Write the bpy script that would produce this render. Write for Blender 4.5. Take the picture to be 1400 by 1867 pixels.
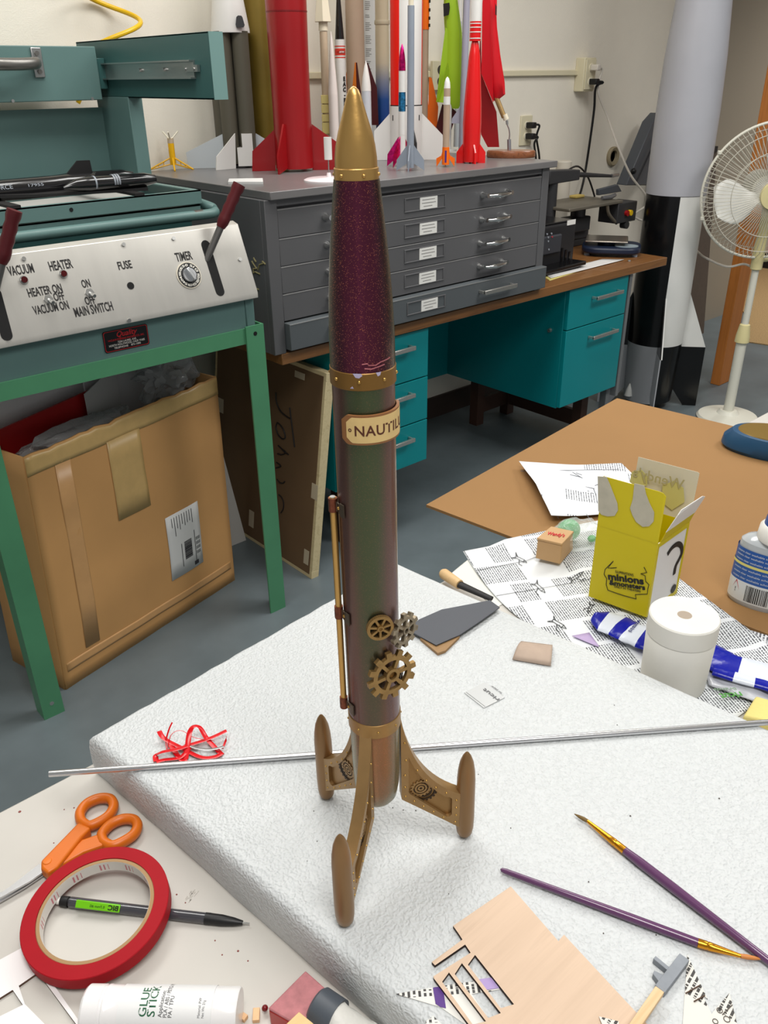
import bpy, bmesh, math, random
from mathutils import Vector, Matrix, Euler, noise as mnoise
random.seed(7)
R = math.radians
for _o in list(bpy.data.objects): bpy.data.objects.remove(_o)
SC = bpy.context.scene
COL = SC.collection

# ------------------------------------------------------------------ camera
FPX, YAW, PITCH, ROLL, CAMH = 1512.0, 0.72479, 0.48430, -0.01145, 1.42
CAM = Vector((0, 0, CAMH))
_d = Vector((math.sin(YAW)*math.cos(PITCH), math.cos(YAW)*math.cos(PITCH), -math.sin(PITCH)))
_r = Vector((math.cos(YAW), -math.sin(YAW), 0))
_u = _r.cross(_d)
CR = _r*math.cos(ROLL) + _u*math.sin(ROLL)
CU = _u*math.cos(ROLL) - _r*math.sin(ROLL)
CD = _d
cam = bpy.data.cameras.new('camera')
cam.sensor_fit = 'VERTICAL'
cam.sensor_height = 24.0
cam.lens = FPX/1867.0*24.0
cam.clip_start = 0.02
cam.clip_end = 60
cam_ob = bpy.data.objects.new('camera', cam)
COL.objects.link(cam_ob)
cam_ob.matrix_world = Matrix(((CR.x, CU.x, -CD.x, CAM.x), (CR.y, CU.y, -CD.y, CAM.y), (CR.z, CU.z, -CD.z, CAM.z), (0, 0, 0, 1)))
SC.camera = cam_ob

# ------------------------------------------------------------------ light, world, exposure
SC.view_settings.view_transform = 'Standard'
SC.view_settings.look = 'None'
SC.view_settings.gamma = 1.0
SC.view_settings.use_curve_mapping = False
SC.view_settings.exposure = 0.0
CEIL = 2.75
LIGHTS = [  # x, y, size x, size y, watts, spread degrees
    (0.65, 1.55, 1.2, 0.6, 21, 170),
    (0.05, -0.30, 0.6, 1.2, 26, 160),
    (2.0, 1.40, 1.2, 0.6, 23, 170),
    (2.9, 0.15, 1.2, 0.6, 33, 160),
    (6.0, 1.6, 1.2, 0.6, 26, 110),  # added lamp out of view, brightens the floor and carpet at far right
]
for i, (lx, ly, sx, sy, w, sp) in enumerate(LIGHTS):
    ld = bpy.data.lights.new('ceiling_lamp', 'AREA')
    ld.shape = 'RECTANGLE'; ld.size = sx; ld.size_y = sy
    ld.energy = w; ld.color = (1.0, 0.985, 0.955); ld.spread = R(sp)
    lo = bpy.data.objects.new('ceiling_lamp', ld); COL.objects.link(lo)
    lo.location = (lx, ly, CEIL-0.03)
world = bpy.data.worlds.new('world'); SC.world = world
world.use_nodes = True
bg = world.node_tree.nodes['Background']
bg.inputs[0].default_value = (0.97, 0.985, 1.0, 1); bg.inputs[1].default_value = 0.33
try:
    SC.cycles.use_denoising = True
    SC.cycles.max_bounces = 6; SC.cycles.transparent_max_bounces = 12
    SC.cycles.sample_clamp_indirect = 4
except Exception: pass

# ------------------------------------------------------------------ measuring helpers (pixel of the 1400x1867 photo -> a point on a real plane)
def RAY(x, y): return CR*((x-700)/FPX) - CU*((y-933.5)/FPX) + CD
def AZ(x, y, z): v = RAY(x, y); return CAM + v*((z-CAM.z)/v.z)
def AY(x, y, Y): v = RAY(x, y); return CAM + v*((Y-CAM.y)/v.y)
def AX(x, y, X): v = RAY(x, y); return CAM + v*((X-CAM.x)/v.x)
def ONP(x, y, p, n): v = RAY(x, y); n = Vector(n); return CAM + v*((Vector(p)-CAM).dot(n)/v.dot(n))
def PROJ(p):
    q = Vector(p)-CAM; return (700+FPX*q.dot(CR)/q.dot(CD), 933.5-FPX*q.dot(CU)/q.dot(CD))
def MPP(p): return (Vector(p)-CAM).dot(CD)/FPX
def HZ(p, y):
    lo, hi = -0.5, 3.0
    for _ in range(50):
        m = (lo+hi)/2
        if PROJ((p[0], p[1], m))[1] > y: lo = m
        else: hi = m
    return lo
def VAZ(p): return math.atan2(p[1], p[0])         # azimuth of the view at p
def RGT(p): a = VAZ(p)-math.pi/2; return Vector((math.cos(a), math.sin(a), 0))

# ------------------------------------------------------------------ materials
def lin(c):
    c = c/255.0
    return c/12.92 if c <= 0.04045 else ((c+0.055)/1.055)**2.4
def rgb(c): return (lin(c[0]), lin(c[1]), lin(c[2]), 1.0)
class NT:
    def __init__(s, m): s.t = m.node_tree; s.n = s.t.nodes
    def add(s, typ, **kw):
        n = s.n.new(typ)
        for k, v in kw.items(): setattr(n, k, v)
        return n
    def link(s, a, b): s.t.links.new(a, b)
    def math(s, op, a, b=None):
        n = s.add('ShaderNodeMath', operation=op)
        for i, v in enumerate((a, b)):
            if v is None: continue
            if isinstance(v, (int, float)): n.inputs[i].default_value = v
            else: s.link(v, n.inputs[i])
        return n.outputs[0]
    def mix(s, f, a, b):
        n = s.add('ShaderNodeMix', data_type='RGBA')
        for idx, v in ((0, f), (6, a), (7, b)):
            if isinstance(v, (int, float)): n.inputs[idx].default_value = v
            elif isinstance(v, tuple): n.inputs[idx].default_value = v
            else: s.link(v, n.inputs[idx])
        return n.outputs[2]
    def coord(s, kind='Object', scale=(1, 1, 1), rot=(0, 0, 0), loc=(0, 0, 0)):
        c = s.add('ShaderNodeTexCoord'); m = s.add('ShaderNodeMapping')
        m.inputs['Scale'].default_value = scale; m.inputs['Rotation'].default_value = rot; m.inputs['Location'].default_value = loc
        s.link(c.outputs[kind], m.inputs[0]); return m.outputs[0]
    def noise(s, vec, scale, detail=4, rough=.55):
        n = s.add('ShaderNodeTexNoise'); n.inputs['Scale'].default_value = scale; n.inputs['Detail'].default_value = detail; n.inputs['Roughness'].default_value = rough
        s.link(vec, n.inputs['Vector']); return n.outputs[0]
    def ramp(s, f, stops):
        n = s.add('ShaderNodeValToRGB'); e = n.color_ramp.elements
        while len(e) < len(stops): e.new(.5)
        for i, (p, c) in enumerate(stops): e[i].position = p; e[i].color = c
        s.link(f, n.inputs[0]); return n.outputs[0]
def mat(name, color, rough=.5, metal=0.0, var=None, bump=None, coat=0, trans=0, ior=1.45, alpha=1, sheen=0, stretch=(1, 1, 1), spec=None, sss=0):
    """principled surface; var=(scale, amount) mottles the colour, bump=(scale, strength[, distance])"""
    m = bpy.data.materials.new(name); m.use_nodes = True
    b = m.node_tree.nodes['Principled BSDF']; t = NT(m)
    b.inputs['Base Color'].default_value = rgb(color)
    b.inputs['Roughness'].default_value = rough; b.inputs['Metallic'].default_value = metal
    b.inputs['IOR'].default_value = ior
    if coat: b.inputs['Coat Weight'].default_value = coat; b.inputs['Coat Roughness'].default_value = .08
    if trans: b.inputs['Transmission Weight'].default_value = trans
    if alpha < 1: b.inputs['Alpha'].default_value = alpha
    if sss: b.inputs['Subsurface Weight'].default_value = sss; b.inputs['Subsurface Radius'].default_value = (.01, .01, .01); b.inputs['Subsurface Scale'].default_value = .5
    if spec is not None: b.inputs['Specular IOR Level'].default_value = spec
    if var:
        v = t.coord('Object', stretch); n = t.noise(v, var[0])
        lo = tuple(x*(1-var[1]) for x in rgb(color)[:3])+(1,); hi = tuple(min(1, x*(1+var[1])) for x in rgb(color)[:3])+(1,)
        t.link(t.ramp(n, [(.3, lo), (.7, hi)]), b.inputs['Base Color'])
    if bump:
        v = t.coord('Object', stretch); n = t.noise(v, bump[0], 3)
        bn = t.add('ShaderNodeBump'); bn.inputs['Strength'].default_value = bump[1]
        bn.inputs['Distance'].default_value = bump[2] if len(bump) > 2 else .002
        t.link(n, bn.inputs['Height']); t.link(bn.outputs[0], b.inputs['Normal'])
    return m
def wood_mat(name, c1, c2, axis=0, rough=.45, fine=60.0, coat=0, rotz=0.0):
    m = bpy.data.materials.new(name); m.use_nodes = True; t = NT(m); b = t.n['Principled BSDF']
    sc = [fine, fine, fine]; sc[axis] = fine*.05
    v = t.coord('Object', tuple(sc), (0, 0, rotz)); n = t.noise(v, 1.0, 6, .65)
    t.link(t.ramp(n, [(.3, rgb(c1)), (.48, rgb(c2)), (.7, rgb(tuple(.5*(a+q) for a, q in zip(c1, c2))))]), b.inputs['Base Color'])
    b.inputs['Roughness'].default_value = rough
    if coat: b.inputs['Coat Weight'].default_value = coat
    return m
def print_mat(name, base, ink, pitch, rot=0.0, colw=.05, dens=.45, seed=0.0, art=.5):
    """white paper printed with columns of small grey type"""
    m = bpy.data.materials.new(name); m.use_nodes = True; t = NT(m); b = t.n['Principled BSDF']
    b.inputs['Roughness'].default_value = .6
    v = t.coord('Object', (1, 1, 1), (0, 0, rot), (seed, seed*.7, 0))
    s = t.add('ShaderNodeSeparateXYZ'); t.link(v, s.inputs[0])
    x, y = s.outputs[0], s.outputs[1]
    row = t.math('DIVIDE', y, pitch); fr = t.math('FRACT', t.math('ADD', row, 100.0))
    line = t.math('LESS_THAN', fr, dens)
    cb = t.add('ShaderNodeCombineXYZ'); t.link(t.math('DIVIDE', x, pitch*1.6), cb.inputs[0]); t.link(t.math('FLOOR', t.math('ADD', row, 100.0)), cb.inputs[1])
    letters = t.math('GREATER_THAN', t.noise(cb.outputs[0], 3.0, 2), .46)
    col = t.math('LESS_THAN', t.math('FRACT', t.math('ADD', t.math('DIVIDE', x, colw), 50.0)), .86)
    wn = t.add('ShaderNodeTexWhiteNoise', noise_dimensions='2D'); cg = t.add('ShaderNodeCombineXYZ')
    t.link(t.math('FLOOR', t.math('DIVIDE', x, colw)), cg.inputs[0]); t.link(t.math('FLOOR', t.math('DIVIDE', y, pitch*9)), cg.inputs[1]); t.link(cg.outputs[0], wn.inputs[0])
    block = t.math('GREATER_THAN', wn.outputs[0], art)
    f = t.math('MULTIPLY', t.math('MULTIPLY', line, letters), t.math('MULTIPLY', col, block))
    t.link(t.mix(f, rgb(base), rgb(ink)), b.inputs['Base Color'])
    return m
def shift_mat(name, stops, flake=0.5, rough=.3, metal=.75):
    """colour-shift flake paint: hue depends on the angle of the surface, as the pigment's does"""
    m = bpy.data.materials.new(name); m.use_nodes = True; t = NT(m); b = t.n['Principled BSDF']
    lw = t.add('ShaderNodeLayerWeight'); lw.inputs[0].default_value = .5
    v = t.coord('Object'); vo = t.add('ShaderNodeTexVoronoi'); vo.inputs['Scale'].default_value = 4200; t.link(v, vo.inputs['Vector'])
    sh = t.add('ShaderNodeSeparateColor'); t.link(vo.outputs['Color'], sh.inputs[0])
    f = t.math('ADD', lw.outputs['Facing'], t.math('MULTIPLY', t.math('SUBTRACT', sh.outputs[0], .5), .18*flake))
    base = t.ramp(f, [(p, rgb(c)) for p, c in stops])
    sp = t.math('MULTIPLY', t.math('MULTIPLY', t.math('GREATER_THAN', sh.outputs[1], .962), .9), flake)
    t.link(t.mix(sp, base, rgb((206, 124, 92))), b.inputs['Base Color'])
    b.inputs['Metallic'].default_value = metal; b.inputs['Roughness'].default_value = rough
    b.inputs['Coat Weight'].default_value = .35; b.inputs['Coat Roughness'].default_value = .12
    bn = t.add('ShaderNodeBump'); bn.inputs['Strength'].default_value = .9*flake; bn.inputs['Distance'].default_value = .0005
    t.link(sh.outputs[2], bn.inputs['Height']); t.link(bn.outputs[0], b.inputs['Normal'])
    return m

# ------------------------------------------------------------------ object helpers
ABS = {}
def tag(o, label=None, cat=None, group=None, kind=None):
    if label: o['label'] = label
    if cat: o['category'] = cat
    if group: o['group'] = group
    if kind: o['kind'] = kind
    return o
def thing(name, label, cat, loc, group=None, rot=None):
    o = bpy.data.objects.new(name, None); COL.objects.link(o)
    o.location = loc; o.empty_display_size = .05
    if rot is not None: o.rotation_euler = rot
    ABS[o.name] = Vector(loc)
    return tag(o, label, cat, group)
def link_mesh(name, me, m, parent=None, loc=None, local=False, smooth=35, bevel=0, bseg=2, solid=0, subsurf=0, soff=0):
    """world-space mesh -> object whose origin is its thing's (or loc); local=True leaves the coordinates alone"""
    mats = m if isinstance(m, (list, tuple)) else [m]
    o = bpy.data.objects.new(name, me); COL.objects.link(o)
    for q in mats: me.materials.append(q)
    org = ABS[parent.name] if parent else Vector(loc if loc is not None else (0, 0, 0))
    if not local: me.transform(Matrix.Translation(-org))
    if parent: o.parent = parent
    else: o.location = org
    ABS[o.name] = org
    if smooth:
        me.polygons.foreach_set('use_smooth', [True]*len(me.polygons))
        try: me.set_sharp_from_angle(angle=R(smooth))
        except Exception: pass
    if solid:
        q = o.modifiers.new('thickness', 'SOLIDIFY'); q.thickness = solid; q.offset = soff
    if bevel:
        q = o.modifiers.new('edge', 'BEVEL'); q.width = bevel; q.segments = bseg; q.limit_method = 'ANGLE'; q.angle_limit = R(40)
    if subsurf:
        q = o.modifiers.new('soft', 'SUBSURF'); q.levels = subsurf; q.render_levels = subsurf
    return o
class MB:
    def __init__(s): s.bm = bmesh.new(); s.mi = 0; s.M = Matrix()
    def at(s, M): s.M = M; return s
    def v(s, c): return s.bm.verts.new(s.M @ Vector(c))
    def f(s, vs, mi=None):
        try: f = s.bm.faces.new(vs)
        except ValueError: return None
        f.material_index = s.mi if mi is None else mi; return f
    def box(s, x0, x1, y0, y1, z0, z1):
        V = [s.v((x, y, z)) for z in (z0, z1) for y in (y0, y1) for x in (x0, x1)]
        for q in ((0, 2, 3, 1), (4, 5, 7, 6), (0, 1, 5, 4), (2, 6, 7, 3), (0, 4, 6, 2), (1, 3, 7, 5)): s.f([V[i] for i in q])
        return s
    def cbox(s, c, h): return s.box(c[0]-h[0], c[0]+h[0], c[1]-h[1], c[1]+h[1], c[2]-h[2], c[2]+h[2])
    def hull8(s, bot, top):
        V = [s.v(p) for p in bot]+[s.v(p) for p in top]; n = len(bot)
        s.f(V[:n][::-1]); s.f(V[n:])
        for i in range(n): j = (i+1) % n; s.f([V[i], V[j], V[n+j], V[n+i]])
        return s
    def rings(s, rs, caps=True, closed=False, mis=None):
        L = [[s.v(p) for p in r] for r in rs]; n = len(L[0])
        for k in range(len(L)-1+(1 if closed else 0)):
            a, b = L[k], L[(k+1) % len(L)]
            for i in range(n):
                j = (i+1) % n; s.f([a[i], a[j], b[j], b[i]], mis(k, i) if mis else None)
        if caps and not closed:
            s.f(L[0][::-1], mis(0, 0) if mis else None); s.f(L[-1], mis(len(L)-2, 0) if mis else None)
        return s
    def lathe(s, prof, n=40, o=(0, 0, 0), mis=None, a0=0.0, caps=True):
        return s.rings([[(o[0]+max(r, 1e-5)*math.cos(a0+2*math.pi*i/n), o[1]+max(r, 1e-5)*math.sin(a0+2*math.pi*i/n), o[2]+z) for i in range(n)] for r, z in prof], caps, False, mis)
    def cyl(s, p0, p1, r0, r1=None, n=20):
        return s.tube([p0, p1], [r0, r0 if r1 is None else r1], n)
    def tube(s, pts, r, n=8, caps=True, closed=False, flat=1.0, up=None):
        P = [Vector(p) for p in pts]; rr = r if isinstance(r, (list, tuple)) else [r]*len(P)
        rings = []; prev = None
        for i, p in enumerate(P):
            if closed: t = P[(i+1) % len(P)]-P[i-1]
            else: t = P[min(i+1, len(P)-1)]-P[max(i-1, 0)]
            t.normalize()
            if prev is None:
                a = Vector(up) if up else (Vector((0, 0, 1)) if abs(t.z) < .9 else Vector((1, 0, 0)))
            else: a = prev
            a = a-t*a.dot(t); a.normalize(); b = t.cross(a); prev = Vector(up) if up else a
            rings.append([p+(a*math.sin(2*math.pi*k/n)*flat+b*math.cos(2*math.pi*k/n))*rr[i] for k in range(n)])
        return s.rings(rings, caps, closed)
    def ball(s, c, r, n=16, m=10, sq=(1, 1, 1)):
        return s.rings([[(c[0]+sq[0]*r*math.sin(math.pi*(j+.02)/(m+.04))*math.cos(2*math.pi*i/n), c[1]+sq[1]*r*math.sin(math.pi*(j+.02)/(m+.04))*math.sin(2*math.pi*i/n), c[2]-sq[2]*r*math.cos(math.pi*(j+.02)/(m+.04))) for i in range(n)] for j in range(m+1)])
    def prism(s, poly, z0, z1):
        return s.hull8([(x, y, z0) for x, y in poly], [(x, y, z1) for x, y in poly])
    def slab(s, pts, thick):
        """polygon of 3-D points given thickness along its normal"""
        P = [Vector(p) for p in pts]; n = Vector((0, 0, 0))
        for i in range(len(P)): n += P[i].cross(P[(i+1) % len(P)])
        n.normalize(); return s.hull8([p-n*thick/2 for p in P], [p+n*thick/2 for p in P])
    def grid(s, nu, nv, fn):
        G = [[s.v(fn(i/nu, j/nv)) for i in range(nu+1)] for j in range(nv+1)]
        for j in range(nv):
            for i in range(nu): s.f([G[j][i], G[j][i+1], G[j+1][i+1], G[j+1][i]])
        return s
    def mesh(s, nm='mesh'):
        bmesh.ops.recalc_face_normals(s.bm, faces=s.bm.faces)
        me = bpy.data.meshes.new(nm); s.bm.to_mesh(me); s.bm.free(); return me
    def build(s, name, m, parent=None, **kw): return link_mesh(name, s.mesh(name), m, parent, **kw)
def FR(o, x, y):
    """frame at o with x axis x and y axis (about) y"""
    x = Vector(x).normalized(); y = Vector(y); z = x.cross(y).normalized(); y = z.cross(x)
    o = Vector(o)
    return Matrix(((x.x, y.x, z.x, o.x), (x.y, y.y, z.y, o.y), (x.z, y.z, z.z, o.z), (0, 0, 0, 1)))
DG = bpy.context.evaluated_depsgraph_get
def _curve_mesh(cu):
    o = bpy.data.objects.new('tmp', cu); COL.objects.link(o)
    me = bpy.data.meshes.new_from_object(o.evaluated_get(DG()))
    bpy.data.objects.remove(o); return me
def text_mesh(s, size=1.0, bold=0.0, depth=.0, align='LEFT', space=1.0, shear=0.0):
    cu = bpy.data.curves.new('t', 'FONT'); cu.body = s; cu.size = size; cu.offset = bold; cu.extrude = depth
    cu.align_x = align; cu.space_character = space; cu.resolution_u = 3
    me = _curve_mesh(cu)
    if shear: me.transform(Matrix(((1, shear, 0, 0), (0, 1, 0, 0), (0, 0, 1, 0), (0, 0, 0, 1))))
    return me
def bounds(me):
    xs = [v.co.x for v in me.vertices]; ys = [v.co.y for v in me.vertices]
    return min(xs), max(xs), min(ys), max(ys)
def fit_text(s, p0, p1, up, height, bold=.01, depth=.04, shear=0.0, lift=.0004):
    """mesh of a word whose baseline runs p0->p1 and whose capitals are height tall along up"""
    me = text_mesh(s, 1.0, bold, depth, shear=shear); a, b, c, d = bounds(me)
    p0, p1 = Vector(p0), Vector(p1); F = FR(p0, p1-p0, up); z = F.to_3x3() @ Vector((0, 0, 1))
    me.transform(Matrix.Translation((-a, 0, 0))); me.transform(Matrix.Diagonal(((p1-p0).length/(b-a), height/.73, .004, 1)))
    me.transform(Matrix.Translation(z*lift) @ F); return me
def join_meshes(ms):
    bm = bmesh.new()
    for q in ms: bm.from_mesh(q); bpy.data.meshes.remove(q)
    me = bpy.data.meshes.new('joined'); bm.to_mesh(me); bm.free(); return me
def plate(loops, thick, bev=0.0):
    """flat plate in XY, centred on z=0, cut by the inner loops"""
    cu = bpy.data.curves.new('p', 'CURVE'); cu.dimensions = '2D'; cu.fill_mode = 'BOTH'; cu.extrude = thick/2
    for L in loops:
        sp = cu.splines.new('POLY'); sp.points.add(len(L)-1); sp.use_cyclic_u = True
        for i, p in enumerate(L): sp.points[i].co = (p[0], p[1], 0, 1)
    return _curve_mesh(cu)
def ring_pts(r, n=32, c=(0, 0), ry=None, a0=0.0): return [(c[0]+r*math.cos(a0+2*math.pi*i/n), c[1]+(r if ry is None else ry)*math.sin(a0+2*math.pi*i/n)) for i in range(n)]
def bez(a, b, c, d, n=12):
    a, b, c, d = map(Vector, (a, b, c, d))
    return [a*(1-t)**3+b*3*t*(1-t)**2+c*3*t*t*(1-t)+d*t**3 for t in [i/n for i in range(n+1)]]
def smooth_path(pts, k=6):
    P = [Vector(p) for p in pts]; out = []
    for i in range(len(P)-1):
        p0, p1, p2, p3 = P[max(i-1, 0)], P[i], P[i+1], P[min(i+2, len(P)-1)]
        for j in range(k):
            t = j/k
            out.append(.5*((2*p1)+(p2-p0)*t+(2*p0-5*p1+4*p2-p3)*t*t+(3*p1-p0-3*p2+p3)*t**3))
    return out+[P[-1]]
def structure(o): o['kind'] = 'structure'; return o
# ------------------------------------------------------------------ room
m_wall = mat('wall_paint', (240, 234, 220), .85, bump=(260, .35, .002), var=(3, .03))
m_floor = mat('floor_paint', (100, 110, 114), .38, var=(5, .14), bump=(30, .06))
m_ceil = mat('ceiling_paint', (235, 232, 225), .9)
m_taupe = mat('taupe_wall', (152, 142, 126), .8, bump=(220, .2, .001))  # right wall stretch, a darker and browner tone than the back wall
WY = 2.58
structure(MB().box(-3, 7, -3.4, 3.4, -.1, 0).build('floor', m_floor))
structure(MB().box(-3, 4.42, WY, WY+.12, 0, CEIL).build('wall_back', m_wall))
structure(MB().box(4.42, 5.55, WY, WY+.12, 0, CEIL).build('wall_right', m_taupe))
structure(MB().box(-3, 7, -3.4, 3.4, CEIL, CEIL+.1).build('ceiling', m_ceil))
m_jamb = wood_mat('jamb_wood', (168, 98, 40), (196, 122, 56), 2, .45, 40)
structure(MB().box(3.965, 4.075, 1.885, 1.935, 0, CEIL).build('trim_1', m_jamb, bevel=.003))
m_pink = mat('far_wall_paint', (214, 196, 184), .85)
structure(MB().box(6.9, 7.0, -3.4, 3.4, 0, CEIL).build('wall_far', m_pink))
m_blackrub = mat('black_vinyl', (22, 22, 24), .5)
structure(MB().box(6.88, 6.9, -3.4, 3.4, 0, .12).build('baseboard_far', m_blackrub))
structure(MB().box(5.5, 7.0, 3.3, 3.4, 0, CEIL).build('wall_end', m_pink))
m_carpet = mat('carpet', (176, 146, 102), .95, var=(160, .3), bump=(300, .8, .004))
structure(MB().prism([(4.80, 2.17), (4.84, 2.0), (6.88, 1.9), (6.88, 3.3), (6.6, 3.3), (5.42, 2.50)], 0, .006).build('floor_carpet', m_carpet))

structure(MB().box(-3, 4.42, WY-.012, WY, 0, .10).build('base_shade_strip', mat('shade_brown', (62, 50, 44), .6)))  # added dark strip; its brown stands in for the shade below the desk
# surface raceway along the back wall (thin trim)
m_cream = mat('ivory_plastic', (222, 214, 184), .45)
ry = HZ((3.4, WY), 137)
o = structure(MB().box(1.3, 3.50, WY-.016, WY, 1.412, 1.434).build('trim_2', m_cream, bevel=.003))

# ------------------------------------------------------------------ power boxes, outlet, cables
m_black = mat('black_rubber', (18, 18, 20), .45)
m_whiteplug = mat('white_plastic', (236, 234, 228), .4)
def wallpx(x, y, off=0.0): return AY(x, y, WY-off)
a = wallpx(1045, 112); b = wallpx(1066, 160)
pb = thing('power_box', 'cream surface power box at the end of the wall raceway', 'power box', ((a.x+b.x)/2, WY, (a.z+b.z)/2))
hw, hh = .042, .068; px_, pz_ = (a.x+b.x)/2+.01, (a.z+b.z)/2
MB().box(px_-hw, px_+hw, WY-.05, WY, pz_-hh, pz_+hh).build('housing', m_cream, pb, bevel=.004)
MB().box(px_-.036, px_+.036, WY-.056, WY-.05, pz_-.06, pz_+.06).build('cover_plate', m_cream, pb, bevel=.002)
m_slot = mat('socket_face', (238, 232, 210), .4)
for dz in (-.028, .028):
    MB().cyl((px_, WY-.059, pz_+dz), (px_, WY-.055, pz_+dz), .017).build('socket', m_slot, pb)
PB = Vector((px_, WY, pz_))
# plugs with their cables
def cable(name, label, pts, r, m, cat='cable', plug=None, group=None):
    t = thing(name, label, cat, pts[0], group)
    MB().tube(smooth_path(pts, 7), r, 8).build('cord', m, t)
    if plug: MB().box(plug[0]-.013, plug[0]+.013, plug[1]-.04, plug[1], plug[2]-.012, plug[2]+.012).build('plug', m, t, bevel=.004)
    return t
pl = (PB.x, WY-.0595, PB.z-.028)
cable('power_cable', 'black power cable hanging from the power box down behind the scroll saw', [(pl[0], pl[1]-.03, pl[2]), (pl[0]+.03, pl[1]-.045, pl[2]-.004), AY(1086, 160, WY-.08), AY(1083, 200, WY-.06), AY(1075, 260, WY-.05), AY(1067, 312, WY-.04), AY(1060, 345, WY-.06), AY(1050, 375, WY-.1)], .0055, m_black, plug=pl)
pl = (PB.x, WY-.0595, PB.z+.028)
m_wcord = mat('white_cord', (214, 208, 198), .5)
FANP = AZ(1325, 762, 0); FANP.z = 0
cable('fan_cable', 'long white cable from the power box behind the tall grey rocket to the fan', [(pl[0], pl[1]-.03, pl[2]), (pl[0]+.035, pl[1]-.03, pl[2]-.01), AY(1090, 165, WY-.08), AY(1108, 215, WY-.1), AY(1128, 270, 2.40), AY(1150, 320, 2.345), AY(1182, 367, 2.30), (3.72, 2.34, .80), (3.92, 2.22, .73), AY(1273, 460, 1.98), AY(1290, 472, 1.88), AY(1325, 486, 1.76), (FANP.x+.02, FANP.y+.07, HZ(FANP, 487)), (FANP.x+.004, FANP.y+.030, HZ(FANP, 487))], .005, m_wcord, plug=pl)
oc = wallpx(957, 238)
ot = thing('wall_outlet', 'cream double wall outlet holding two black plugs above the flat file cabinet', 'outlet', (oc.x, WY, oc.z))
MB().box(oc.x-.038, oc.x+.038, WY-.008, WY, oc.z-.06, oc.z+.06).build('cover_plate', m_cream, ot, bevel=.002)
for dz in (-.022, .022):
    MB().cyl((oc.x, WY-.011, oc.z+dz), (oc.x, WY-.007, oc.z+dz), .016).build('socket', m_slot, ot)
cable('appliance_cable', 'black cable from the upper socket of the wall outlet', [(oc.x+.005, WY-.04, oc.z+.022), (oc.x+.035, WY-.05, oc.z+.02), AY(978, 250, WY-.04), AY(983, 285, WY-.03), AY(984, 330, WY-.02)], .0045, m_black, plug=(oc.x+.003, WY-.0115, oc.z+.022))
cable('appliance_cable', 'black cable from the lower socket of the wall outlet', [(oc.x+.005, WY-.04, oc.z-.022), (oc.x+.03, WY-.05, oc.z-.026), AY(974, 262, WY-.04), AY(977, 290, WY-.03), AY(977, 330, WY-.02)], .0045, m_black, plug=(oc.x+.003, WY-.0115, oc.z-.022))
oc = wallpx(779, 138)
ot = thing('wall_outlet', 'wall outlet half hidden behind the lime green rocket', 'outlet', (oc.x+.06, WY-.016, oc.z))
MB().box(oc.x+.0, oc.x+.08, WY-.03, WY-.0155, oc.z-.05, oc.z+.05).build('cover_plate', m_cream, ot, bevel=.002)
for dz in (-.02, .02):
    MB().cyl((oc.x+.04, WY-.033, oc.z+dz), (oc.x+.04, WY-.029, oc.z+dz), .015).build('socket', mat('dark_socket', (70, 66, 60), .5), ot)
# round hole collar in the wall
hc = wallpx(1115, 285)
h = MB().lathe([(.028, 0), (.044, 0), (.046, .012), (.040, .018), (.028, .014), (.026, -.02), (0, -.02)][::-1], 28)
me = h.mesh(); me.transform(FR((hc.x, WY-.0, hc.z), (1, 0, 0), (0, 0, 1)))
tag(link_mesh('cable_collar', me, mat('collar_putty', (150, 138, 112), .7), loc=(hc.x, WY, hc.z)), 'round beige cable collar in the back wall right of the power box', 'cable collar')

# ------------------------------------------------------------------ yellow coiled air hose on the wall
m_hose = mat('yellow_hose', (228, 184, 20), .35)
pts = []
for i in range(90):
    ph = i/90*3.2*2*math.pi; z = 1.475+i/90*.5
    pts.append((1.225+.075*math.cos(ph+2.4), WY-.085+.07*math.sin(ph+2.4), z))
hp = [(1.10, WY-.05, 1.36), (1.13, WY-.06, 1.40), (1.19, WY-.08, 1.44)]
tag(MB().tube(smooth_path(hp, 5)[:-1]+pts, .0065, 10).build('air_hose', m_hose, loc=(1.22, WY-.08, 1.36)), 'coiled bright yellow air hose hanging on the wall behind the green machine', 'hose')

# ------------------------------------------------------------------ vacuum former (green machine at left)
m_leg = mat('green_enamel', (80, 142, 104), .35, var=(6, .08), bump=(60, .05))
m_teal = mat('hammered_teal', (94, 124, 121), .42, var=(4, .06), bump=(240, .12, .0008))
m_tealdk = mat('teal_enamel', (52, 92, 90), .42, bump=(240, .1, .0008))
m_alu = mat('brushed_aluminium', (206, 203, 196), .42, .55, var=(3, .05), stretch=(8, 1, 1))
m_steel = mat('bright_steel', (190, 190, 188), .28, .9)
m_hole = mat('hole_black', (8, 8, 9), .8)
FYm = 1.764
vf = thing('vacuum_former', 'green workshop forming machine with brushed metal control panel on tall legs', 'machine', (.79, 2.1, 0))
def angle_leg(x0, x1, y0, y1, ox, oy):
    m = MB(); t = .005
    m.box(x0, x1, y0, y0+t, 0, .866) if oy < 0 else m.box(x0, x1, y1-t, y1, 0, .866)
    m.box(x0, x0+t, y0+t, y1, 0, .866) if ox < 0 else m.box(x1-t, x1, y0+t, y1, 0, .866)
    return m
XL0, XL1, XR0, XR1, YB = .420, .472, 1.107, 1.160, 2.44
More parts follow.
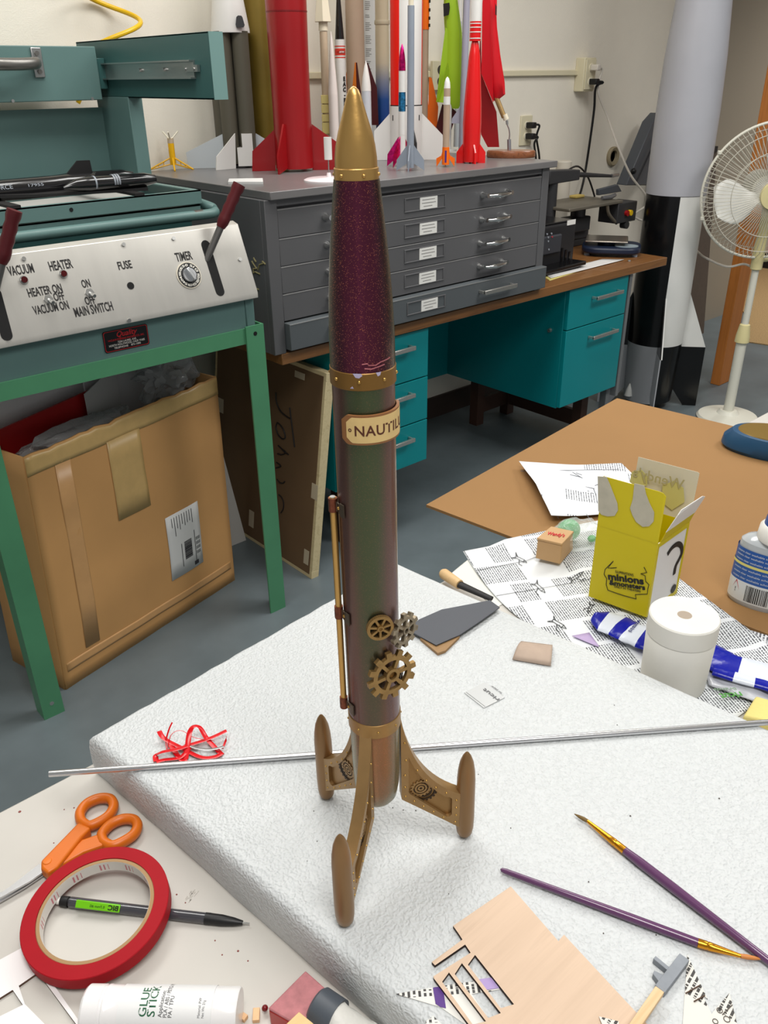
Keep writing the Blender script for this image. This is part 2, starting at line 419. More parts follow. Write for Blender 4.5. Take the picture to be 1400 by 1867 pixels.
for x0, x1, y0, y1, ox, oy in ((XL0, XL1, FYm, FYm+.05, -1, -1), (XR0, XR1, FYm, FYm+.05, 1, -1), (XL0, XL1, YB-.05, YB, -1, 1), (XR0, XR1, YB-.05, YB, 1, 1)):
    lg = angle_leg(x0, x1, y0, y1, ox, oy).build('leg', m_leg, vf)
    if oy < 0:
        xm = (x0+x1)/2
        hz = .845 if ox > 0 else .04
        MB().cyl((xm, y0-.0006, hz), (xm, y0+.002, hz), .0055, n=14).build('bolt_hole', m_hole if ox > 0 else m_steel, lg)
MB().box(XL1-.04, XR0+.004, FYm+.0052, FYm+.011, .822, .861).build('front_rail', m_leg, vf)
MB().box(XL1-.04, XR0+.004, YB-.012, YB-.006, .822, .861).build('back_rail', m_leg, vf)
for xx in (XL0+.006, XR1-.012): MB().box(xx, xx+.006, FYm+.04, YB-.04, .822, .861).build('side_rail', m_leg, vf)
# housing and its corner strip
MB().box(.432, 1.118, FYm+.012, YB-.02, .845, .934).build('housing', m_teal, vf, bevel=.002)
MB().box(1.118, 1.143, FYm+.010, YB-.02, .862, .934).build('housing_corner', m_teal, vf, bevel=.002)
# sloped control panel: front lip, face, bent top
PYf, PZf = 1.758, .948
PYt, PZt = 1.822, 1.103
pm = MB()
sec = [(PYf, .934), (PYf, PZf), (PYt, PZt), (PYt+.022, PZt+.006), (PYt+.022, .934)]
pm.rings([[(x, y, z) for y, z in sec] for x in (.42, 1.1475)])
pm.build('control_panel', m_alu, vf, bevel=.0015)
PN = Vector((0, -(PZt-PZf), PYt-PYf)).normalized()      # outward normal
PU = Vector((0, PYt-PYf, PZt-PZf)).normalized()
def PP(x, y): return ONP(x, y, (0, PYf, PZf), PN)
ctl = [o for o in COL.objects if o.name == 'control_panel'][0]
m_ink = mat('black_lettering', (28, 26, 26), .6)
W = []
for s, x0, y0, x1, y1, hpx in (('VACUUM', 17, 503, 64, 498, 14), ('HEATER', 92, 494, 134, 488, 14), ('FUSE', 217, 492, 242, 489, 12), ('TIMER', 322, 477, 352, 473, 13), ('HEATER ON', 53, 542, 115, 532, 13), ('OFF', 100, 549, 119, 546, 12), ('VACUUM ON', 63, 574, 127, 563, 13), ('ON', 151, 525, 166, 522, 12), ('OFF', 157, 556, 175, 553, 12), ('MAIN SWITCH', 138, 578, 208, 567, 14)):
    p0, p1 = PP(x0, y0), PP(x1, y1); h_ = hpx*MPP(p0)*1.22
    p1 = Vector((p1.x, p0.y, p0.z))
    W.append(fit_text(s, p0, p1, PU, h_, .022))
for q_ in W: link_mesh('panel_word', q_, m_ink, ctl, smooth=0)
def disc(P, r, h, name, m, parent, n=24, r2=None): return MB().cyl(P-PN*.001, P+PN*h, r, r if r2 is None else r2, n).build(name, m, parent)
m_redlamp = mat('dark_red_lens', (70, 14, 18), .15)
for x, y in ((43, 511), (115, 500)):
    P = PP(x, y); q = disc(P, .009, .003, 'indicator_lamp', m_steel, ctl); disc(P, .0065, .007, 'lens', m_redlamp, q)
disc(PP(238, 521), .008, .0012, 'fuse_hole', m_hole, ctl)
for x, y in ((88, 546), (163, 534)):
    P = PP(x, y); q = disc(P, .010, .003, 'toggle_switch', m_steel, ctl, 6); MB().tube([P+PN*.002, P+PN*.022-PU*.012], [.0025, .004], 8).build('toggle', m_steel, q)
for x, y in ((43, 472), (316, 435), (437, 473), (225, 446), (228, 588)):
    P = PP(x, y) if y < 580 else Vector((PP(x, 560).x, PYf, .941))
    (disc(P, .0045, .003, 'screw', m_steel, ctl, 10) if y < 580 else MB().cyl(P, P+Vector((0, -.003, 0)), .0045, n=10).build('screw', m_steel, ctl))
# timer dial
P = PP(344, 502); td = disc(P, .031, .002, 'timer_dial', mat('dial_rim', (214, 206, 188), .4), ctl, 36)
disc(P+PN*.001, .0285, .0022, 'dial_face', mat('dial_black', (20, 20, 22), .4), td, 36)
dg = []
for i, s in enumerate(('0', '5', '10', '15', '20', '25', '30', '35', '40', '45', '50', '55')):
    a = math.pi/2-i*math.pi/6; ux = Vector((math.cos(a), 0, 0))+PU*math.sin(a); tx = Vector((math.sin(a), 0, 0))-PU*math.cos(a)
    c_ = P+PN*.0033+ux*.0205; wd = .0035*len(s)
    dg.append(fit_text(s, c_-tx*wd, c_+tx*wd, ux, .0055, .02, lift=.0001))
link_mesh('dial_numbers', join_meshes(dg), mat('dial_white', (225, 222, 212), .5), td, smooth=0)
kb = disc(P+PN*.002, .0175, .006, 'dial_knob', mat('satin_knob', (200, 202, 205), .25, .8), td, 32, .016)
MB().at(FR(P+PN*.012, Vector((1, 0, 0))*.35-PU*.94, PN)).box(-.016, .016, -.006, .006, -.0045, .0045).build('knob_grip', mat('satin_knob2', (214, 216, 218), .22, .8), kb, bevel=.002)
# lever slots and levers
m_grip = mat('oxblood_grip', (88, 22, 28), .4)
m_lev = mat('grey_lever', (120, 118, 116), .35, .7)
def slot(pa, pb_, r):
    A, B = Vector(pa), Vector(pb_); u = (A-B).normalized(); s_ = u.cross(PN)
    L = [A+u*r*math.sin(t)+s_*r*math.cos(t) for t in [math.pi*i/10 for i in range(11)]]+[B-u*r*math.sin(t)-s_*r*math.cos(t) for t in [math.pi*i/10 for i in range(11)]]
    return MB().slab([p+PN*.0003 for p in L], .0012)
def lever(pa, pb_, base, tip_a, name='lever'):
    slot(pa, pb_, .0115).build('lever_slot', m_hole, ctl)
    P = Vector(base); d_ = Vector(tip_a); d_.normalize()
    lv = MB().tube([P-d_*.02, P+d_*.075], .0085, 14).build('lever', m_lev, vf)
    G = [P+d_*(.07+.012*i) for i in range(10)]
    MB().tube(G, [.010, .0135, .0140, .0125, .0142, .0125, .0142, .0125, .0150, .0146], 16).build('grip', m_grip, lv)
SA, SB = PP(375, 447), PP(401, 531)
tip = AX(424, 388, SA.x+.075)
lever(SA, SB, PP(380, 465), (.075, -.02, .13))
SA2, SB2 = PP(-8, 536), PP(12, 611)
lever(SA2, SB2, PP(-12, 541), (.055, -.02, .13))
# clamp frames, platen, handle bar
def bar_frame(x0, x1, y0, y1, z0, z1, w):
    m = MB()
    m.box(x0, x1, y0, y0+.004, z0, z1); m.box(x0, x1, y1-.004, y1, z0, z1); m.box(x0, x0+.004, y0+.004, y1-.004, z0, z1); m.box(x1-.004, x1, y0+.004, y1-.004, z0, z1)
    m.box(x0, x1, y0, y0+w, z1-.003, z1); m.box(x0, x1, y1-w, y1, z1-.003, z1); m.box(x0, x0+w, y0, y1, z1-.0029, z1-.0001); m.box(x1-w, x1, y0, y1, z1-.0029, z1-.0001)
    return m
FX1 = 1.112; FY0 = AX(366, 348, FX1).y
zt = AX(366, 346, FX1).z
bar_frame(.43, FX1, FY0, 2.30, zt-.031, zt, .018).build('clamp_frame', m_teal, vf)
bar_frame(.43, FX1-.004, FY0+.003, 2.30, zt-.064, zt-.034, .018).build('lower_frame', m_teal, vf)
MB().box(.45, FX1-.02, FY0+.02, 2.29, zt-.08, zt-.030).build('platen', mat('platen_white', (196, 194, 188), .6), vf)
MB().box(.46, 1.065, FY0-.022, 2.30, .955, zt-.066).build('drape_box', m_tealdk, vf)
for xx in (.78,):
    for zz in (zt-.014, zt-.05): MB().cyl((xx-.0, FY0-.0008, zz), (xx, FY0+.003, zz), .0045, n=12).build('rivet_hole', m_hole, vf)
BY, BZ = 1.902, 1.122
hb = [(1.118, FY0+.06, zt-.03), (1.135, FY0-.0, zt-.042), (1.142, BY+.02, BZ+.006), (1.128, BY, BZ), (1.05, BY, BZ)]
MB().tube(smooth_path(hb, 5)+[(.40, BY, BZ)], .0115, 14).build('handle_bar', m_teal, vf)
MB().tube([(1.075, BY, BZ), (1.098, BY, BZ)], .0119, 14).build('handle_wear_mark', mat('bare_brown_metal', (92, 82, 76), .4, .4), vf)
for xx, yy in ((303, 413), (22, 450)):
    P = AY(xx, yy, BY+.025); MB().box(P.x-.006, P.x+.006, P.y-.01, P.y+.015, P.z-.008, P.z+.010).build('latch', m_steel, vf, bevel=.002)
# back panel, uprights, oven on slides
MB().box(.46, 1.10, 2.375, 2.385, .93, 1.352).build('back_panel', m_teal, vf)
MB().box(1.098, 1.138, 2.215, 2.40, .93, 1.378).build('upright', m_teal, vf, bevel=.002)
MB().box(.42, .46, 2.215, 2.40, .93, 1.378).build('upright', m_teal, vf, bevel=.002)
for x0 in (1.10, .385):
    am = MB(); a0 = 1.80
    am.box(x0, x0+.004, a0, 2.48, 1.376, 1.509) if x0 > 1 else am.box(x0+.03, x0+.034, a0, 2.48, 1.376, 1.509)
    am.box(x0, x0+.034, a0-.003, a0, 1.376, 1.509); am.box(x0, x0+.034, a0, 2.48, 1.505, 1.509); am.box(x0, x0+.034, a0, 2.48, 1.376, 1.380)
    ar = am.build('oven_arm', m_tealdk, vf, bevel=.001)
    if x0 > 1:
        MB().box(x0-.001, x0+.0345, a0-.0042, a0-.003, 1.376, 1.509).build('end_cap', mat('pale_teal', (122, 158, 154), .45), ar)
        sl = MB(); y0s, y1s = 1.868, 2.42; z0s, z1s = 1.418, 1.456
        sl.box(x0-.004, x0, y0s, y1s, z0s, z1s); sl.box(x0-.014, x0-.004, y0s, y1s, z1s-.003, z1s); sl.box(x0-.014, x0-.004, y0s, y1s, z0s, z0s+.003)
        sl.box(x0-.008, x0-.001, y0s-.022, y0s+.03, 1.432, 1.446)
        so = sl.build('drawer_slide', m_steel, ar)
        for yy in (1.862, 1.90, 2.0, 2.12): MB().cyl((x0-.010, yy, 1.438), (x0-.003, yy, 1.438), .004, n=10).build('screw', m_steel, so)
ov = MB().box(.42, 1.075, 2.312, 2.50, 1.371, 1.494).build('oven', m_teal, vf, bevel=.002)
MB().box(1.075, 1.098, 2.318, 2.48, 1.396, 1.468).build('oven_side_bracket', m_tealdk, ov, bevel=.002)
for xx, yy in ((23, 184), (168, 180)):
    P = AY(xx, yy, 2.312); MB().cyl((P.x, 2.309, P.z), (P.x, 2.313, P.z), .004, n=10).build('screw', m_steel, ov)
hp0 = AY(68, 114, 2.312); hm = mat('cast_handle', (128, 126, 122), .35, .7)
hd = MB().box(hp0.x-.013, hp0.x+.013, 2.3065, 2.3125, hp0.z-.033, hp0.z+.033).build('handle_plate', m_steel, ov, bevel=.002)
for dz in (-.02, .02): MB().cyl((hp0.x, 2.303, hp0.z+dz), (hp0.x, 2.307, hp0.z+dz), .0055, n=12).build('screw', hm, hd)
MB().tube(smooth_path([(hp0.x-.005, 2.306, hp0.z), (hp0.x-.018, 2.285, hp0.z-.002), (hp0.x-.06, 2.272, hp0.z-.004), (hp0.x-.11, 2.27, hp0.z-.004), (hp0.x-.15, 2.285, hp0.z-.002), (hp0.x-.16, 2.306, hp0.z)], 5), .0125, 12, flat=1.1).build('oven_handle', hm, ov)
MB().box(hp0.x-.174, hp0.x-.148, 2.3065, 2.3125, hp0.z-.033, hp0.z+.033).build('handle_plate', m_steel, ov, bevel=.002)
# maker's nameplate on the housing
hy = FYm+.012
N0, N1 = AY(192, 646, hy), AY(273, 632, hy); NT_ = AY(190, 610, hy); nw = N1.x-N0.x; nx, nz = N0.x, N0.z+.002; nh = .048
def rrect(w, h, r, n=5): 
    out = []
    for cx, cy, a in ((w-r, h-r, 0), (r, h-r, 90), (r, r, 180), (w-r, r, 270)):
        out += [(cx+r*math.cos(R(a+90*i/n)), cy+r*math.sin(R(a+90*i/n))) for i in range(n+1)]
    return out
FN = FR((nx, hy-.0012, nz), (1, 0, 0), (0, 0, 1))
me = plate([rrect(nw, nh, .005)], .002); me.transform(FN); npl = link_mesh('nameplate', me, mat('nameplate_black', (18, 18, 20), .3), vf, smooth=0)
m_npred = mat('nameplate_red', (178, 30, 34), .4)
def inset(L, k, w, h): return [((x-w/2)*k+w/2, (y-h/2)*(1-(1-k)*w/h)+h/2) for x, y in L]
me = plate([inset(rrect(nw, nh, .005), .975, nw, nh), inset(rrect(nw, nh, .005), .955, nw, nh)], .0004); me.transform(Matrix.Translation((0, -.0012, 0)) @ FN); link_mesh('nameplate_border', me, m_npred, npl, smooth=0)
def npt(s, u0, u1, v, h, sh=0): return fit_text(s, (nx+nw*u0, hy-.0022, nz+nh*v), (nx+nw*u1, hy-.0022, nz+nh*v), (0, 0, 1), h, .008, shear=sh, lift=.0002)
link_mesh('nameplate_title', join_meshes([npt('Quality', .30, .76, .66, .0125, .35), npt('VACUUM FORMING MACHINE CO. INC.', .09, .91, .50, .0045)]), m_npred, npl, smooth=0)
link_mesh('nameplate_address', join_meshes([npt('7254 LAUREL AVE.', .3, .72, .375, .0045), npt('NORTH HOLLYWOOD, CALIF. 91605', .1, .9, .25, .0048), npt('TELEPHONE    875-1000', .2, .8, .12, .0045)]), mat('nameplate_white', (210, 205, 198), .5), npl, smooth=0)

# black model aircraft lying on the clamp frame
m_glossblk = mat('gloss_black_paint', (24, 23, 25), .18, coat=.6)
m_matblk = mat('matt_black_card', (26, 25, 26), .6)
PY_ = FY0+.13
def bp(x, y, Y=PY_): return AY(x, y, Y)
p_n, p_t = bp(-60, 362), bp(246, 331)
pz = zt+.024
bk = thing('model_aircraft', 'glossy black model aircraft with upright fins lying on the green machine', 'model aircraft', (.78, PY_, zt))
xs = [.46, .52, .6, .72, .80, bp(120, 330).x, bp(170, 330).x, bp(200, 330).x, p_t.x]
rs_ = [.004, .018, .022, .023, .023, .022, .020, .016, .003]
MB().tube([(x, PY_, pz+.002*(i > 4)) for i, x in enumerate(xs)], rs_, 24, up=(0, 0, 1)).build('fuselage', m_glossblk, bk)
def fin_py(px, Y, t): return MB().slab([bp(x, y, Y) for x, y in px], t)
fin_py([(115, 325), (140, 293), (163, 292), (169, 319), (168, 327)], PY_, .005).build('tail_fin', m_matblk, bk)
fin_py([(170, 330), (176, 313), (200, 312), (228, 330)], PY_-.03, .004).build('side_fin', m_matblk, bk)
MB().slab([(.50, PY_, pz), (.74, PY_-.05, pz-.012), (1.0, PY_-.075, pz-.018), (1.02, PY_-.03, pz-.012), (1.02, PY_+.10, pz-.012), (.74, PY_+.05, pz-.010)], .006).build('delta_wing', m_matblk, bk)
for yy in (-.058, .058):
    MB().tube([(.80, PY_+yy, pz+.0), (.83, PY_+yy, pz+.004), (.86, PY_+yy, pz+.004), (1.0, PY_+yy, pz+.003), (1.03, PY_+yy, pz+.002)], [.003, .013, .016, .016, .010], 18, up=(0, 0, 1)).build('engine_nacelle', m_glossblk, bk)
m_grey = mat('silver_mark', (150, 156, 164), .4)
for x0 in (.872, .918, .924, .930):
    MB().tube([(x0, PY_-.058, pz+.0045), (x0+.004, PY_-.058, pz+.0045)], .0164, 18, up=(0, 0, 1)).build('silver_band', m_grey, bk)
for q_ in (fit_text('U.S. AIR FORCE', (.60, PY_-.0215, pz+.004), (.70, PY_-.0215, pz+.004), (0, .3, 1), .009, .01, lift=.002), fit_text('17955', (.735, PY_-.0215, pz+.005), (.77, PY_-.0215, pz+.005), (0, .3, 1), .006, .01, lift=.002)): link_mesh('hull_marking', q_, m_grey, bk, smooth=0)
for xx in (.66, .95): MB().box(xx-.012, xx+.012, FY0+.001, 2.299, zt+.0002, zt+.006).build('support_strip', m_matblk, bk)

# ------------------------------------------------------------------ things stored under the machine
m_kraft = mat('corrugated_cardboard', (206, 156, 98), .75, var=(2.2, .1), bump=(14, .12, .004))
m_tape = mat('packing_tape', (206, 172, 112), .35, var=(30, .06))
A0 = AZ(120, 1257, 0); B0 = AZ(427, 1057, 0); A0.z = B0.z = 0
e1 = (B0-A0).normalized(); e2 = Vector((-e1.y, e1.x, 0)); L1 = (B0-A0).length; D1 = .225
A1 = A0+e1*.03+e2*.0+Vector((0, 0, .655)); B1 = B0+Vector((.012, 0, .672))
bx = thing('cardboard_box', 'large battered brown cardboard box stuffed with boards under the green machine', 'cardboard box', (A0.x, A0.y, 0))
def bside(p, q, p1, q1, nrm, nm):
    t = .006; n = nrm*t
    return MB().hull8([p, q, q+n, p+n], [p1, q1, q1+n, p1+n]).build(nm, m_kraft, bx)
def frontpt(u, v): return (A0*(1-u)+B0*u)*(1-v)+(A1*(1-u)+B1*u)*v
# gently buckled front face
def ff(u, v):
    p = frontpt(u, v); b_ = .010*math.sin(math.pi*u)*math.sin(math.pi*v)+.004*mnoise.noise((u*5, v*5, 1))*(1 if 0 < u < 1 else 0)
    if v > .96: p.z += .010*mnoise.noise((u*14, 3, 0))
    return p-e2*b_
MB().grid(28, 20, ff).build('front_panel', m_kraft, bx, solid=.006)
MB().grid(2, 12, lambda u, v: frontpt(0, v)+e2*(u*D1)+Vector((-.006*math.sin(v*9), 0, 0))*(u*(1-u)*4)).build('side_panel', m_kraft, bx, solid=.006)
MB().grid(2, 4, lambda u, v: frontpt(1, v)+e2*(u*D1)).build('side_panel', m_kraft, bx, solid=.006)
MB().grid(4, 4, lambda u, v: frontpt(u, v*.99)+e2*D1).build('back_panel', m_kraft, bx, solid=.006)
MB().hull8([A0+e1*.01+e2*.01, B0-e1*.01+e2*.01, B0-e1*.01+e2*(D1-.01), A0+e1*.01+e2*(D1-.01)], [p+Vector((0, 0, .006)) for p in (A0+e1*.01+e2*.01, B0-e1*.01+e2*.01, B0-e1*.01+e2*(D1-.01), A0+e1*.01+e2*(D1-.01))]).build('bottom_panel', m_kraft, bx)
def patch(u0, u1, v0, v1, m, nm, off=.0042, nu=10, nv=4, cut=0):
    return MB().grid(nu, nv, lambda u, v: ff(u0+(u1-u0)*u, v0+(v1-v0)*v)-e2*off).build(nm, m, bx, solid=.0006)
patch(.0, 1, .925, .995, m_tape, 'edge_tape', nu=28)
patch(.36, .53, .60, .93, m_tape, 'tape_patch', .0048)
m_clear = mat('clear_tape', (208, 160, 106), .3, var=(20, .05))
patch(.02, .98, .075, .115, m_clear, 'bottom_tape', nu=28)
patch(.12, .19, .13, .93, m_clear, 'side_tape')
lab = patch(.60, .80, .20, .505, mat('label_paper', (226, 226, 224), .5), 'shipping_label', .0046)
def lp(u, v): return ff(.60+.20*u, .20+.305*v)-e2*.0056
inkm = mat('label_ink', (50, 50, 54), .6)
mb_ = MB(); random.seed(3); v = .22
while v < .50:
    w_ = random.choice((.004, .007, .011)); mb_.slab([lp(.45, v), lp(.68, v), lp(.68, v+w_), lp(.45, v+w_)], .0004); v += w_+random.choice((.004, .007))
mb_.slab([lp(.36, .13), lp(.375, .13), lp(.375, .50), lp(.36, .50)], .0004); mb_.slab([lp(.78, .05), lp(.795, .05), lp(.795, .6), lp(.78, .6)], .0004); mb_.slab([lp(.72, .04), lp(.85, .04), lp(.85, .10), lp(.72, .10)], .0004)
for i in range(16):
    uu = .82+.035*(i % 4); vv = .2+.075*(i//4+.0); mb_.slab([lp(uu, vv), lp(uu+.014, vv), lp(uu+.014, vv+.05), lp(uu, vv+.05)], .0004)
for i in range(9):
    uu = .16+.075*i; ln = random.uniform(.1, .3); mb_.slab([lp(uu, .95-ln), lp(uu+.014, .95-ln), lp(uu+.014, .95), lp(uu, .95)], .0004)
mb_.build('label_print', inkm, lab, smooth=0)
# contents
m_wboard = mat('white_foam_board', (236, 235, 234), .6, var=(5, .05))
def stand(name, label, cat, u0, u1, d0, h0, h1, m, t=.006, lean=.0, leave=0):
    P0 = frontpt(u0, 0)+e2*d0; P1 = frontpt(u1, 0)+e2*(d0+leave); P0.z = P1.z = .0075
    l = e2*lean
    return tag(MB().slab([P0, P1, P1+l+Vector((0, 0, h1)), P0+l+Vector((0, 0, h0))], t).build(name, m, loc=P0), label, cat)
stand('foam_board', 'tall white board standing at the back of the cardboard box', 'board', .09, .60, .19, .78, .80, m_wboard)
stand('foam_board', 'smaller pale grey board standing at the right end of the cardboard box', 'board', .52, .93, .155, .755, .775, mat('grey_board', (222, 221, 222), .6))
stand('red_board', 'red board edge showing inside the cardboard box', 'board', .09, .58, .13, .675, .70, mat('red_card', (176, 22, 22), .5))
stand('folded_card', 'small folded white card leaning in the middle of the cardboard box', 'card', .46, .66, .105, .70, .735, mat('white_card', (200, 199, 197), .6), .003, .0, .03)
m_film = mat('plastic_film', (190, 192, 192), .14, trans=.35, alpha=.62, bump=(30, .8, .01))
def crumple(name, label, c, r, sq, seed, m, cat, amp=.35, fr=6):
    me = bpy.data.meshes.new('c'); b_ = bmesh.new(); bmesh.ops.create_icosphere(b_, subdivisions=4, radius=1)
    for v in b_.verts:
        d_ = v.co.normalized(); k = 1+amp*mnoise.noise(d_*fr*.35+Vector((seed, 0, 0)))+.5*amp*abs(mnoise.noise(d_*fr+Vector((0, seed, 0))))
        v.co = Vector((d_.x*sq[0]*k, d_.y*sq[1]*k, d_.z*sq[2]*k))*r
    b_.to_mesh(me); b_.free(); me.transform(Matrix.Rotation(math.atan2(e1.y, e1.x), 4, 'Z')); me.transform(Matrix.Translation(c))
    return tag(link_mesh(name, me, m, loc=c, smooth=25), label, cat)
crumple('bubble_wrap', 'long flat sheet of clear plastic wrap poking out of the box', frontpt(.33, .945)+e2*.062, .1, (1.75, .36, .38), 2, m_film, 'plastic wrap')
crumple('plastic_bag', 'crumpled clear plastic bag at the top right corner of the cardboard box', frontpt(.82, 1.0)+e2*.07+Vector((0, 0, .03)), .08, (1.05, .55, .85), 5, m_film, 'plastic bag', .5, 9)
# white board leaning on the right of the box
Wa, Wb = AZ(423, 992, 0), AZ(457, 982, 0)
Wt0, Wt1 = ONP(408, 756, Wa, (0, 1, 0)), ONP(411, 754, Wa, (0, 1, 0))
tag(MB().hull8([(1.17, 2.19, 0), (1.300, 2.19, 0), (1.300, 2.21, 0), (1.17, 2.21, 0)], [(1.13, 2.225, .47), (1.243, 2.225, .47), (1.243, 2.245, .47), (1.13, 2.245, .47)]).build('foam_board', mat('white_foam_panel', (208, 207, 203), .6), loc=(1.25, 2.2, 0)), 'white foam panel leaning between the cardboard box and the framed board', 'board')
# framed fibre board with handwriting, leaning on the desk
J0 = AZ(568, 1056, 0); jx = J0.x; jh = .66; jl = .098
jf = thing('framed_board', 'brown fibre board in a pale wooden frame with handwriting leaning under the desk', 'framed board', (jx, 2.15, 0))
JU = Vector((jl, 0, jh)).normalized(); JN = Vector((-jh, 0, jl)).normalized()
def JP(d_, s_, off=0): return Vector((jx, J0.y+d_, 0))+JU*s_+JN*off
LJ = .60; HJ = math.hypot(jl, jh); fw = .026
m_fibre = mat('fibreboard', (112, 88, 62), .8, var=(3, .1))
m_pale = wood_mat('pale_pine', (190, 172, 128), (214, 198, 156), 1, .6, 50)
def jbar(d0, d1, s0, s1, nm, m, o0, o1): return MB().hull8([JP(d0, s0, o0), JP(d1, s0, o0), JP(d1, s1, o0), JP(d0, s1, o0)], [JP(d0, s0, o1), JP(d1, s0, o1), JP(d1, s1, o1), JP(d0, s1, o1)]).build(nm, m, jf, bevel=.001)
jbar(0, LJ, 0, fw, 'frame_rail', m_pale, -.028, .001); jbar(0, LJ, HJ-fw, HJ, 'frame_rail', m_pale, -.028, .001)
jbar(0, fw, fw, HJ-fw, 'frame_stile', m_pale, -.028, .001); jbar(LJ-fw, LJ, fw, HJ-fw, 'frame_stile', m_pale, -.028, .001)
jbar(.012, LJ-.012, .012, HJ-.012, 'backing_board', m_fibre, -.004, .0018)
m_mask = mat('masking_tape', (196, 184, 160), .6)
for d0, s0, w_, h_ in ((.10, HJ-.045, .05, .02), (.0, .27, .03, .05), (LJ-.06, .40, .04, .05), (.33, .05, .03, .06), (.02, .04, .025, .05)):
    jbar(d0, d0+w_, s0, s0+h_, 'tape_tab', m_mask, .0018, .0026)
# strokes of the word on the board, read from the photo
JC = JP(0, 0, .0035); m_mark = mat('marker_ink', (34, 30, 30), .6)
for st in ([(503, 716), (504, 733), (511, 749), (522, 759), (531, 764)], [(528, 743), (532, 775), (537, 815)], [(505, 771), (503, 780), (507, 792), (513, 799), (518, 800), (520, 795), (516, 782), (508, 772), (505, 771)], [(507, 812), (514, 819), (521, 825), (513, 829), (506, 827)], [(513, 818), (519, 824), (526, 829)], [(504, 843), (512, 850), (503, 853)], [(505, 874), (510, 880), (516, 881), (519, 878)], [(508, 902), (514, 908), (517, 918), (516, 928), (512, 935)]):
    MB().tube(smooth_path([ONP(x, y, JC, JN) for x, y in st], 4), .0022, 6).build('pen_stroke', m_mark, jf)
# ------------------------------------------------------------------ desk
m_dtop = wood_mat('walnut_laminate', (104, 66, 34), (138, 94, 52), 0, .35, 60, coat=.15)
m_dtop2 = m_dtop
m_tq = mat('turquoise_enamel', (0, 134, 140), .38, var=(3, .04))
m_gry = mat('grey_metal', (128, 130, 132), .4, .3)
m_pull = mat('satin_chrome', (198, 196, 190), .25, .85)
DY = 1.84
dk = thing('desk', 'old steel desk with wood laminate top and turquoise drawer pedestals', 'desk', (2.23, 2.2, 0))
MB().box(1.262, 3.203, DY, 2.565, .715, .747).build('desktop', m_dtop, dk, bevel=.002)
def pull(parent, x0, x1, y, z, m=m_pull):
    q = MB(); q.box(x0, x0+.007, y-.028, y, z-.005, z+.005); q.box(x1-.007, x1, y-.028, y, z-.005, z+.005); q.box(x0, x1, y-.030, y-.022, z-.007, z+.007)
    return q.build('handle', m, parent, bevel=.0015)
PF = DY+.012
def pedestal(x0, x1, splits, zb):
    pd = MB().box(x0, x1, PF+.018, 2.50, zb, .715).build('pedestal', m_tq, dk, bevel=.002)
    for (z0, z1, hx0, hx1, hz) in splits:
        dr = MB().box(x0+.001, x1-.012, PF, PF+.018, z0+.002, z1-.002).build('drawer', m_tq, dk, bevel=.0015)
        if hx1 > hx0: pull(dr, hx0, hx1, PF, hz)
    return pd
ped = pedestal(2.572, 2.965, [(.246, .557, AY(1072, 610, PF).x, AY(1117, 600, PF).x, AY(1095, 607, PF).z), (.557, .712, AY(1079, 538, PF).x, AY(1126, 529, PF).x, AY(1102, 536, PF).z)], .242)
MB().box(2.966, 2.984, PF+.002, PF+.03, .20, .715).build('corner_strip', m_gry, dk)
lk = AX(1003, 602, 2.572)
MB().cyl((2.572, lk.y, lk.z), (2.562, lk.y, lk.z), .009, .007, 16).build('lock', m_pull, dk)
hxr = AY(747, 632, PF).x
pedestal(1.452, 1.850, [(.252, .402, hxr-.13, hxr, AY(740, 800, PF).z), (.402, .551, hxr-.13, hxr, AY(740, 719, PF).z), (.551, .712, hxr-.13, hxr, AY(740, 633, PF).z)], .248)
m_dbrown = mat('brown_base_wood', (74, 50, 40), .5)
for x0, y0 in ((1.53, PF+.10), (1.53, 2.36), (1.74, PF+.10), (2.87, PF+.10), (2.87, 2.36), (2.66, 2.36)):
    MB().box(x0, x0+.045, y0, y0+.045, 0, .245).build('leg', m_dbrown, dk)
for x0 in (1.575, 2.70):
    MB().box(x0, x0+.17, 2.372, 2.392, .05, .12).build('stretcher', m_dbrown, dk)
MB().box(2.883, 2.903, PF+.145, 2.36, .05, .12).build('stretcher', m_dbrown, dk)
MB().box(1.85, 2.572, 2.47, 2.49, .243, .715).build('modesty_panel', m_tq, dk)
MB().box(2.938, 2.968, PF+.03, PF+.06, 0, .243).build('leg', m_gry, dk)

# ------------------------------------------------------------------ flat file cabinet
m_cab = mat('grey_enamel', (98, 98, 100), .42, .15, var=(2.5, .07), bump=(120, .05))
m_cabtop = mat('grey_top_enamel', (118, 116, 116), .3, .1, var=(4, .08))
m_cabdk = mat('charcoal_enamel', (62, 62, 64), .45)
m_chrome = mat('polished_chrome', (226, 226, 224), .12, 1.0)
m_card = mat('label_card', (232, 231, 226), .6)
fc = thing('flat_file_cabinet', 'wide grey steel flat file cabinet with five shallow drawers on the desk', 'cabinet', (1.82, 2.2, .747))
CX0, CX1, CT = 1.240, 2.380, 1.146
cb = MB(); cb.box(CX0, CX1, DY+.02, 2.535, .747, CT)
cb.box(CX0, CX0+.038, DY, DY+.02, .747, CT); cb.box(CX1-.035, CX1, DY, DY+.02, .747, CT); cb.box(CX0+.038, CX1-.035, DY+.004, DY+.02, 1.128, CT)
cb.build('body', m_cab, fc, bevel=.0015)
MB().box(1.252, 2.404, DY-.012, 2.54, CT, 1.166).build('cabinet_top', m_cabtop, fc, bevel=.002)
DZ = [(1.050, 1.122), (.979, 1.049), (.907, .978), (.834, .906), (.757, .830)]
pxl = [(753, 369), (753, 413), (753, 460), (754, 505), (763, 551)]
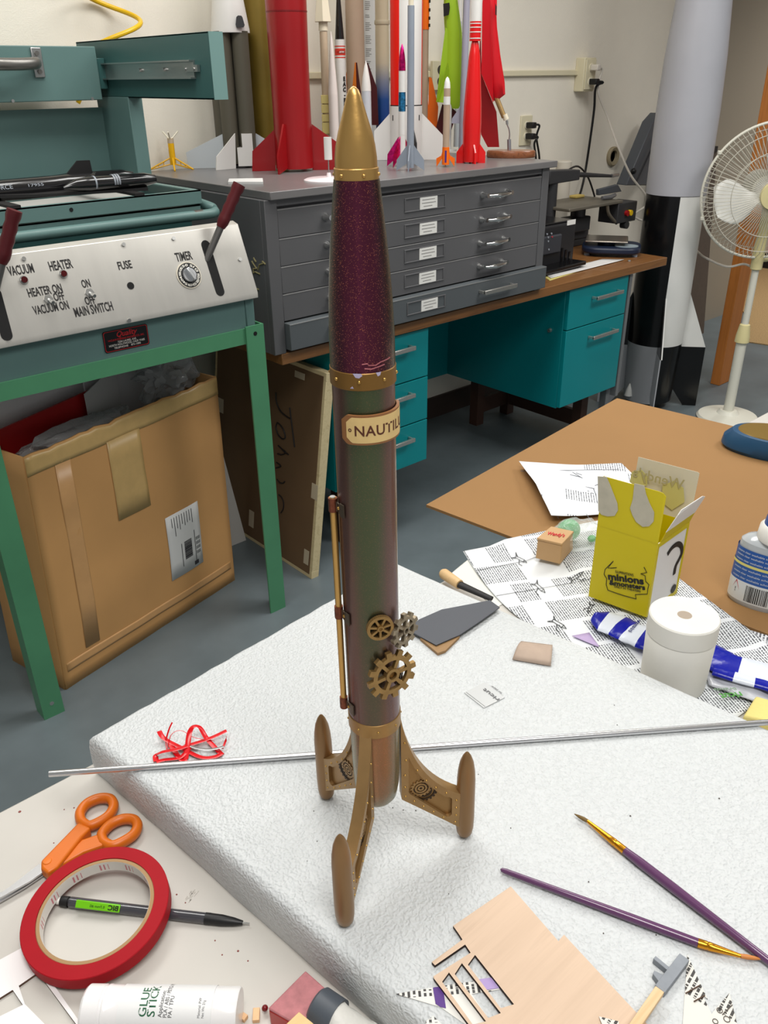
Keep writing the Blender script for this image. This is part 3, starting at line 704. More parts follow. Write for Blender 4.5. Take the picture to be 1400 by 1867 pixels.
for i, (z0, z1) in enumerate(DZ):
    yo = DY+.002 if i < 4 else DY-.022
    x1d = CX1-.036 if i < 4 else CX1-.004
    d_ = MB().box(CX0+.039, x1d, yo, yo+.018 if i < 4 else DY+.02, z0, z1).build('drawer', m_cab if i < 4 else mat('slate_enamel', (90, 95, 98), .42, .1), fc, bevel=.0015)
    MB().box(CX0+.040, x1d-.001, yo-.0006, yo+.001, z1-.003, z1-.0012).build('edge_highlight_strip', mat('edge_highlight', (150, 149, 147), .4, .3), d_)  # paler strip paints a highlight along each drawer's top edge
    # embossed label frame and card
    fx0, fx1 = AY(737+5*(i == 4), 380, yo).x, AY(812+4*(i == 4), 370, yo).x
    zc = (z0+z1)/2+.002; rim = MB()
    for (a0, a1, b0, b1) in ((fx0, fx1, zc+.016, zc+.020), (fx0, fx1, zc-.020, zc-.016), (fx0, fx0+.005, zc-.016, zc+.016), (fx1-.005, fx1, zc-.016, zc+.016)): rim.box(a0, a1, yo-.0022, yo, b0, b1)
    rm = rim.build('label_holder', m_cab, d_, bevel=.0008)
    c0 = fx0+(fx1-fx0)*.36; c1 = fx0+(fx1-fx0)*.78
    cd = MB().box(c0, c1, yo-.003, yo-.0004, zc-.0165, zc+.0165).build('label_card', m_card, rm)
    ln = MB()
    for k, (q0, q1) in enumerate(((.12, .85), (.1, .9), (.2, .7))): ln.box(c0+(c1-c0)*q0, c0+(c1-c0)*q1, yo-.0034, yo-.003, zc+.009-.009*k, zc+.0104-.009*k)
    ln.build('label_writing', mat('pen_grey', (120, 118, 116), .7), cd, smooth=0)
    hx0, hx1, hzp = [(877, 925, 353), (875, 922, 397), (872, 919, 440), (871, 916, 483), (873, 931, 526)][i]
    H0, H1 = AY(hx0, hzp, yo), AY(hx1, hzp-6, yo); hz = zc if i < 4 else zc+.002
    for (a_, b_) in ((H0.x, H1.x), (CX0+CX1-H1.x-.02, CX0+CX1-H0.x-.02)):
        if i < 4:
            hd = MB().tube([(a_+.008, yo-.022, hz), (a_+.022, yo-.027, hz-.001), (a_+.05, yo-.030, hz-.002), (b_-.022, yo-.027, hz-.001), (b_-.008, yo-.022, hz)], [.004, .006, .0095, .007, .004], 12, flat=.9).build('handle', m_chrome, d_)
            for xx in (a_+.006, b_-.006): MB().lathe([(.0, -.0), (.0105, 0), (.010, .006), (.006, .014), (.006, .024), (.0, .026)], 14).at(Matrix()).build('handle_rosette', m_chrome, hd) if False else MB().tube([(xx, yo+.0005, hz), (xx, yo-.006, hz), (xx, yo-.014, hz), (xx, yo-.027, hz)], [.0105, .010, .006, .007], 14).build('handle_rosette', m_chrome, hd)
        else: pull(d_, a_, b_, yo, hz)

ZT = 1.166   # cabinet top
# scratches: yellow marks on the dark left side
m_scf = mat('yellow_scuff', (138, 130, 92), .7)
for (x, y, x2, y2) in ((459, 476, 468, 490), (467, 490, 462, 497), (463, 470, 467, 478), (470, 492, 481, 480), (462, 498, 474, 500), (478, 478, 484, 482), (463, 530, 472, 528)):
    P, Q = AX(x, y, CX0-.0006), AX(x2, y2, CX0-.0006); MB().tube([P, (P+Q)/2+Vector((0, .006, .004)), Q], .0022, 6).build('scratch_mark', m_scf, fc)

# ------------------------------------------------------------------ printer, papers, scale, scroll saw on the desk
m_prn = mat('printer_black', (34, 34, 37), .4)
m_prn2 = mat('printer_gloss', (16, 16, 18), .2)
ZD = .747
pr = thing('printer', 'black desktop printer with open tray beside the flat file cabinet', 'printer', (2.62, 2.08, ZD))
pf = AZ(1043, 470, ZD).y if False else 2.02
a_ = AY(1050, 470, 2.0)
X0p, X1p = 2.40, AY(1046, 460, 2.02).x
MB().box(X0p, X1p, 2.02, 2.36, ZD+.006, ZD+.165).build('body', m_prn, pr, bevel=.008, bseg=3)
MB().box(X0p+.005, X1p-.005, 2.03, 2.30, ZD+.165, ZD+.172).build('lid', m_prn2, pr, bevel=.003)
p0, p1 = AY(991, 424, 2.015), AY(1020, 460, 2.015)
cp = MB().box(X0p+.02, p1.x+.0, 2.008, 2.022, ZD+.062, ZD+.132).build('control_panel', mat('panel_grey', (58, 60, 66), .35), pr, bevel=.006)
bt = MB()
for (xx, yy) in ((998, 427), (1006, 426), (1000, 433), (1000, 440), (1001, 455)): P = AY(xx, yy, 2.006); bt.cyl((P.x, 2.009, P.z), (P.x, 2.006, P.z), .0035, n=10)
bt.build('buttons', mat('button_grey', (150, 156, 164), .4), cp); P = AY(1007, 432, 2.006); MB().cyl((P.x, 2.009, P.z), (P.x, 2.0055, P.z), .003, n=10).build('stop_button', mat('button_red', (190, 60, 70), .4), cp)
for k in range(3):
    P = AY(1024+7*k, 470, 2.017); MB().box(P.x-.005, P.x+.005, 2.0165, 2.0215, ZD+.02, ZD+.075-.01*k).build('vent_slot', m_prn2, pr)
TX = X1p-.015
MB().hull8([(X0p, 1.945, ZD+.004), (TX, 1.945, ZD+.012), (TX, 2.02, ZD+.014), (X0p, 2.02, ZD+.004)], [(X0p, 1.945, ZD+.020), (TX, 1.945, ZD+.028), (TX, 2.02, ZD+.026), (X0p, 2.02, ZD+.020)]).build('paper_tray', m_prn2, pr, bevel=.004)
for xx in (X0p+.02, X1p-.02):
    for yy in (2.05, 2.33): MB().cyl((xx, yy, ZD), (xx, yy, ZD+.008), .012, n=12).build('foot', m_prn2, pr)
P0, P1 = AY(1035, 408, 2.0195), AY(1049, 403, 2.0195)
MB().box(P0.x-.004, P1.x, 2.0185, 2.0202, P0.z-.006, P0.z+.012).build('sticker', m_card, pr)
tag(MB().slab([(2.39, 2.14, ZD+.175), (2.52, 2.10, ZD+.176), (2.60, 2.24, ZD+.185), (2.41, 2.28, ZD+.185)], .002).build('paper_sheet', mat('paper_white', (232, 232, 236), .6), loc=(2.45, 2.2, ZD+.17)), 'white sheet lying on top of the black printer', 'paper')
def sheetpx(name, label, px, z, m, wav=.0, t=.0012, cat='paper', nseg=10, seed=0, zf=None):
    c = [AZ(x, y, z) for x, y in px]
    def fn(u, v):
        p = (c[0]*(1-u)+c[1]*u)*(1-v)+(c[3]*(1-u)+c[2]*u)*v
        p.z = z+wav*(.5+.5*mnoise.noise((u*3+seed, v*3, seed)))+(zf(u, v) if zf else 0); return p
    ctr = sum(c, Vector())/4
    return tag(MB().grid(nseg, nseg, fn).build(name, m, loc=(ctr.x, ctr.y, z), solid=t, soff=1), label, cat)
sheetpx('paper_sheet', 'yellow sheet under white papers at the front edge of the desk', [(988, 503), (1074, 478), (1080, 487), (1002, 512)], ZD+.0004, mat('paper_yellow', (226, 214, 130), .6), 0)
sheetpx('paper_sheet', 'loose white papers in front of the printer on the desk', [(992, 500), (1098, 473), (1138, 474), (1004, 508)], ZD+.002, mat('paper_white2', (224, 222, 220), .6), .002)
# digital scale
m_navy = mat('navy_plastic', (26, 36, 58), .35)
sc = AZ(1113, 462, ZD)
sd = thing('digital_scale', 'navy blue digital scale with steel weighing plate on the desk', 'scale', (sc.x, sc.y, ZD))
rx = RGT(sc); ux = Vector((-rx.y, rx.x, 0))
def loc_plate(c, poly, z0, z1): return MB().hull8([c+rx*x+ux*y+Vector((0, 0, z0)) for x, y in poly], [c+rx*x+ux*y+Vector((0, 0, z1)) for x, y in poly])
cz = Vector((sc.x, sc.y, ZD)); w_ = 52*MPP(sc)
el = [(w_*math.copysign(abs(math.cos(t))**.55, math.cos(t)), w_*.85*math.copysign(abs(math.sin(t))**.55, math.sin(t))) for t in [2*math.pi*i/40 for i in range(40)]]
loc_plate(cz, el, .012, .038).build('body', m_navy, sd, bevel=.008, bseg=3)
loc_plate(cz+rx*w_*.50-ux*w_*.30, ring_pts(w_*.40, 24, ry=w_*.30), .038, .0405).build('display_panel', mat('display_grey', (150, 164, 172), .3), sd)
loc_plate(cz-rx*w_*.18+ux*w_*.08, [(-w_*.72, -w_*.62), (w_*.72, -w_*.62), (w_*.72, w_*.62), (-w_*.72, w_*.62)], .052, .060).build('weighing_plate', mat('worn_steel', (150, 142, 132), .3, .8), sd, bevel=.004)
loc_plate(cz-rx*w_*.18+ux*w_*.08, ring_pts(w_*.3, 16), .037, .053).build('plate_support', m_navy, sd)
for x, y in ((-.8, -.5), (.8, -.5), (-.8, .5), (.8, .5)): MB().cyl(cz+rx*x*w_+ux*y*w_*.8, cz+rx*x*w_+ux*y*w_*.8+Vector((0, 0, .014)), .012, n=14).build('foot', mat('clear_foot', (170, 186, 204), .2), sd)
# scroll saw
m_saw = mat('saw_charcoal', (54, 54, 56), .5, .2, var=(6, .15))
m_sawtab = mat('saw_table', (122, 116, 104), .45, .5, var=(5, .15))
sY = 2.26
ss = thing('scroll_saw', 'dusty dark scroll saw with tilting metal table behind the printer', 'scroll saw', (2.95, sY, ZD))
def sp(x, y, Y=sY): return AY(x, y, Y)
SF = 2.15; SB_ = 2.37
tz = AY(1122, 367, SF).z
sx0, sx1 = AY(1040, 362, SF).x, AY(1128, 366, SF).x
MB().box(sx0, sx1+.035, SF, SB_, tz-.013, tz).build('saw_table', m_sawtab, ss, bevel=.003)
cx_ = (sx0+sx1)/2+.02; cy_ = (SF+SB_)/2
MB().box(sx0-.10, sx1+.02, SF+.10, SB_-.02, ZD, ZD+.028).build('foot_plate', m_saw, ss, bevel=.004)
MB().box(cx_-.11, cx_+.10, SF+.10, SB_-.04, ZD+.028, ZD+.072).build('base', m_saw, ss, bevel=.006)
MB().box(sx0-.05, cx_+.07, cy_-.035, cy_+.035, tz-.12, tz-.06).build('lower_arm', m_saw, ss, bevel=.006)
MB().tube([(cx_+.02, cy_, ZD+.07), (cx_+.02, cy_, tz-.012)], .032, 18).build('trunnion', m_saw, ss)
ax0 = AY(1006, 320, cy_); ax1 = AY(1047, 317, cy_); ax2 = AY(1118, 321, cy_)
MB().hull8([(ax0.x-.05, cy_-.03, ax0.z-.030), (ax1.x, cy_-.03, ax1.z-.022), (ax1.x, cy_+.03, ax1.z-.022), (ax0.x-.05, cy_+.03, ax0.z-.030)], [(ax0.x-.05, cy_-.03, ax0.z+.024), (ax1.x, cy_-.03, ax1.z+.018), (ax1.x, cy_+.03, ax1.z+.018), (ax0.x-.05, cy_+.03, ax0.z+.024)]).build('arm_head', m_saw, ss, bevel=.004)
MB().tube([(ax1.x-.02, cy_, ax1.z), (ax2.x, cy_, ax2.z)], [.012, .006], 10).build('upper_arm', m_saw, ss)
MB().cyl((ax2.x-.02, cy_-.004, ax2.z+.003), (ax2.x+.03, cy_-.004, ax2.z+.004), .008, n=10).build('blade_clamp', m_steel, ss)
MB().tube([(ax0.x+.0, cy_+.0, ZD+.028), (ax0.x+.0, cy_+.0, ax0.z-.02)], .028, 14).build('column', m_saw, ss)
MB().tube(smooth_path([(ax1.x-.01, cy_+.03, ax1.z+.012), (ax1.x+.09, cy_+.05, ax1.z+.02), (ax1.x+.17, cy_+.05, ax1.z-.03), (ax1.x+.22, cy_+.04, tz+.001)], 5), .004, 8).build('blower_hose', m_black, ss)
MB().slab([AY(1089, 356, SF+.07), AY(1089, 345, SF+.07), AY(1124, 336, SF+.07), AY(1131, 349, SF+.07)], .018).build('dust_shield', mat('slate_plastic', (64, 68, 74), .4), ss, bevel=.003)
hd0 = AY(1110, 357, SF+.06)
MB().tube([(hd0.x-.05, SF+.06, tz+.009), (hd0.x, SF+.05, tz+.009), (hd0.x+.06, SF+.07, tz+.011)], [.008, .010, .008], 10).build('hold_down', mat('grey_foot', (92, 92, 94), .4), ss)
MB().tube(smooth_path([AY(1107, 371, SF+.01), AY(1109, 388, SF+.01), AY(1117, 400, SF+.01), AY(1124, 407, SF+.01)], 5), .007, 8).build('tilt_scale', mat('tilt_metal', (120, 112, 98), .5, .5), ss)
qa, qb = AY(1128, 375, SF), AY(1158, 402, SF)
sb = MB().box(qa.x, qb.x, SF, SF+.10, qb.z, tz-.0135).build('switch_box', m_saw, ss, bevel=.003)
P = AY(1144, 388, SF); MB().cyl((P.x-.013, SF+.001, P.z), (P.x-.013, SF-.012, P.z), .012, n=16).build('stop_button', mat('signal_red', (150, 14, 20), .35), sb); MB().cyl((P.x+.010, SF+.001, P.z), (P.x+.010, SF-.014, P.z), .012, n=16).build('switch_key', mat('signal_yellow', (232, 190, 20), .35), sb)
P = AY(1140, 410, SF+.01); MB().tube([(P.x, SF, P.z), (P.x, SF+.03, P.z)], .016, 14).build('tilt_knob', m_saw, ss)
P = AY(1053, 348, SB_-.03)
tag(MB().box(P.x-.035, P.x+.03, SB_-.05, SB_-.012, tz, tz+.012).build('yellow_scrap', mat('yellow_foam', (196, 172, 96), .8), loc=(P.x, SB_-.03, tz), bevel=.004), 'small yellow scrap lying at the back of the scroll saw table', 'scrap')
# grey lidded machine at the right end of the desk
lm = thing('lidded_machine', 'dark blue grey machine with raised slanted lid at the right end of the desk', 'machine', (3.08, 2.42, ZD))
LY0, LY1 = 2.44, 2.50
lx0 = AY(1140, 340, LY0).x
MB().box(lx0, 3.19+.0, LY0, LY1, ZD, AY(1140, 338, LY0).z).build('body', mat('slate_housing', (52, 56, 64), .45), lm, bevel=.006) if lx0 < 3.15 else MB().box(3.02, 3.19, LY0, LY1, ZD, AY(1140, 338, LY0).z).build('body', mat('slate_housing', (52, 56, 64), .45), lm, bevel=.006)
LQ = [AY(x, y, LY0) for x, y in ((1142, 338), (1190, 222), (1205, 205), (1205, 300), (1180, 338))]
MB().hull8(LQ, [p+Vector((0, LY1-LY0, 0)) for p in LQ]).build('lid', mat('slate_lid', (78, 82, 88), .4), lm, bevel=.004)
MB().tube([AY(1158, 336, LY0-.012), AY(1196, 254, LY0-.012)], .004, 8).build('lid_strut', mat('dark_strut', (24, 26, 32), .4), lm)
MB().ball(AY(1155, 312, LY0-.006), .014, 12, 8).build('hinge_knob', m_black, lm)
# white cylinder standing behind the cabinet
wc = AY(1028, 300, 2.48)
tag(MB().lathe([(.0, 0), (.035, 0), (.035, wc.z+.012-ZD), (.032, wc.z+.016-ZD), (0, wc.z+.016-ZD)], 24, (wc.x, 2.48, ZD)).build('white_canister', mat('canister_white', (205, 198, 184), .5), loc=(wc.x, 2.48, ZD)), 'tall pale canister standing behind the saw arm at the wall', 'canister')
tag(MB().lathe([(0, 0), (.006, 0), (.007, .003), (.004, .006), (0, .007)], 12, (AZ(1147, 477, ZD).x, AZ(1147, 477, ZD).y, ZD)).build('metal_nut', m_steel, loc=AZ(1147, 477, ZD)), 'tiny shiny metal fitting on the desk in front of the scale', 'fitting')
# ------------------------------------------------------------------ model rockets on the cabinet
def base(x, y): p = AZ(x, y, ZT); p.z = ZT; return p
def baseY(x, y, Y): p = AY(x, y, Y); return Vector((p.x, p.y, ZT))   # stands at depth Y and is seen at pixel column x (at row y)
def prof(P, rows, bottom=None):
    """rows: (pixel y, pixel width) from top to bottom -> lathe profile above the base"""
    out = []
    for y, w in rows:
        z = HZ(P, y); out.append((w/2*MPP((P.x, P.y, z)), z-P.z))
    out = [(max(r, .0003), max(z, .0)) for r, z in out][::-1]
    if bottom is not None: out[0] = (out[0][0], bottom)
    return out
def body(name, P, rows, m, parent, bottom=None, n=32, dx=0.0):
    q = prof(P, rows, bottom); return MB().lathe([(0, q[0][1])]+q+[(0, q[-1][1])], n, (P.x, P.y, P.z)).build(name, m, parent)
def finpx(P, az, px, t, name, m, parent):
    d_ = Vector((math.cos(az), math.sin(az), 0)); n = Vector((-d_.y, d_.x, 0))
    return MB().slab([(lambda p: Vector((p.x, p.y, max(p.z, P.z+.0006))))(ONP(x, y, P, n)) for x, y in px], t).build(name, m, parent)
def finrz(P, az, rz, t, name, m, parent):
    d_ = Vector((math.cos(az), math.sin(az), 0))
    return MB().slab([P+d_*r+Vector((0, 0, z)) for r, z in rz], t).build(name, m, parent)
def side(P): return VAZ(P)-math.pi/2     # azimuth of picture-right at P
m_white = mat('white_gloss_paint', (226, 224, 220), .35)
m_white2 = mat('white_matt', (216, 216, 214), .6)
m_palegrey = mat('pale_grey_card', (188, 194, 198), .6)

# yellow tripod launch stands (two)
m_yel = mat('yellow_plastic', (236, 180, 16), .4); m_tan = mat('tan_paper', (196, 176, 150), .6); m_ivory = mat('ivory_plastic2', (226, 220, 200), .45)
def lander(P, k, label, nm='toy_lander'):
    t = thing(nm, label, 'model', P, 'yellow toy landers')
    s = k*MPP(P); rt = RGT(P); fw_ = Vector((-rt.y, rt.x, 0))
    def q(x, y, z): return P+rt*x*s+fw_*y*s+Vector((0, 0, z*s))
    MB().tube([q(0, 0, 8), q(0, 0, 44)], 5.5*s, 16).build('body_tube', m_yel, t)
    MB().tube([q(0, 0, 44), q(0, 0, 52)], 5.6*s, 16).build('paper_collar', m_tan, t)
    c = MB()
    for a in (0, 2.1, 4.2):
        dx, dy = math.cos(a+.35), math.sin(a+.35); c.tube([q(0, 0, 51), q(dx*5, dy*5, 53), q(dx*16, dy*16, 63)], 1.3*s, 6); 
    c.build('top_prongs', m_ivory, t)
    for a in (3.25, 4.75, 5.75):
        dx, dy = math.cos(a), math.sin(a); L = 44 if a < 4 else 40
        lg = MB(); lg.tube([q(dx*5, dy*5, 19), q(dx*L, dy*L, 1)], 1.5*s, 6); lg.tube([q(dx*5, dy*5, 9), q(dx*L, dy*L, 1)], 1.2*s, 6)
        for f in (.3, .55): lg.tube([q(dx*(5+(L-5)*f), dy*(5+(L-5)*f), 19-18*f), q(dx*(5+(L-5)*f), dy*(5+(L-5)*f), 9-8*f)], .9*s, 5)
        lg.build('strut_leg', m_yel, t)
lander(base(317, 309), 1.0, 'yellow toy lander standing alone on tripod legs at the cabinet edge')
lander(base(350, 293), .9, 'second yellow toy lander half hidden behind the pale grey fin')

# white finned launcher with olive booster tubes
P = base(447, 306); P = P+Vector((0, .02, 0)); P.z = ZT
wl = thing('model_rocket', 'white finned rocket with olive twin tubes and white capsule', 'model rocket', P)
sd_ = side(P); rt = RGT(P); fwv = Vector((-rt.y, rt.x, 0))
finpx(P, sd_+.0, [(345, 317), (339, 278), (410, 242), (425, 242), (425, 318)], .004, 'fin', m_palegrey, wl)
finrz_ = finpx(P-fwv*.03, sd_+math.pi+.55, [(396, 332), (394.5, 286), (428, 243), (431, 322)], .004, 'fin', m_white, wl)
finpx(P+fwv*.02, sd_, [(462, 318), (466, 243), (498, 262), (500, 318)], .004, 'fin', m_palegrey, wl)
wb = MB(); a, b = ONP(432, 268, P-fwv*.03, fwv), ONP(465, 320, P-fwv*.03, fwv)
zl, zh = P.z+.006, HZ(P, 268); zh2 = HZ(P, 243)
wb.hull8([a+Vector((0, 0, zl-a.z)), Vector((b.x, b.y, zl)), Vector((b.x, b.y, zl))+fwv*.09, a+fwv*.09+Vector((0, 0, zl-a.z))], [Vector((a.x, a.y, zh)), Vector((b.x, b.y, zh)), Vector((b.x, b.y, zh))+fwv*.09, Vector((a.x, a.y, zh))+fwv*.09])
c_ = ONP(441, 260, P-fwv*.03, fwv)
wb.hull8([Vector((c_.x, c_.y, zh)), Vector((b.x, b.y, zh)), Vector((b.x, b.y, zh))+fwv*.012, Vector((c_.x, c_.y, zh))+fwv*.012], [Vector((c_.x, c_.y, zh2)), Vector((b.x, b.y, zh2)), Vector((b.x, b.y, zh2))+fwv*.012, Vector((c_.x, c_.y, zh2))+fwv*.012])
wb.build('fin_can', m_white, wl)
MB().cyl(P+Vector((0, 0, 0)), P+Vector((0, 0, .008)), .03, n=20).build('base_plug', m_matblk, wl)
m_olive = mat('olive_paint', (88, 84, 72), .55)
z56 = HZ(P, 57); tr = 15.5*MPP((P.x, P.y, z56))
for dx, dy in ((-1.03, 0), (1.03, .0), (0, 1.8), (-1.9, 1.75)):
    c_ = P+rt*(dx*tr)+fwv*(dy*tr)
    MB().cyl(Vector((c_.x, c_.y, P.z+.014)), Vector((c_.x, c_.y, z56)), tr, n=28).build('booster_tube', m_olive, wl)
cc = P+fwv*.9*tr
zt0 = HZ(cc, 0); capr = 35*MPP((cc.x, cc.y, z56))
MB().lathe([(0, z56-.004), (capr, z56-.004), (capr, z56+.004), (capr*.80, zt0), (capr*.72, zt0+.05), (capr*.4, zt0+.16), (0, zt0+.19)], 36, (cc.x, cc.y, 0)).build('capsule', m_white, wl)
wp = [ONP(x, y, cc-fwv*capr*.86, fwv) for x, y in ((431, 50), (429.5, 45), (431, 31), (434, 28.5), (440, 29), (442, 32), (446, 46), (444, 50))]
MB().slab([p-fwv*.004 for p in wp], .012).build('window', mat('smoke_window', (64, 64, 66), .3), wl)
# olive gold tube behind the red rocket
P = baseY(482, 150, 2.465)
og = thing('model_rocket', 'thick dull gold tube rocket standing between olive tubes and the big red rocket', 'model rocket', P)
z0 = HZ(P, -10); r_ = 36*MPP((P.x, P.y, HZ(P, 60)))
m_ogold = mat('dull_gold_paint', (116, 96, 34), .4, .35, var=(5, .2))
MB().lathe([(0, 0), (r_, 0), (r_, z0-ZT+.25), (r_*.6, z0-ZT+.36), (0, z0-ZT+.42)], 36, (P.x, P.y, ZT)).build('body_tube', m_ogold, og)
for q_ in ((455, 205), (470, 300)): pass
finpx(P-Vector((0, .0, 0)), side(P), [(486, 300), (478, 262), (492, 190), (500, 190), (500, 300)], .003, 'fin', m_ogold, og)

# big red rocket
m_red = mat('crimson_paint', (146, 12, 18), .34, coat=.2, var=(4, .08))
P = base(538, 311); P.z = ZT
rr = thing('model_rocket', 'big thick crimson rocket with four swept fins at the front of the cabinet top', 'model rocket', P)
body('body_tube', P, [(-120, 60), (-60, 74), (0, 76), (100, 72), (200, 69), (311, 68)], m_red, rr, .008)
zr = HZ(P, 22); MB().lathe([(.038*1.0, -.0006), (.0001, .0)], 4, (P.x, P.y, zr)) if False else None
q = prof(P, [(20, 76.3), (22.5, 76.3)]); MB().lathe([(0, q[0][1])]+q+[(0, q[-1][1])], 36, P).build('seam_ring', mat('dark_crimson', (120, 10, 16), .4), rr)
sd_ = side(P)
finpx(P, sd_, [(503, 233), (503, 322), (461, 326), (460, 275.5)], .005, 'fin', m_red, rr)
finpx(P, sd_, [(568, 226), (613, 258), (614, 321), (570, 320)], .005, 'fin', m_red, rr)
r_ = 34*MPP(P); zf1 = HZ(P, 224)-ZT
finrz(P, VAZ(P)+math.pi-.42, [(r_*.97, zf1-.004), (r_*.97+.012, zf1+.0), (r_+.062, zf1*.38), (r_+.062, 0), (r_*.97, .012)], .005, 'fin', m_red, rr)
finrz(P, VAZ(P)-.3, [(r_*.97, zf1), (r_+.062, zf1*.45), (r_+.062, 0), (r_*.97, .012)], .005, 'fin', m_red, rr)
# white strip and display disc
tag(MB().slab([base(416, 336), base(480, 336), base(479, 329), base(418, 330)], .006).build('white_strip', m_white2, loc=base(447, 333)), 'flat white plastic strip lying on the cabinet edge below the white fins', 'strip').location.z += .0032
P = base(600, 329); P.z = ZT
ds = thing('display_stand', 'small round white stand with a thin rod and white paper tube', 'display stand', P)
rd = 46*MPP(P); MB().lathe([(0, 0), (rd, 0), (rd, .003), (rd*.9, .006), (.007, .009), (.005, .02), (0, .02)], 40, P).build('base_disc', mat('pinkish_white', (232, 222, 224), .3), ds)
MB().cyl(P+Vector((0, 0, .015)), Vector((P.x, P.y, HZ(P, 285))), .0016, n=8).build('rod', m_steel, ds)
rt_ = 7*MPP(P); z0, z1 = HZ(P, 291), HZ(P, 250)
MB().lathe([(rt_*.6, z0), (rt_, z0), (rt_*1.02, z1), (rt_*.7, z1), (rt_*.6, z0+.002)], 20, (P.x, P.y, 0), caps=False).build('paper_tube', m_white, ds)

# cream escape-tower rocket with yellow bands, slender white rocket
P = baseY(593, 150, 2.40)
m_crm = mat('cream_paint', (226, 216, 192), .45)
cr = thing('model_rocket', 'cream capsule rocket on a tan tube with yellow foam blocks', 'model rocket', P)
body('body_tube', P, [(57, 14), (285, 14)], m_tan, cr, .001)
body('neck', P, [(30, 15.5), (56, 17)], m_crm, cr)
rt = RGT(P); fwv = Vector((-rt.y, rt.x, 0)); s = MPP((P.x, P.y, HZ(P, 20)))
zt0 = HZ(P, -60); zb = HZ(P, 40); zc_ = HZ(P, 33)
def ringp(hw_, z): return [P+rt*hw_*math.cos(a)+fwv*hw_*math.sin(a)+Vector((0, 0, z-P.z)) for a in [math.pi/6+i*math.pi/3 for i in range(6)]]
MB().rings([ringp(17*s, zb), ringp(16*s, zc_), ringp(12*s, HZ(P, -2)), ringp(8*s, zt0), ringp(1*s, zt0+.08)]).build('capsule', m_crm, cr, bevel=.001)
for k, (ya, yb) in enumerate(((173, 189), (190, 206), (208, 222), (223, 244))):
    za, zb_ = HZ(P, yb), HZ(P, ya); h_ = 7*s
    p = P-fwv*.004+rt*(-.004)
    MB().hull8([p+rt*a+fwv*b+Vector((0, 0, za-p.z+.0005)) for a, b in ((-h_, -h_), (h_, -h_), (h_, h_), (-h_, h_))], [p+rt*a+fwv*b+Vector((0, 0, zb_-p.z-.0005)) for a, b in ((-h_, -h_), (h_, -h_), (h_, h_), (-h_, h_))]).build('yellow_block', mat('pale_yellow_foam', (216, 200, 128), .6), cr, bevel=.001)
P = baseY(608, 200, 2.36)
sw = thing('model_rocket', 'slender white tapered rocket between the cream rocket and the logo rocket', 'model rocket', P)
m_pinkw = mat('warm_white_paint', (228, 218, 212), .4)
body('nose_cone', P, [(57, 1), (70, 5), (100, 9), (140, 14), (172, 17.5)], m_pinkw, sw)
body('body_tube', P, [(172, 17.5), (292, 18)], m_pinkw, sw, 0)

# white rocket with black nose and red logo
P = baseY(621.5, 150, 2.42)
lr = thing('model_rocket', 'white rocket with long black nose and red logo band', 'model rocket', P)
body('nose_cone', P, [(-40, 2), (0, 8), (40, 13), (72, 17)], m_glossblk, lr)
body('body_tube', P, [(72, 19), (280, 21)], m_white, lr, 0)
m_logor = mat('logo_red', (216, 60, 44), .4)
for ya, yb in ((83.5, 85.5), (88.5, 101), (104, 106)):
    q = prof(P, [(ya, 19.6), (yb, 19.7)]); MB().lathe(q, 32, P, caps=False).build('logo_band', m_logor, lr)
fz = VAZ(P)+math.pi
def oncyl(me, P, r, az, zc, flipup=True):
    """wrap a flat XY mesh (x to the right, y up) round a vertical cylinder, facing azimuth az"""
    for v in me.vertices:
        a = az+v.co.x/r; rr_ = r+v.co.z
        v.co = Vector((P[0]+rr_*math.cos(a), P[1]+rr_*math.sin(a), zc+v.co.y))
    return me
rl = 9.9*MPP((P.x, P.y, HZ(P, 95)))
el = plate([[(x*.0135, y*.0042) for x, y in ring_pts(1, 28)]], .0006); me = oncyl(el, P, rl+.0006, fz+.25, HZ(P, 95)); link_mesh('logo_oval', me, m_matblk, lr, smooth=0)
tx = text_mesh('ESTES', .0065, .0002, .0002, 'CENTER', shear=.3); tx.transform(Matrix.Translation((.001, -.0022, .0008))); link_mesh('logo_word', oncyl(tx, P, rl+.0006, fz+.25, HZ(P, 95)), m_white, lr, smooth=0)
ws = []
zz = HZ(P, 140)
for ch in 'EAC-BR1':
    q = text_mesh(ch, .0175, .0007, .0002, 'CENTER'); ws.append(oncyl(q, P, 10.2*MPP(P)+.0006, fz+.62, zz-.012)); zz -= .0158
link_mesh('body_lettering', join_meshes(ws), m_matblk, lr, smooth=0)

# thick tan tube with maroon fins
P = baseY(647, 60, 2.46)
tn = thing('model_rocket', 'thick bare tan tube rocket with maroon and orange fins behind the gold tip', 'model rocket', P)
m_craft = mat('craft_tube', (178, 154, 132), .65, var=(8, .05))
body('body_tube', P, [(-140, 33), (268, 34)], m_craft, tn, 0, 36)
m_maroon = mat('maroon_paint', (70, 12, 18), .35); m_orang = mat('orange_fin_paint', (222, 120, 20), .4)
fwv = Vector((math.cos(VAZ(P)), math.sin(VAZ(P)), 0)); rt = RGT(P); r_ = 17*MPP(P)
pf_ = P-fwv*r_
zz = [HZ(P-fwv*.03, y) for y in (114, 165, 240)]
p0 = P-fwv*(r_-.002)+rt*.001
MB().hull8([p0+rt*(-.034)+Vector((0, 0, zz[2]-ZT)), p0-fwv*.05+Vector((0, 0, zz[2]-ZT)), p0+rt*.001+Vector((0, 0, zz[2]-ZT))], [p0+rt*(-.0035)+Vector((0, 0, zz[0]-ZT)), p0-fwv*.004+Vector((0, 0, zz[0]-ZT)), p0+rt*.001+Vector((0, 0, zz[0]-ZT))]).build('fin', m_orang, tn)
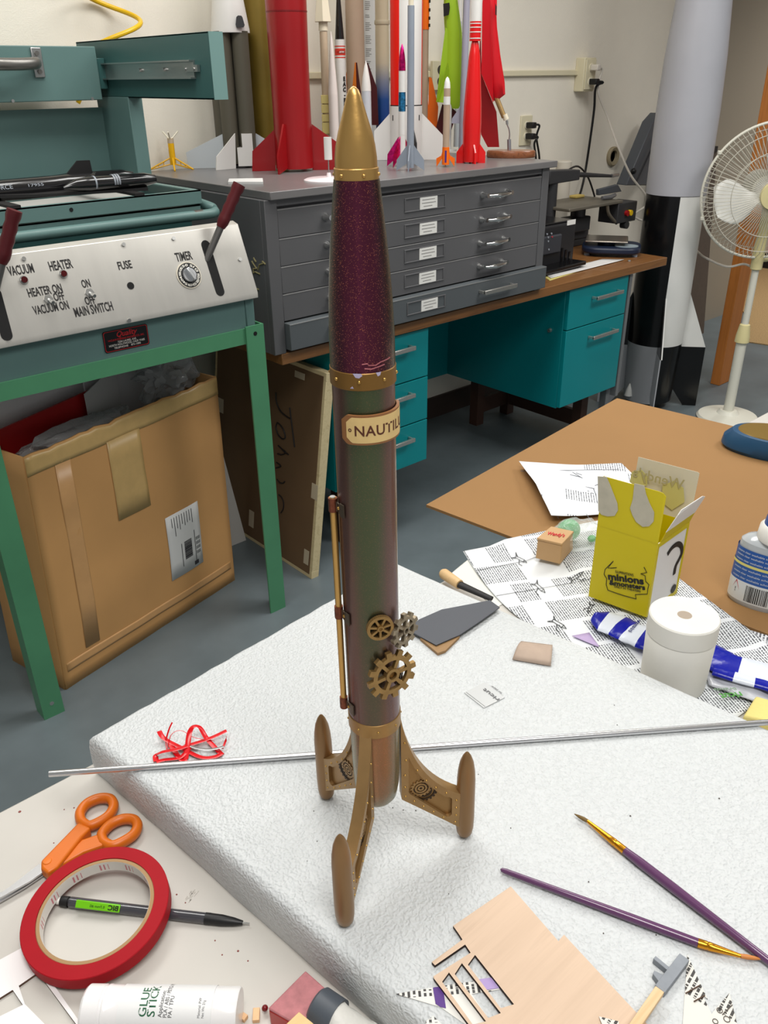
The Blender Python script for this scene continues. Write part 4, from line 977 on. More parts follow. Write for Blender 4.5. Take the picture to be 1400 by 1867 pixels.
MB().hull8([p0+rt*.0012+Vector((0, 0, zz[2]-ZT)), p0-fwv*.05+Vector((0, 0, zz[2]-ZT)), p0+rt*.030+Vector((0, 0, zz[2]-ZT))], [p0+rt*.0012+Vector((0, 0, zz[0]-ZT)), p0-fwv*.004+Vector((0, 0, zz[0]-ZT)), p0+rt*.004+Vector((0, 0, zz[0]-ZT))]).build('fin', m_maroon, tn)
finpx(P, side(P), [(662, 112), (671, 115), (687, 160), (690, 228), (676, 228), (662, 215)], .006, 'fin', m_maroon, tn)
finpx(P, side(P), [(626, 160), (632, 130), (633, 250), (622, 250)], .006, 'fin', m_orang, tn)
# white pointed rocket
P = baseY(667.5, 150, 2.30)
pw = thing('model_rocket', 'grey tube rocket with a pointed white nose just right of the gold tip', 'model rocket', P)
body('nose_cone', P, [(110, .6), (120, 6), (140, 13), (155, 16.5), (166, 17.5)], m_white, pw)
body('body_tube', P, [(166, 17), (296, 18)], mat('silver_grey_paint', (196, 200, 206), .4), pw, 0)
for da in (0, 2.09, 4.19): finrz(P, side(P)+da, [(.010, .05), (.026, .02), (.026, 0), (.010, 0)], .002, 'fin', m_white, pw)
# printed chart tube (white with small type)
P = baseY(676, 100, 2.535)
zc0 = HZ(P, 136)
ch = thing('paper_chart', 'tall narrow white printed chart standing behind the rockets', 'chart', P)
A_, B_ = ONP(663, 136, P, (0, 1, 0)), ONP(690, 136, P, (0, 1, 0))
MB().box(A_.x, B_.x+.03, P.y, P.y+.003, ZT, 1.95).build('sheet', m_white2, ch)
cl = MB(); random.seed(5); z = ZT+.14
while z < 1.7:
    for _ in range(random.choice((2, 5, 7, 9))):
        cl.box(A_.x+.012, A_.x+.012+random.uniform(.016, .026), P.y-.0006, P.y, z, z+.0022); z += .0055
    z += .012
cl.build('chart_print', mat('grey_print', (140, 138, 136), .7), ch, smooth=0)

# beige to blue fade rocket
def fade_mat(name, stops, z0, z1, rough=.35):
    m = bpy.data.materials.new(name); m.use_nodes = True; t = NT(m); b = t.n['Principled BSDF']; b.inputs['Roughness'].default_value = rough
    s = t.add('ShaderNodeSeparateXYZ'); t.link(t.coord('Object'), s.inputs[0])
    mr = t.add('ShaderNodeMapRange'); mr.inputs[1].default_value = z0; mr.inputs[2].default_value = z1; t.link(s.outputs[2], mr.inputs[0])
    t.link(t.ramp(mr.outputs[0], [(p, rgb(c)) for p, c in stops]), b.inputs['Base Color']); return m
P = baseY(697, 120, 2.44)
bl = thing('model_rocket', 'beige rocket whose paint fades to deep blue at the bottom', 'model rocket', P)
m_fade = fade_mat('beige_to_blue_spray', [(0, (16, 58, 128)), (.35, (30, 74, 140)), (.62, (128, 134, 150)), (.85, (190, 180, 156)), (1, (196, 184, 156))], HZ(P, 225)-ZT, HZ(P, 95)-ZT)
body('body_tube', P, [(-150, 25), (262, 25)], m_fade, bl, 0)
q = prof(P, [(37, 27), (39, 28), (43, 28), (45, 27)]); MB().lathe([(0, q[0][1])]+q+[(0, q[-1][1])], 32, P).build('coupler_ring', mat('beige_ring', (186, 176, 150), .5), bl)
for da in (.5, 2.6, 4.7): finrz(P, side(P)+da, [(.014, .14), (.034, .06), (.034, 0), (.014, 0)], .003, 'fin', mat('deep_blue_paint', (14, 48, 116), .35), bl)

# large white rocket with red stripes
P = base(740, 292); P.z = ZT
wr_ = thing('model_rocket', 'large white rocket with bright red stripes and big white fins', 'model rocket', P)
m_scar = mat('scarlet_paint', (236, 24, 10), .35)
rb = 29.5*MPP((P.x, P.y, HZ(P, 100))); z191 = HZ(P, 191); z0 = HZ(P, 0)
fz = VAZ(P)+math.pi; NS = 72
def stripes(k, i):
    a = (2*math.pi*(i+.5)/NS-math.pi+math.pi*2) % (2*math.pi)   # relative to the facing azimuth, going to the picture right
    a = a-math.pi
    a = ((2*math.pi*(i+.5)/NS)+math.pi) % (2*math.pi)-math.pi
    return 1 if (-1.35 < a < -.42 or 1.22 < a < 2.1 or a > 2.6 or a < -2.4) else 0
MB().lathe([(0, z191), (rb, z191), (rb, z0+.30), (rb*.7, z0+.42), (0, z0+.5)], NS, (P.x, P.y, 0), stripes, fz).build('body_tube', [m_white, m_scar], wr_)
MB().lathe([(rb*1.003, z191-.0035), (rb*1.01, z191-.0035), (rb*1.01, z191+.0002), (rb*1.003, z191+.0002)], 48, (P.x, P.y, 0), caps=False).build('black_line', m_matblk, wr_)
MB().lathe([(0, ZT+.002), (rb*1.02, ZT+.002), (rb*1.02, z191-.003), (0, z191-.003)], 48, (P.x, P.y, 0)).build('fin_can', m_white, wr_)
vs = MB()
for a in (-.95, -.42, .42, .95):
    az = fz+a; d_ = Vector((math.cos(az), math.sin(az), 0)); t_ = Vector((-d_.y, d_.x, 0)); p = P+d_*(rb*1.02); za, zb_ = HZ(P, 219), HZ(P, 209)
    vs.hull8([p+t_*s_*.0022+d_*o_+Vector((0, 0, za-ZT)) for s_, o_ in ((-1, -.001), (1, -.001), (1, .0006), (-1, .0006))], [p+t_*s_*.0022+d_*o_+Vector((0, 0, zb_-ZT)) for s_, o_ in ((-1, -.001), (1, -.001), (1, .0006), (-1, .0006))])
vs.build('vent_marks', m_matblk, wr_)
finpx(P, side(P), [(713, 204), (682, 239), (683, 301), (713, 299)], .004, 'fin', m_white, wr_)
finpx(P, side(P), [(767, 204), (807, 246), (808, 297), (767, 299)], .004, 'fin', m_white, wr_)
z217 = HZ(P, 217)-ZT
finrz(P, fz+.33, [(rb, z217), (rb+.052, z217*.48), (rb+.055, 0), (rb, 0)], .004, 'fin', m_matblk, wr_)

# small pink metallic rocket (leaning a little)
P = base(733, 303); P.z = ZT
m_pinkm = mat('pink_foil', (214, 30, 118), .22, .85, var=(90, .5)); m_holo = mat('blue_foil', (60, 140, 190), .2, .8, var=(140, .6))
pk = thing('model_rocket', 'small white rocket with metallic pink nose and fins in front', 'model rocket', P)
lean = RGT(P)*.0
body('nose_cone', P, [(80, .8), (88, 6), (100, 10), (115, 12.5), (129, 13)], m_pinkm, pk, None, 20)
body('body_tube', P, [(129, 12.5), (246, 13)], m_white, pk, None, 20)
zt0 = HZ(P, 246)-ZT
body('tail_tube', P, [(246, 12.6), (304, 12.6)], m_white, pk, .006, 20)
q = prof(P, [(168, 13), (183, 13.4), (203, 13.2)]); MB().lathe(q, 20, P, caps=False).build('foil_band', m_holo, pk)
for az in (side(P)+math.pi-.05, side(P)+.9, VAZ(P)+math.pi-.62): finrz(P, az, [(.006, zt0), (.008, zt0*1.0), (.046, .035), (.048, -.0), (.006, .034)], .0022, 'fin', m_pinkm, pk)

# slim slate grey rocket
P = base(748, 311); P.z = ZT
m_slate = mat('slate_primer', (140, 148, 160), .5, var=(9, .06)); 
sg = thing('model_rocket', 'slim slate grey rocket with cream top in front of the striped rocket', 'model rocket', P)
body('body_tube', P, [(10, 12.5), (262, 13), (300, 13)], m_slate, sg, .008, 24)
body('upper_tube', P, [(-90, 2), (-60, 7), (-30, 9.5), (10, 9.5)], m_crm, sg, None, 24)
zf_ = HZ(P, 258)-ZT
for az in (side(P)+.05, side(P)+math.pi-.05, VAZ(P)+math.pi-.15, VAZ(P)+.1): finrz(P, az, [(.006, zf_), (.009, zf_*.9), (.041, .030), (.042, -.0), (.026, .010), (.006, .022)], .0026, 'fin', m_slate, sg)

# orange topped rocket far back
P = baseY(775, 80, 2.48)
m_orange = mat('signal_orange_paint', (242, 110, 8), .4)
orr = thing('model_rocket', 'orange topped tan rocket with tall orange fins behind the striped rocket', 'model rocket', P)
body('upper_tube', P, [(-110, 14), (54, 14)], m_orange, orr)
body('body_tube', P, [(54, 12.5), (262, 12.5)], m_craft, orr, 0)
tz_ = []
for k, y in enumerate((50, 37, 22, 6)):
    q = MB(); az = VAZ(P)+math.pi+1.1; d_ = Vector((math.cos(az), math.sin(az), 0)); t_ = Vector((-d_.y, d_.x, 0)); p = P+d_*(7.2*MPP(P)); z = HZ(P, y)
    q.cbox((p.x, p.y, z+.006), (.003, .003, .005)); q.build('dark_mark', m_matblk, orr)
finpx(P+Vector((0, 0, 0)), side(P), [(769, 138), (776, 142), (784, 220), (778, 262), (769, 262)], .006, 'fin', m_orange, orr)
finpx(P, side(P), [(782, 140), (787, 142), (799, 195), (797, 232), (788, 262), (780, 262)], .005, 'fin', m_orange, orr)

# little cardboard rocket with orange fins
P = base(812, 304); P.z = ZT
lt = thing('model_rocket', 'little bare cardboard rocket with bright orange swept fins', 'model rocket', P)
body('nose_cone', P, [(140, 1), (143, 6), (150, 10), (161, 12)], m_white, lt, None, 20)
body('body_tube', P, [(161, 12), (304, 12)], m_craft, lt, .006, 20)
q = prof(P, [(176, 12.5), (191, 12.7)]); MB().lathe([(0, q[0][1])]+q+[(0, q[-1][1])], 20, P).build('white_band', m_white, lt)
q = prof(P, [(268, 13), (300, 13.4)]); MB().lathe([(0, q[0][1])]+q+[(0, q[-1][1])], 20, P).build('fin_can', m_orange, lt)
z0 = HZ(P, 270)-ZT
for az in (side(P), side(P)+math.pi, VAZ(P)+.0): finrz(P, az, [(.006, z0), (.008, z0), (.014, z0*.6), (.029, .024), (.028, .0), (.012, .022), (.006, .022)], .003, 'fin', m_orange, lt)
d_ = Vector((math.cos(VAZ(P)+math.pi), math.sin(VAZ(P)+math.pi), 0)); t_ = RGT(P); p = P+d_*.0095
MB().hull8([p+t_*a*.0028+d_*b+Vector((0, 0, HZ(P, 296)-ZT)) for a, b in ((-1, -.002), (1, -.002), (1, .002), (-1, .002))], [p+t_*a*.0028+d_*b+Vector((0, 0, HZ(P, 274)-ZT)) for a, b in ((-1, -.002), (1, -.002), (1, .002), (-1, .002))]).build('purple_stripe', mat('purple_stripe', (70, 40, 120), .4), lt)

# lime green winged spacecraft on maroon fins
P = baseY(821, 150, 2.38)
m_lime = mat('lime_paint', (158, 196, 40), .35)
lg_ = thing('model_spacecraft', 'lime green winged spacecraft model with black windows, nose up', 'model rocket', P)
fwv = Vector((math.cos(VAZ(P)), math.sin(VAZ(P)), 0)); rt = RGT(P)
def LP(x, y, dp=0.0): return ONP(x, y, P+fwv*dp, fwv)
def loftpx(rows, name, m, parent, n=12):
    """rows: (y, xl, xr, depth scale): a body whose outline matches the rows and which is deep as well as wide"""
    rs = []
    for y, xl, xr, k in rows:
        a, b = LP(xl, y), LP(xr, y); c = (a+b)/2; hw_ = (b-a).length/2
        rs.append([c+rt*hw_*math.cos(t)+fwv*hw_*k*math.sin(t) for t in [2*math.pi*i/n for i in range(n)]])
    return MB().rings(rs).build(name, m, parent, bevel=.0)
loftpx([(-80, 816, 824, 1), (-30, 812, 830, .9), (0, 809, 834, .8), (28, 809, 838, .7), (60, 811, 842, .6), (130, 811, 842, .6), (185, 817, 842, .6), (198, 823, 836, .6)], 'hull', m_lime, lg_, 8)
MB().slab([LP(812, 50, -.01), LP(803, 120, -.01), LP(795, 186, -.01), (LP(818, 188, -.01)), LP(826, 60, -.01)], .006).build('wing', m_lime, lg_)
MB().slab([LP(840, 60, .0), LP(842, 130), LP(842, 180), LP(832, 186), LP(828, 80)], .006).build('wing', m_lime, lg_)
MB().slab([LP(816, 113, -.045), LP(797, 184, -.035), LP(799, 186, -.02), LP(818, 130, -.02)], .003).build('winglet', m_lime, lg_)
MB().slab([LP(808.2, 7, -.024), LP(819, 5, -.028), LP(820, 14, -.028), LP(818, 27, -.028), LP(809, 30, -.024)], .006).build('window', m_matblk, lg_)
P2 = P+Vector((0, .01, 0))
st = MB().slab([LP(806, 190, .03), LP(826, 198, .03), LP(833, 205, .03), LP(815, 262, .03), LP(795, 232, .03)], .006).build('tail_fin', m_maroon, lg_)
MB().cyl(Vector((P.x, P.y, ZT)), Vector((P.x, P.y, HZ(P, 190))), .008, n=14).build('display_tube', m_white, lg_)
MB().lathe([(0, 0), (.030, 0), (.030, .004), (0, .006)], 24, P).build('stand_base', m_white, lg_)

# lavender grey rocket
P = baseY(847, 120, 2.32)
m_lav = mat('lavender_grey_paint', (166, 166, 182), .4)
lv = thing('model_rocket', 'slim lavender grey rocket standing behind the smooth red rocket', 'model rocket', P)
body('body_tube', P, [(-120, 10), (0, 12.5), (268, 13)], m_lav, lv, 0, 24)
finpx(P, side(P), [(842, 190), (824, 216), (823, 225), (842, 225)], .004, 'fin', m_lav, lv)
finpx(P, side(P), [(848, 190), (866, 216), (866, 225), (848, 225)], .004, 'fin', m_lav, lv)
# white tube rocket just visible at top
P = baseY(838, 30, 2.50)
wt = thing('model_rocket', 'slim white and grey tube rocket at the back between the lime and lavender rockets', 'model rocket', P)
body('upper_tube', P, [(-80, 6), (39, 9)], m_white, wt, None, 20)
body('body_tube', P, [(39, 9), (255, 10)], m_palegrey, wt, 0, 20)

# smooth red rocket
m_brred = mat('bright_red_paint', (222, 16, 18), .28, coat=.4)
P = base(858, 297); P.z = ZT
sr = thing('model_rocket', 'smooth bright red rocket with white bands and angular base fins', 'model rocket', P)
body('upper_tube', P, [(-60, 22), (0, 22), (39, 21)], m_white, sr)
body('banded_tube', P, [(39, 21), (75, 20.5)], m_brred, sr)
for y in (43, 50, 58.5, 70): 
    q = prof(P, [(y-.9, 21.5), (y+.9, 21.5)]); MB().lathe(q, 32, P, caps=False).build('white_band', m_white, sr)
body('body_tube', P, [(60, 3), (80, 14), (104, 21), (150, 27), (190, 32), (225, 34), (262, 32), (297, 30)], m_brred, sr, .004)
z260, z280 = HZ(P, 258)-ZT, HZ(P, 277)-ZT
for az in (side(P)+.05, side(P)+math.pi-.1, VAZ(P)+math.pi+.32, VAZ(P)+.1): finrz(P, az, [(.018, z260), (.022, z260), (.046, z280), (.046, 0), (.018, 0)], .020 if abs(math.cos(az-side(P))) > .8 else .005, 'fin', m_brred, sr)
for y, x in ((8, 868), (12, 841)):
    pass
# red glider on a bent wire stand with walnut base
P = base(931, 287); P.z = ZT
m_walnut = wood_mat('walnut_disc', (92, 50, 26), (140, 84, 50), 0, .35, 90, coat=.3)
sb_ = thing('display_stand', 'oval walnut stand with bent wire holding the red glider', 'display stand', P)
rx_ = 44*MPP(P); fwv = Vector((math.cos(VAZ(P)), math.sin(VAZ(P)), 0)); rt = RGT(P)
rs = []
for k, z in ((.96, 0), (1, .004), (1, .018), (.95, .023)): rs.append([P+rt*rx_*k*math.cos(t)+fwv*rx_*.55*k*math.sin(t)+Vector((0, 0, z)) for t in [2*math.pi*i/40 for i in range(40)]])
MB().rings(rs).build('base', m_walnut, sb_)
def SP(x, y, dp=0.0): return ONP(x, y, P+fwv*dp, fwv)
q0 = SP(928, 281); q0 = Vector((q0.x, q0.y, ZT+.02))
MB().cyl(q0, SP(928, 254), .0068, n=14).build('post', mat('satin_aluminium', (186, 186, 192), .3, .9), sb_)
MB().tube(smooth_path([SP(928, 256), SP(929, 246), SP(928, 236), SP(925, 228), SP(924.2, 224)], 5), .0022, 8).build('bent_wire', m_steel, sb_)
MB().tube([SP(924.6, 227), SP(924, 219.5)], .0042, 10).build('sleeve', m_steel, sb_)
m_br = mat('brass_tube', (178, 146, 96), .4, .5)
gl = thing('model_glider', 'red delta winged glider perched nose up on the bent wire stand', 'model rocket', (SP(905, 180).x, SP(905, 180).y, SP(905, 180).z))
MB().tube([SP(904, 176), SP(919, 214)], [.0085, .0085], 16).build('tail_tube', m_br, gl)
MB().tube([SP(919.5, 209), SP(923, 218)], [.0098, .0096], 16).build('tail_ring', m_crm, gl)
m_red2 = mat('glider_red', (206, 18, 32), .35)
rs = []
for y, xl, xr in ((-70, 884, 898), (-20, 882, 901), (0, 882, 904), (50, 880, 906), (100, 884, 912), (150, 892, 920), (172, 897, 921), (184, 900, 906)):
    a, b = SP(xl, y), SP(xr, y); c = (a+b)/2; hw_ = (b-a).length/2
    rs.append([c+rt*hw_*math.cos(t)+fwv*hw_*.7*math.sin(t) for t in [2*math.pi*i/8 for i in range(8)]])
MB().rings(rs).build('hull', m_red2, gl)
MB().slab([SP(880, 0, -.02), SP(893, 0, -.03), SP(896, 60, -.03), SP(899, 186, -.02), SP(878, 134, -.02)], .008).build('wing', m_red2, gl)
MB().slab([SP(876, 40, .03), SP(878, 136, .03), SP(905, 204, .03), SP(910, 268, .03), SP(889, 268, .03), SP(877, 245, .03), SP(872, 150, .03)], .006).build('wing', mat('deep_red', (150, 10, 18), .4), gl)
MB().slab([SP(903, 6, -.02), SP(905.5, 12, -.02), SP(905, 28, -.02), SP(903, 27, -.02)], .006).build('window', m_matblk, gl)
MB().slab([SP(900, -20), SP(906, 0), SP(905.5, 28), SP(900, 46)], .006).build('canopy_ridge', m_red2, gl)

# ------------------------------------------------------------------ tall grey, white and black rocket on the floor
m_bgrey = mat('satin_grey_primer', (176, 177, 184), .45, var=(3, .05))
m_bblk = mat('gloss_black', (16, 16, 17), .22, var=(5, .3)); m_bwht = mat('chalk_white', (226, 226, 222), .5, var=(4, .05)); m_blg = mat('light_grey_skirt', (170, 172, 176), .35)
P = Vector((3.475, 2.0, 0))
br = thing('large_model_rocket', 'man high grey rocket with black and white quarter panels on the floor by the desk', 'model rocket', P)
fz = VAZ(P)+math.pi
def rpx(y, w): z = HZ(P, y); return (w/2*MPP((P.x, P.y, z)), z)
up = [rpx(y, w) for y, w in ((-180, 60), (-90, 84), (0, 99), (100, 109), (200, 112), (280, 110), (352, 107))][::-1]
up = [(0, up[0][1])]+up+[(0, up[-1][1]+.06)]
MB().lathe(up, 56, (P.x, P.y, 0)).build('nose_section', m_bgrey, br)
lowr = [rpx(y, w) for y, w in ((353, 105), (450, 103), (530, 101), (620, 96))][::-1]
zq = lowr[0][1]; r0 = lowr[0][0]
NB = 64; A0_ = fz+.17
def quad(flip):
    def g(k, i):
        a = (2*math.pi*(i+.5)/NB); q_ = int(a/(math.pi/2)) % 4   # quarter 0: just right of the division
        w = (q_ in (0, 2)); return (0 if w else 1) if not flip else (1 if w else 2)
    return g
MB().lathe([(0, zq)]+lowr+[(0, lowr[-1][1])], NB, (P.x, P.y, 0), quad(False), A0_).build('body_tube', [m_bwht, m_bblk], br)
zb0 = .035
MB().lathe([(0, zb0), (r0*.90, zb0), (r0*.93, zq*.4), (r0, zq), (0, zq)], NB, (P.x, P.y, 0), quad(True), A0_).build('tail_skirt', [m_bwht, m_bblk, m_blg], br)
zf0 = HZ(P, 532); zf1 = HZ(P, 622)
for k in range(4):
    az = A0_+k*math.pi/2; d_ = Vector((math.cos(az), math.sin(az), 0)); R1 = r0+.108
    mu, ml = (m_bwht, m_bblk)
    for s_ in (-1, 1):
        n = Vector((-d_.y, d_.x, 0))*s_*.005
        quarter = (k if s_ > 0 else k-1) % 4
        mu, ml = (m_bwht, m_bblk) if quarter in (0, 2) else (m_bblk, m_blg)
        MB().hull8([P+d_*r0*.9+Vector((0, 0, zf0)), P+d_*(r0+.002)+Vector((0, 0, zf0)), P+d_*R1+Vector((0, 0, zf1-.02)), P+d_*r0*.9+Vector((0, 0, zf1-.02))], [P+d_*r0*.9+Vector((0, 0, zf0))+n, P+d_*(r0+.002)+Vector((0, 0, zf0))+n, P+d_*R1+Vector((0, 0, zf1-.02))+n, P+d_*r0*.9+Vector((0, 0, zf1-.02))+n]).build('fin_upper', mu, br)
        L = [(r0*.9, zf1-.02), (R1, zf1-.02), (R1+.0, .0), (R1-.06, .0), (r0*.88, .085)]
        MB().hull8([P+d_*a+Vector((0, 0, b)) for a, b in L], [P+d_*a+Vector((0, 0, b))+n for a, b in L]).build('fin_lower', ml, br)
MB().lathe([(r0*.5, .012), (r0*.62, .012), (r0*.55, .05), (r0*.4, .05)], 24, (P.x, P.y, 0)).build('nozzle', m_matblk, br)
pv = AZ(1163, 715, .06); q_ = P+Vector((math.cos(A0_-math.pi/4*1.25), math.sin(A0_-math.pi/4*1.25), 0))*r0*.93
MB().lathe([(0, 0), (.020, 0), (.014, .03), (.004, .055), (0, .06)], 14, (q_.x, q_.y, .06)).build('small_vane', m_bwht, br)

# brown panel leaning at the wall and dark board clip
m_bpanel = mat('brown_fabric_panel', (88, 76, 66), .85, var=(40, .06))
def wp_(x, y, Y): return AY(x, y, Y)
pa, pb_ = AZ(1256, 620, 0), AZ(1316, 611, 0); pa.z = pb_.z = 0
zt_ = AY(1320, 300, 2.55).z
tag(MB().hull8([(4.16, 2.44, 0), (4.80, 2.44, 0), (4.80, 2.47, 0), (4.16, 2.47, 0)], [(4.16, 2.545, 1.02), (4.80, 2.545, 1.02), (4.80, 2.575, 1.02), (4.16, 2.575, 1.02)]).build('fabric_panel', m_bpanel, loc=(4.5, 2.46, 0)), 'dark brown fabric panel leaning on the wall behind the tall grey rocket', 'panel')
q = AY(1303, 297, 2.52)
tag(MB().box(q.x-.09, q.x+.045, 2.54, 2.5795, 1.0205, 1.05).build('black_bar', m_matblk, loc=(q.x, 2.55, 1.03)), 'short black bar resting on top of the brown panel', 'bar')

# ------------------------------------------------------------------ pedestal fan
m_fanw = mat('fan_white', (224, 222, 208), .4); m_fany = mat('aged_ivory', (226, 214, 160), .4); m_wire = mat('wire_white', (214, 210, 196), .4, .2)
FP = FANP
fan = thing('pedestal_fan', 'white pedestal fan with wire guard standing right of the tall rocket', 'fan', FP)
MB().lathe([(0, 0), (.132, 0), (.136, .006), (.128, .016), (.05, .026), (.036, .04), (0, .04)], 48, FP).build('base', m_fanw, fan)
zc1, zc2, zc3 = HZ(FP, 623), HZ(FP, 592), HZ(FP, 490)
MB().cyl(FP+Vector((0, 0, .03)), Vector((FP.x, FP.y, zc1+.01)), .0225, n=24).build('lower_pole', m_fanw, fan)
MB().lathe([(.024, zc1-.002), (.031, zc1), (.030, zc1+.025), (.022, zc2), (.017, zc2+.004)], 14, (FP.x, FP.y, 0)).build('height_collar', m_fany, fan)
MB().cyl(Vector((FP.x, FP.y, zc1)), Vector((FP.x, FP.y, zc3+.02)), .0145, n=20).build('upper_pole', m_fanw, fan)
zh_ = HZ(FP, 352)
MB().lathe([(.018, zc3-.004), (.024, zc3), (.024, zc3+.10), (.020, zh_-.16), (0, zh_-.16)], 18, (FP.x, FP.y, 0)).build('neck', m_fany, fan)
MB().cyl(Vector((FP.x, FP.y, zc3+.035)), Vector((FP.x+.045, FP.y-.02, zc3+.035)), .009, n=10).build('tilt_knob', m_fany, fan)
MB().tube([Vector((FP.x, FP.y, zh_-.17)), Vector((FP.x, FP.y, zh_-.03))], .02, 14).build('bracket', m_fany, fan)
# head: faces the table, turned slightly to the photographer's left
hub = Vector((FP.x, FP.y, zh_))
fa = VAZ(FP)+math.pi+.30
HNm = Vector((math.cos(fa), math.sin(fa), -.06)).normalized()
hx = Vector((-math.sin(fa), math.cos(fa), 0)); hy = HNm.cross(hx)
hub = hub+HNm*.03
HC = ONP(1402, 350, hub, HNm)
hub = HC
RF = 118*MPP(hub)
HF = FR(hub, hx, hy)
MB().at(HF).tube([(0, 0, -.19), (0, 0, -.17), (0, 0, -.08), (0, 0, -.05)], [.035, .062, .066, .05], 24, up=(0, 1, 0)).build('motor_housing', m_fanw, fan)
gd = MB().at(HF)
for k in range(84):
    a = 2*math.pi*k/84; c_, s_ = math.cos(a), math.sin(a)
    gd.tube([(c_*.045, s_*.045, .075), (c_*RF*.55, s_*RF*.55, .070), (c_*RF*.90, s_*RF*.90, .045), (c_*RF, s_*RF, 0)], .0012, 4, caps=False)
for f, z in ((.62, .067), (.86, .05)): gd.tube([(math.cos(a)*RF*f, math.sin(a)*RF*f, z) for a in [2*math.pi*i/64 for i in range(64)]], .0016, 5, closed=True)
gd.build('front_guard', m_wire, fan)
gd = MB().at(HF)
for k in range(84):
    a = 2*math.pi*(k+.5)/84; c_, s_ = math.cos(a), math.sin(a)
    gd.tube([(c_*.055, s_*.055, -.055), (c_*RF*.88, s_*RF*.88, -.045), (c_*RF, s_*RF, -.006)], .0012, 4, caps=False)
for f, z in ((.5, -.05), (.88, -.045)): gd.tube([(math.cos(a)*RF*f, math.sin(a)*RF*f, z) for a in [2*math.pi*i/64 for i in range(64)]], .0016, 5, closed=True)
gd.build('rear_guard', m_wire, fan)
MB().at(HF).tube([(math.cos(a)*RF, math.sin(a)*RF, -.003) for a in [2*math.pi*i/72 for i in range(72)]], .0055, 8, closed=True).build('guard_rim', m_fanw, fan)
for a in (2.55, 3.55, 5.2):
    c_ = HF @ Vector((math.cos(a)*(RF+.004), math.sin(a)*(RF+.004), -.003)); MB().at(HF).cbox((math.cos(a)*(RF+.003), math.sin(a)*(RF+.003), -.003), (.007, .007, .009)).build('rim_clip', m_fanw, fan, bevel=.002)
MB().at(HF).tube([(0, 0, .068), (0, 0, .084), (0, 0, .086)], [.056, .053, .02], 32, up=(0, 1, 0)).build('centre_badge', m_fany, fan)
m_blade = mat('blade_white', (226, 226, 220), .3)
for k in range(3):
    a0 = math.radians([205, 85, 325][k])
    def bl_(u, v, a0=a0):
        r = .04+(RF*.82-.04)*v; wid = (.20+.62*math.sin(math.pi*min(1, v*.72+.08))); 
        wid *= (1-.35*max(0, v-.75)/.25*(2*abs(u-.5)))
        a = a0+(u-.5)*1.25*wid*1.1-.25*v; z = .012+(u-.5)*.07*(.4+.6*v)
        return (r*math.cos(a), r*math.sin(a), z)
    MB().at(HF).grid(12, 10, bl_).build('blade', m_blade, fan, solid=.003)
MB().at(HF).tube([(0, 0, -.05), (0, 0, .03), (0, 0, .045)], [.045, .045, .03], 24, up=(0, 1, 0)).build('blade_hub', m_blade, fan)
# ------------------------------------------------------------------ work table
T = 0.865
ZF = .910
m_tab = mat('table_laminate', (191, 187, 180), .5, var=(9, .03))
tb = thing('work_table', 'large white topped work table in the foreground', 'table', (.7, -.1, 0))
MB().box(-.62, 1.95, -.85, .603, T-.028, T).build('tabletop', m_tab, tb, bevel=.002)
for x0 in (-.58, 1.86):
    for y0 in (-.81, .50): MB().box(x0, x0+.05, y0, y0+.05, 0, T-.028).build('leg', m_gry, tb)
m_spk = mat('red_brown_specks', (128, 64, 58), .7); random.seed(11)
for (x, y, r) in ((36, 1480, 2.2), (135, 1473, 1.2), (117, 1476, 1), (98, 1537, 1), (95, 1643, 1), (322, 1631, 1.2), (338, 1646, 1), (434, 1734, 1.4), (405, 1741, 1), (452, 1752, 1), (392, 1715, 1), (18, 1620, .9)):
    p = AZ(x, y, T); MB().lathe([(0, 0), (r*.0006, 0), (r*.0005, .0003), (0, .0003)], 8, (p.x, p.y, T)).build('paint_speck', m_spk, tb)
sp_ = MB()
for k in range(14):
    a = random.uniform(0, 6.28); r = random.uniform(.001, .0055); p = AZ(346, 1637, T); q = Vector((p.x+r*math.cos(a), p.y+r*math.sin(a), T)); sp_.slab([q, q+Vector((.003, .001, 0)), q+Vector((.0025, .0022, 0))], .0006)
sp_.build('scuff_mark', mat('grey_scuff', (186, 182, 174), .6), tb)

# foam block
m_foam = bpy.data.materials.new('polyethylene_foam'); m_foam.use_nodes = True
_t = NT(m_foam); _b = _t.n['Principled BSDF']; _b.inputs['Base Color'].default_value = rgb((204, 207, 208)); _b.inputs['Roughness'].default_value = .55; _b.inputs['Specular IOR Level'].default_value = .3
_b.inputs['Subsurface Weight'].default_value = .35; _b.inputs['Subsurface Radius'].default_value = (.02, .02, .02); _b.inputs['Subsurface Scale'].default_value = .3
_v = _t.coord('Object'); _vo = _t.add('ShaderNodeTexVoronoi', feature='SMOOTH_F1'); _vo.inputs['Scale'].default_value = 420; _vo.inputs['Smoothness'].default_value = .6
_wn = _t.noise(_v, 120, 2); _wv = _t.add('ShaderNodeVectorMath', operation='ADD'); _t.link(_v, _wv.inputs[0]); _ws = _t.add('ShaderNodeVectorMath', operation='SCALE'); _ws.inputs['Scale'].default_value = .006
_wc = _t.add('ShaderNodeTexNoise'); _wc.inputs['Scale'].default_value = 150; _t.link(_v, _wc.inputs['Vector']); _t.link(_wc.outputs['Color'], _ws.inputs[0]); _t.link(_ws.outputs[0], _wv.inputs[1]); _t.link(_wv.outputs[0], _vo.inputs['Vector'])
_bn = _t.add('ShaderNodeBump'); _bn.inputs['Strength'].default_value = .6; _bn.inputs['Distance'].default_value = .0022
_t.link(_t.math('ADD', _vo.outputs['Distance'], _t.math('MULTIPLY', _wn, .25)), _bn.inputs['Height']); _t.link(_bn.outputs[0], _b.inputs['Normal'])
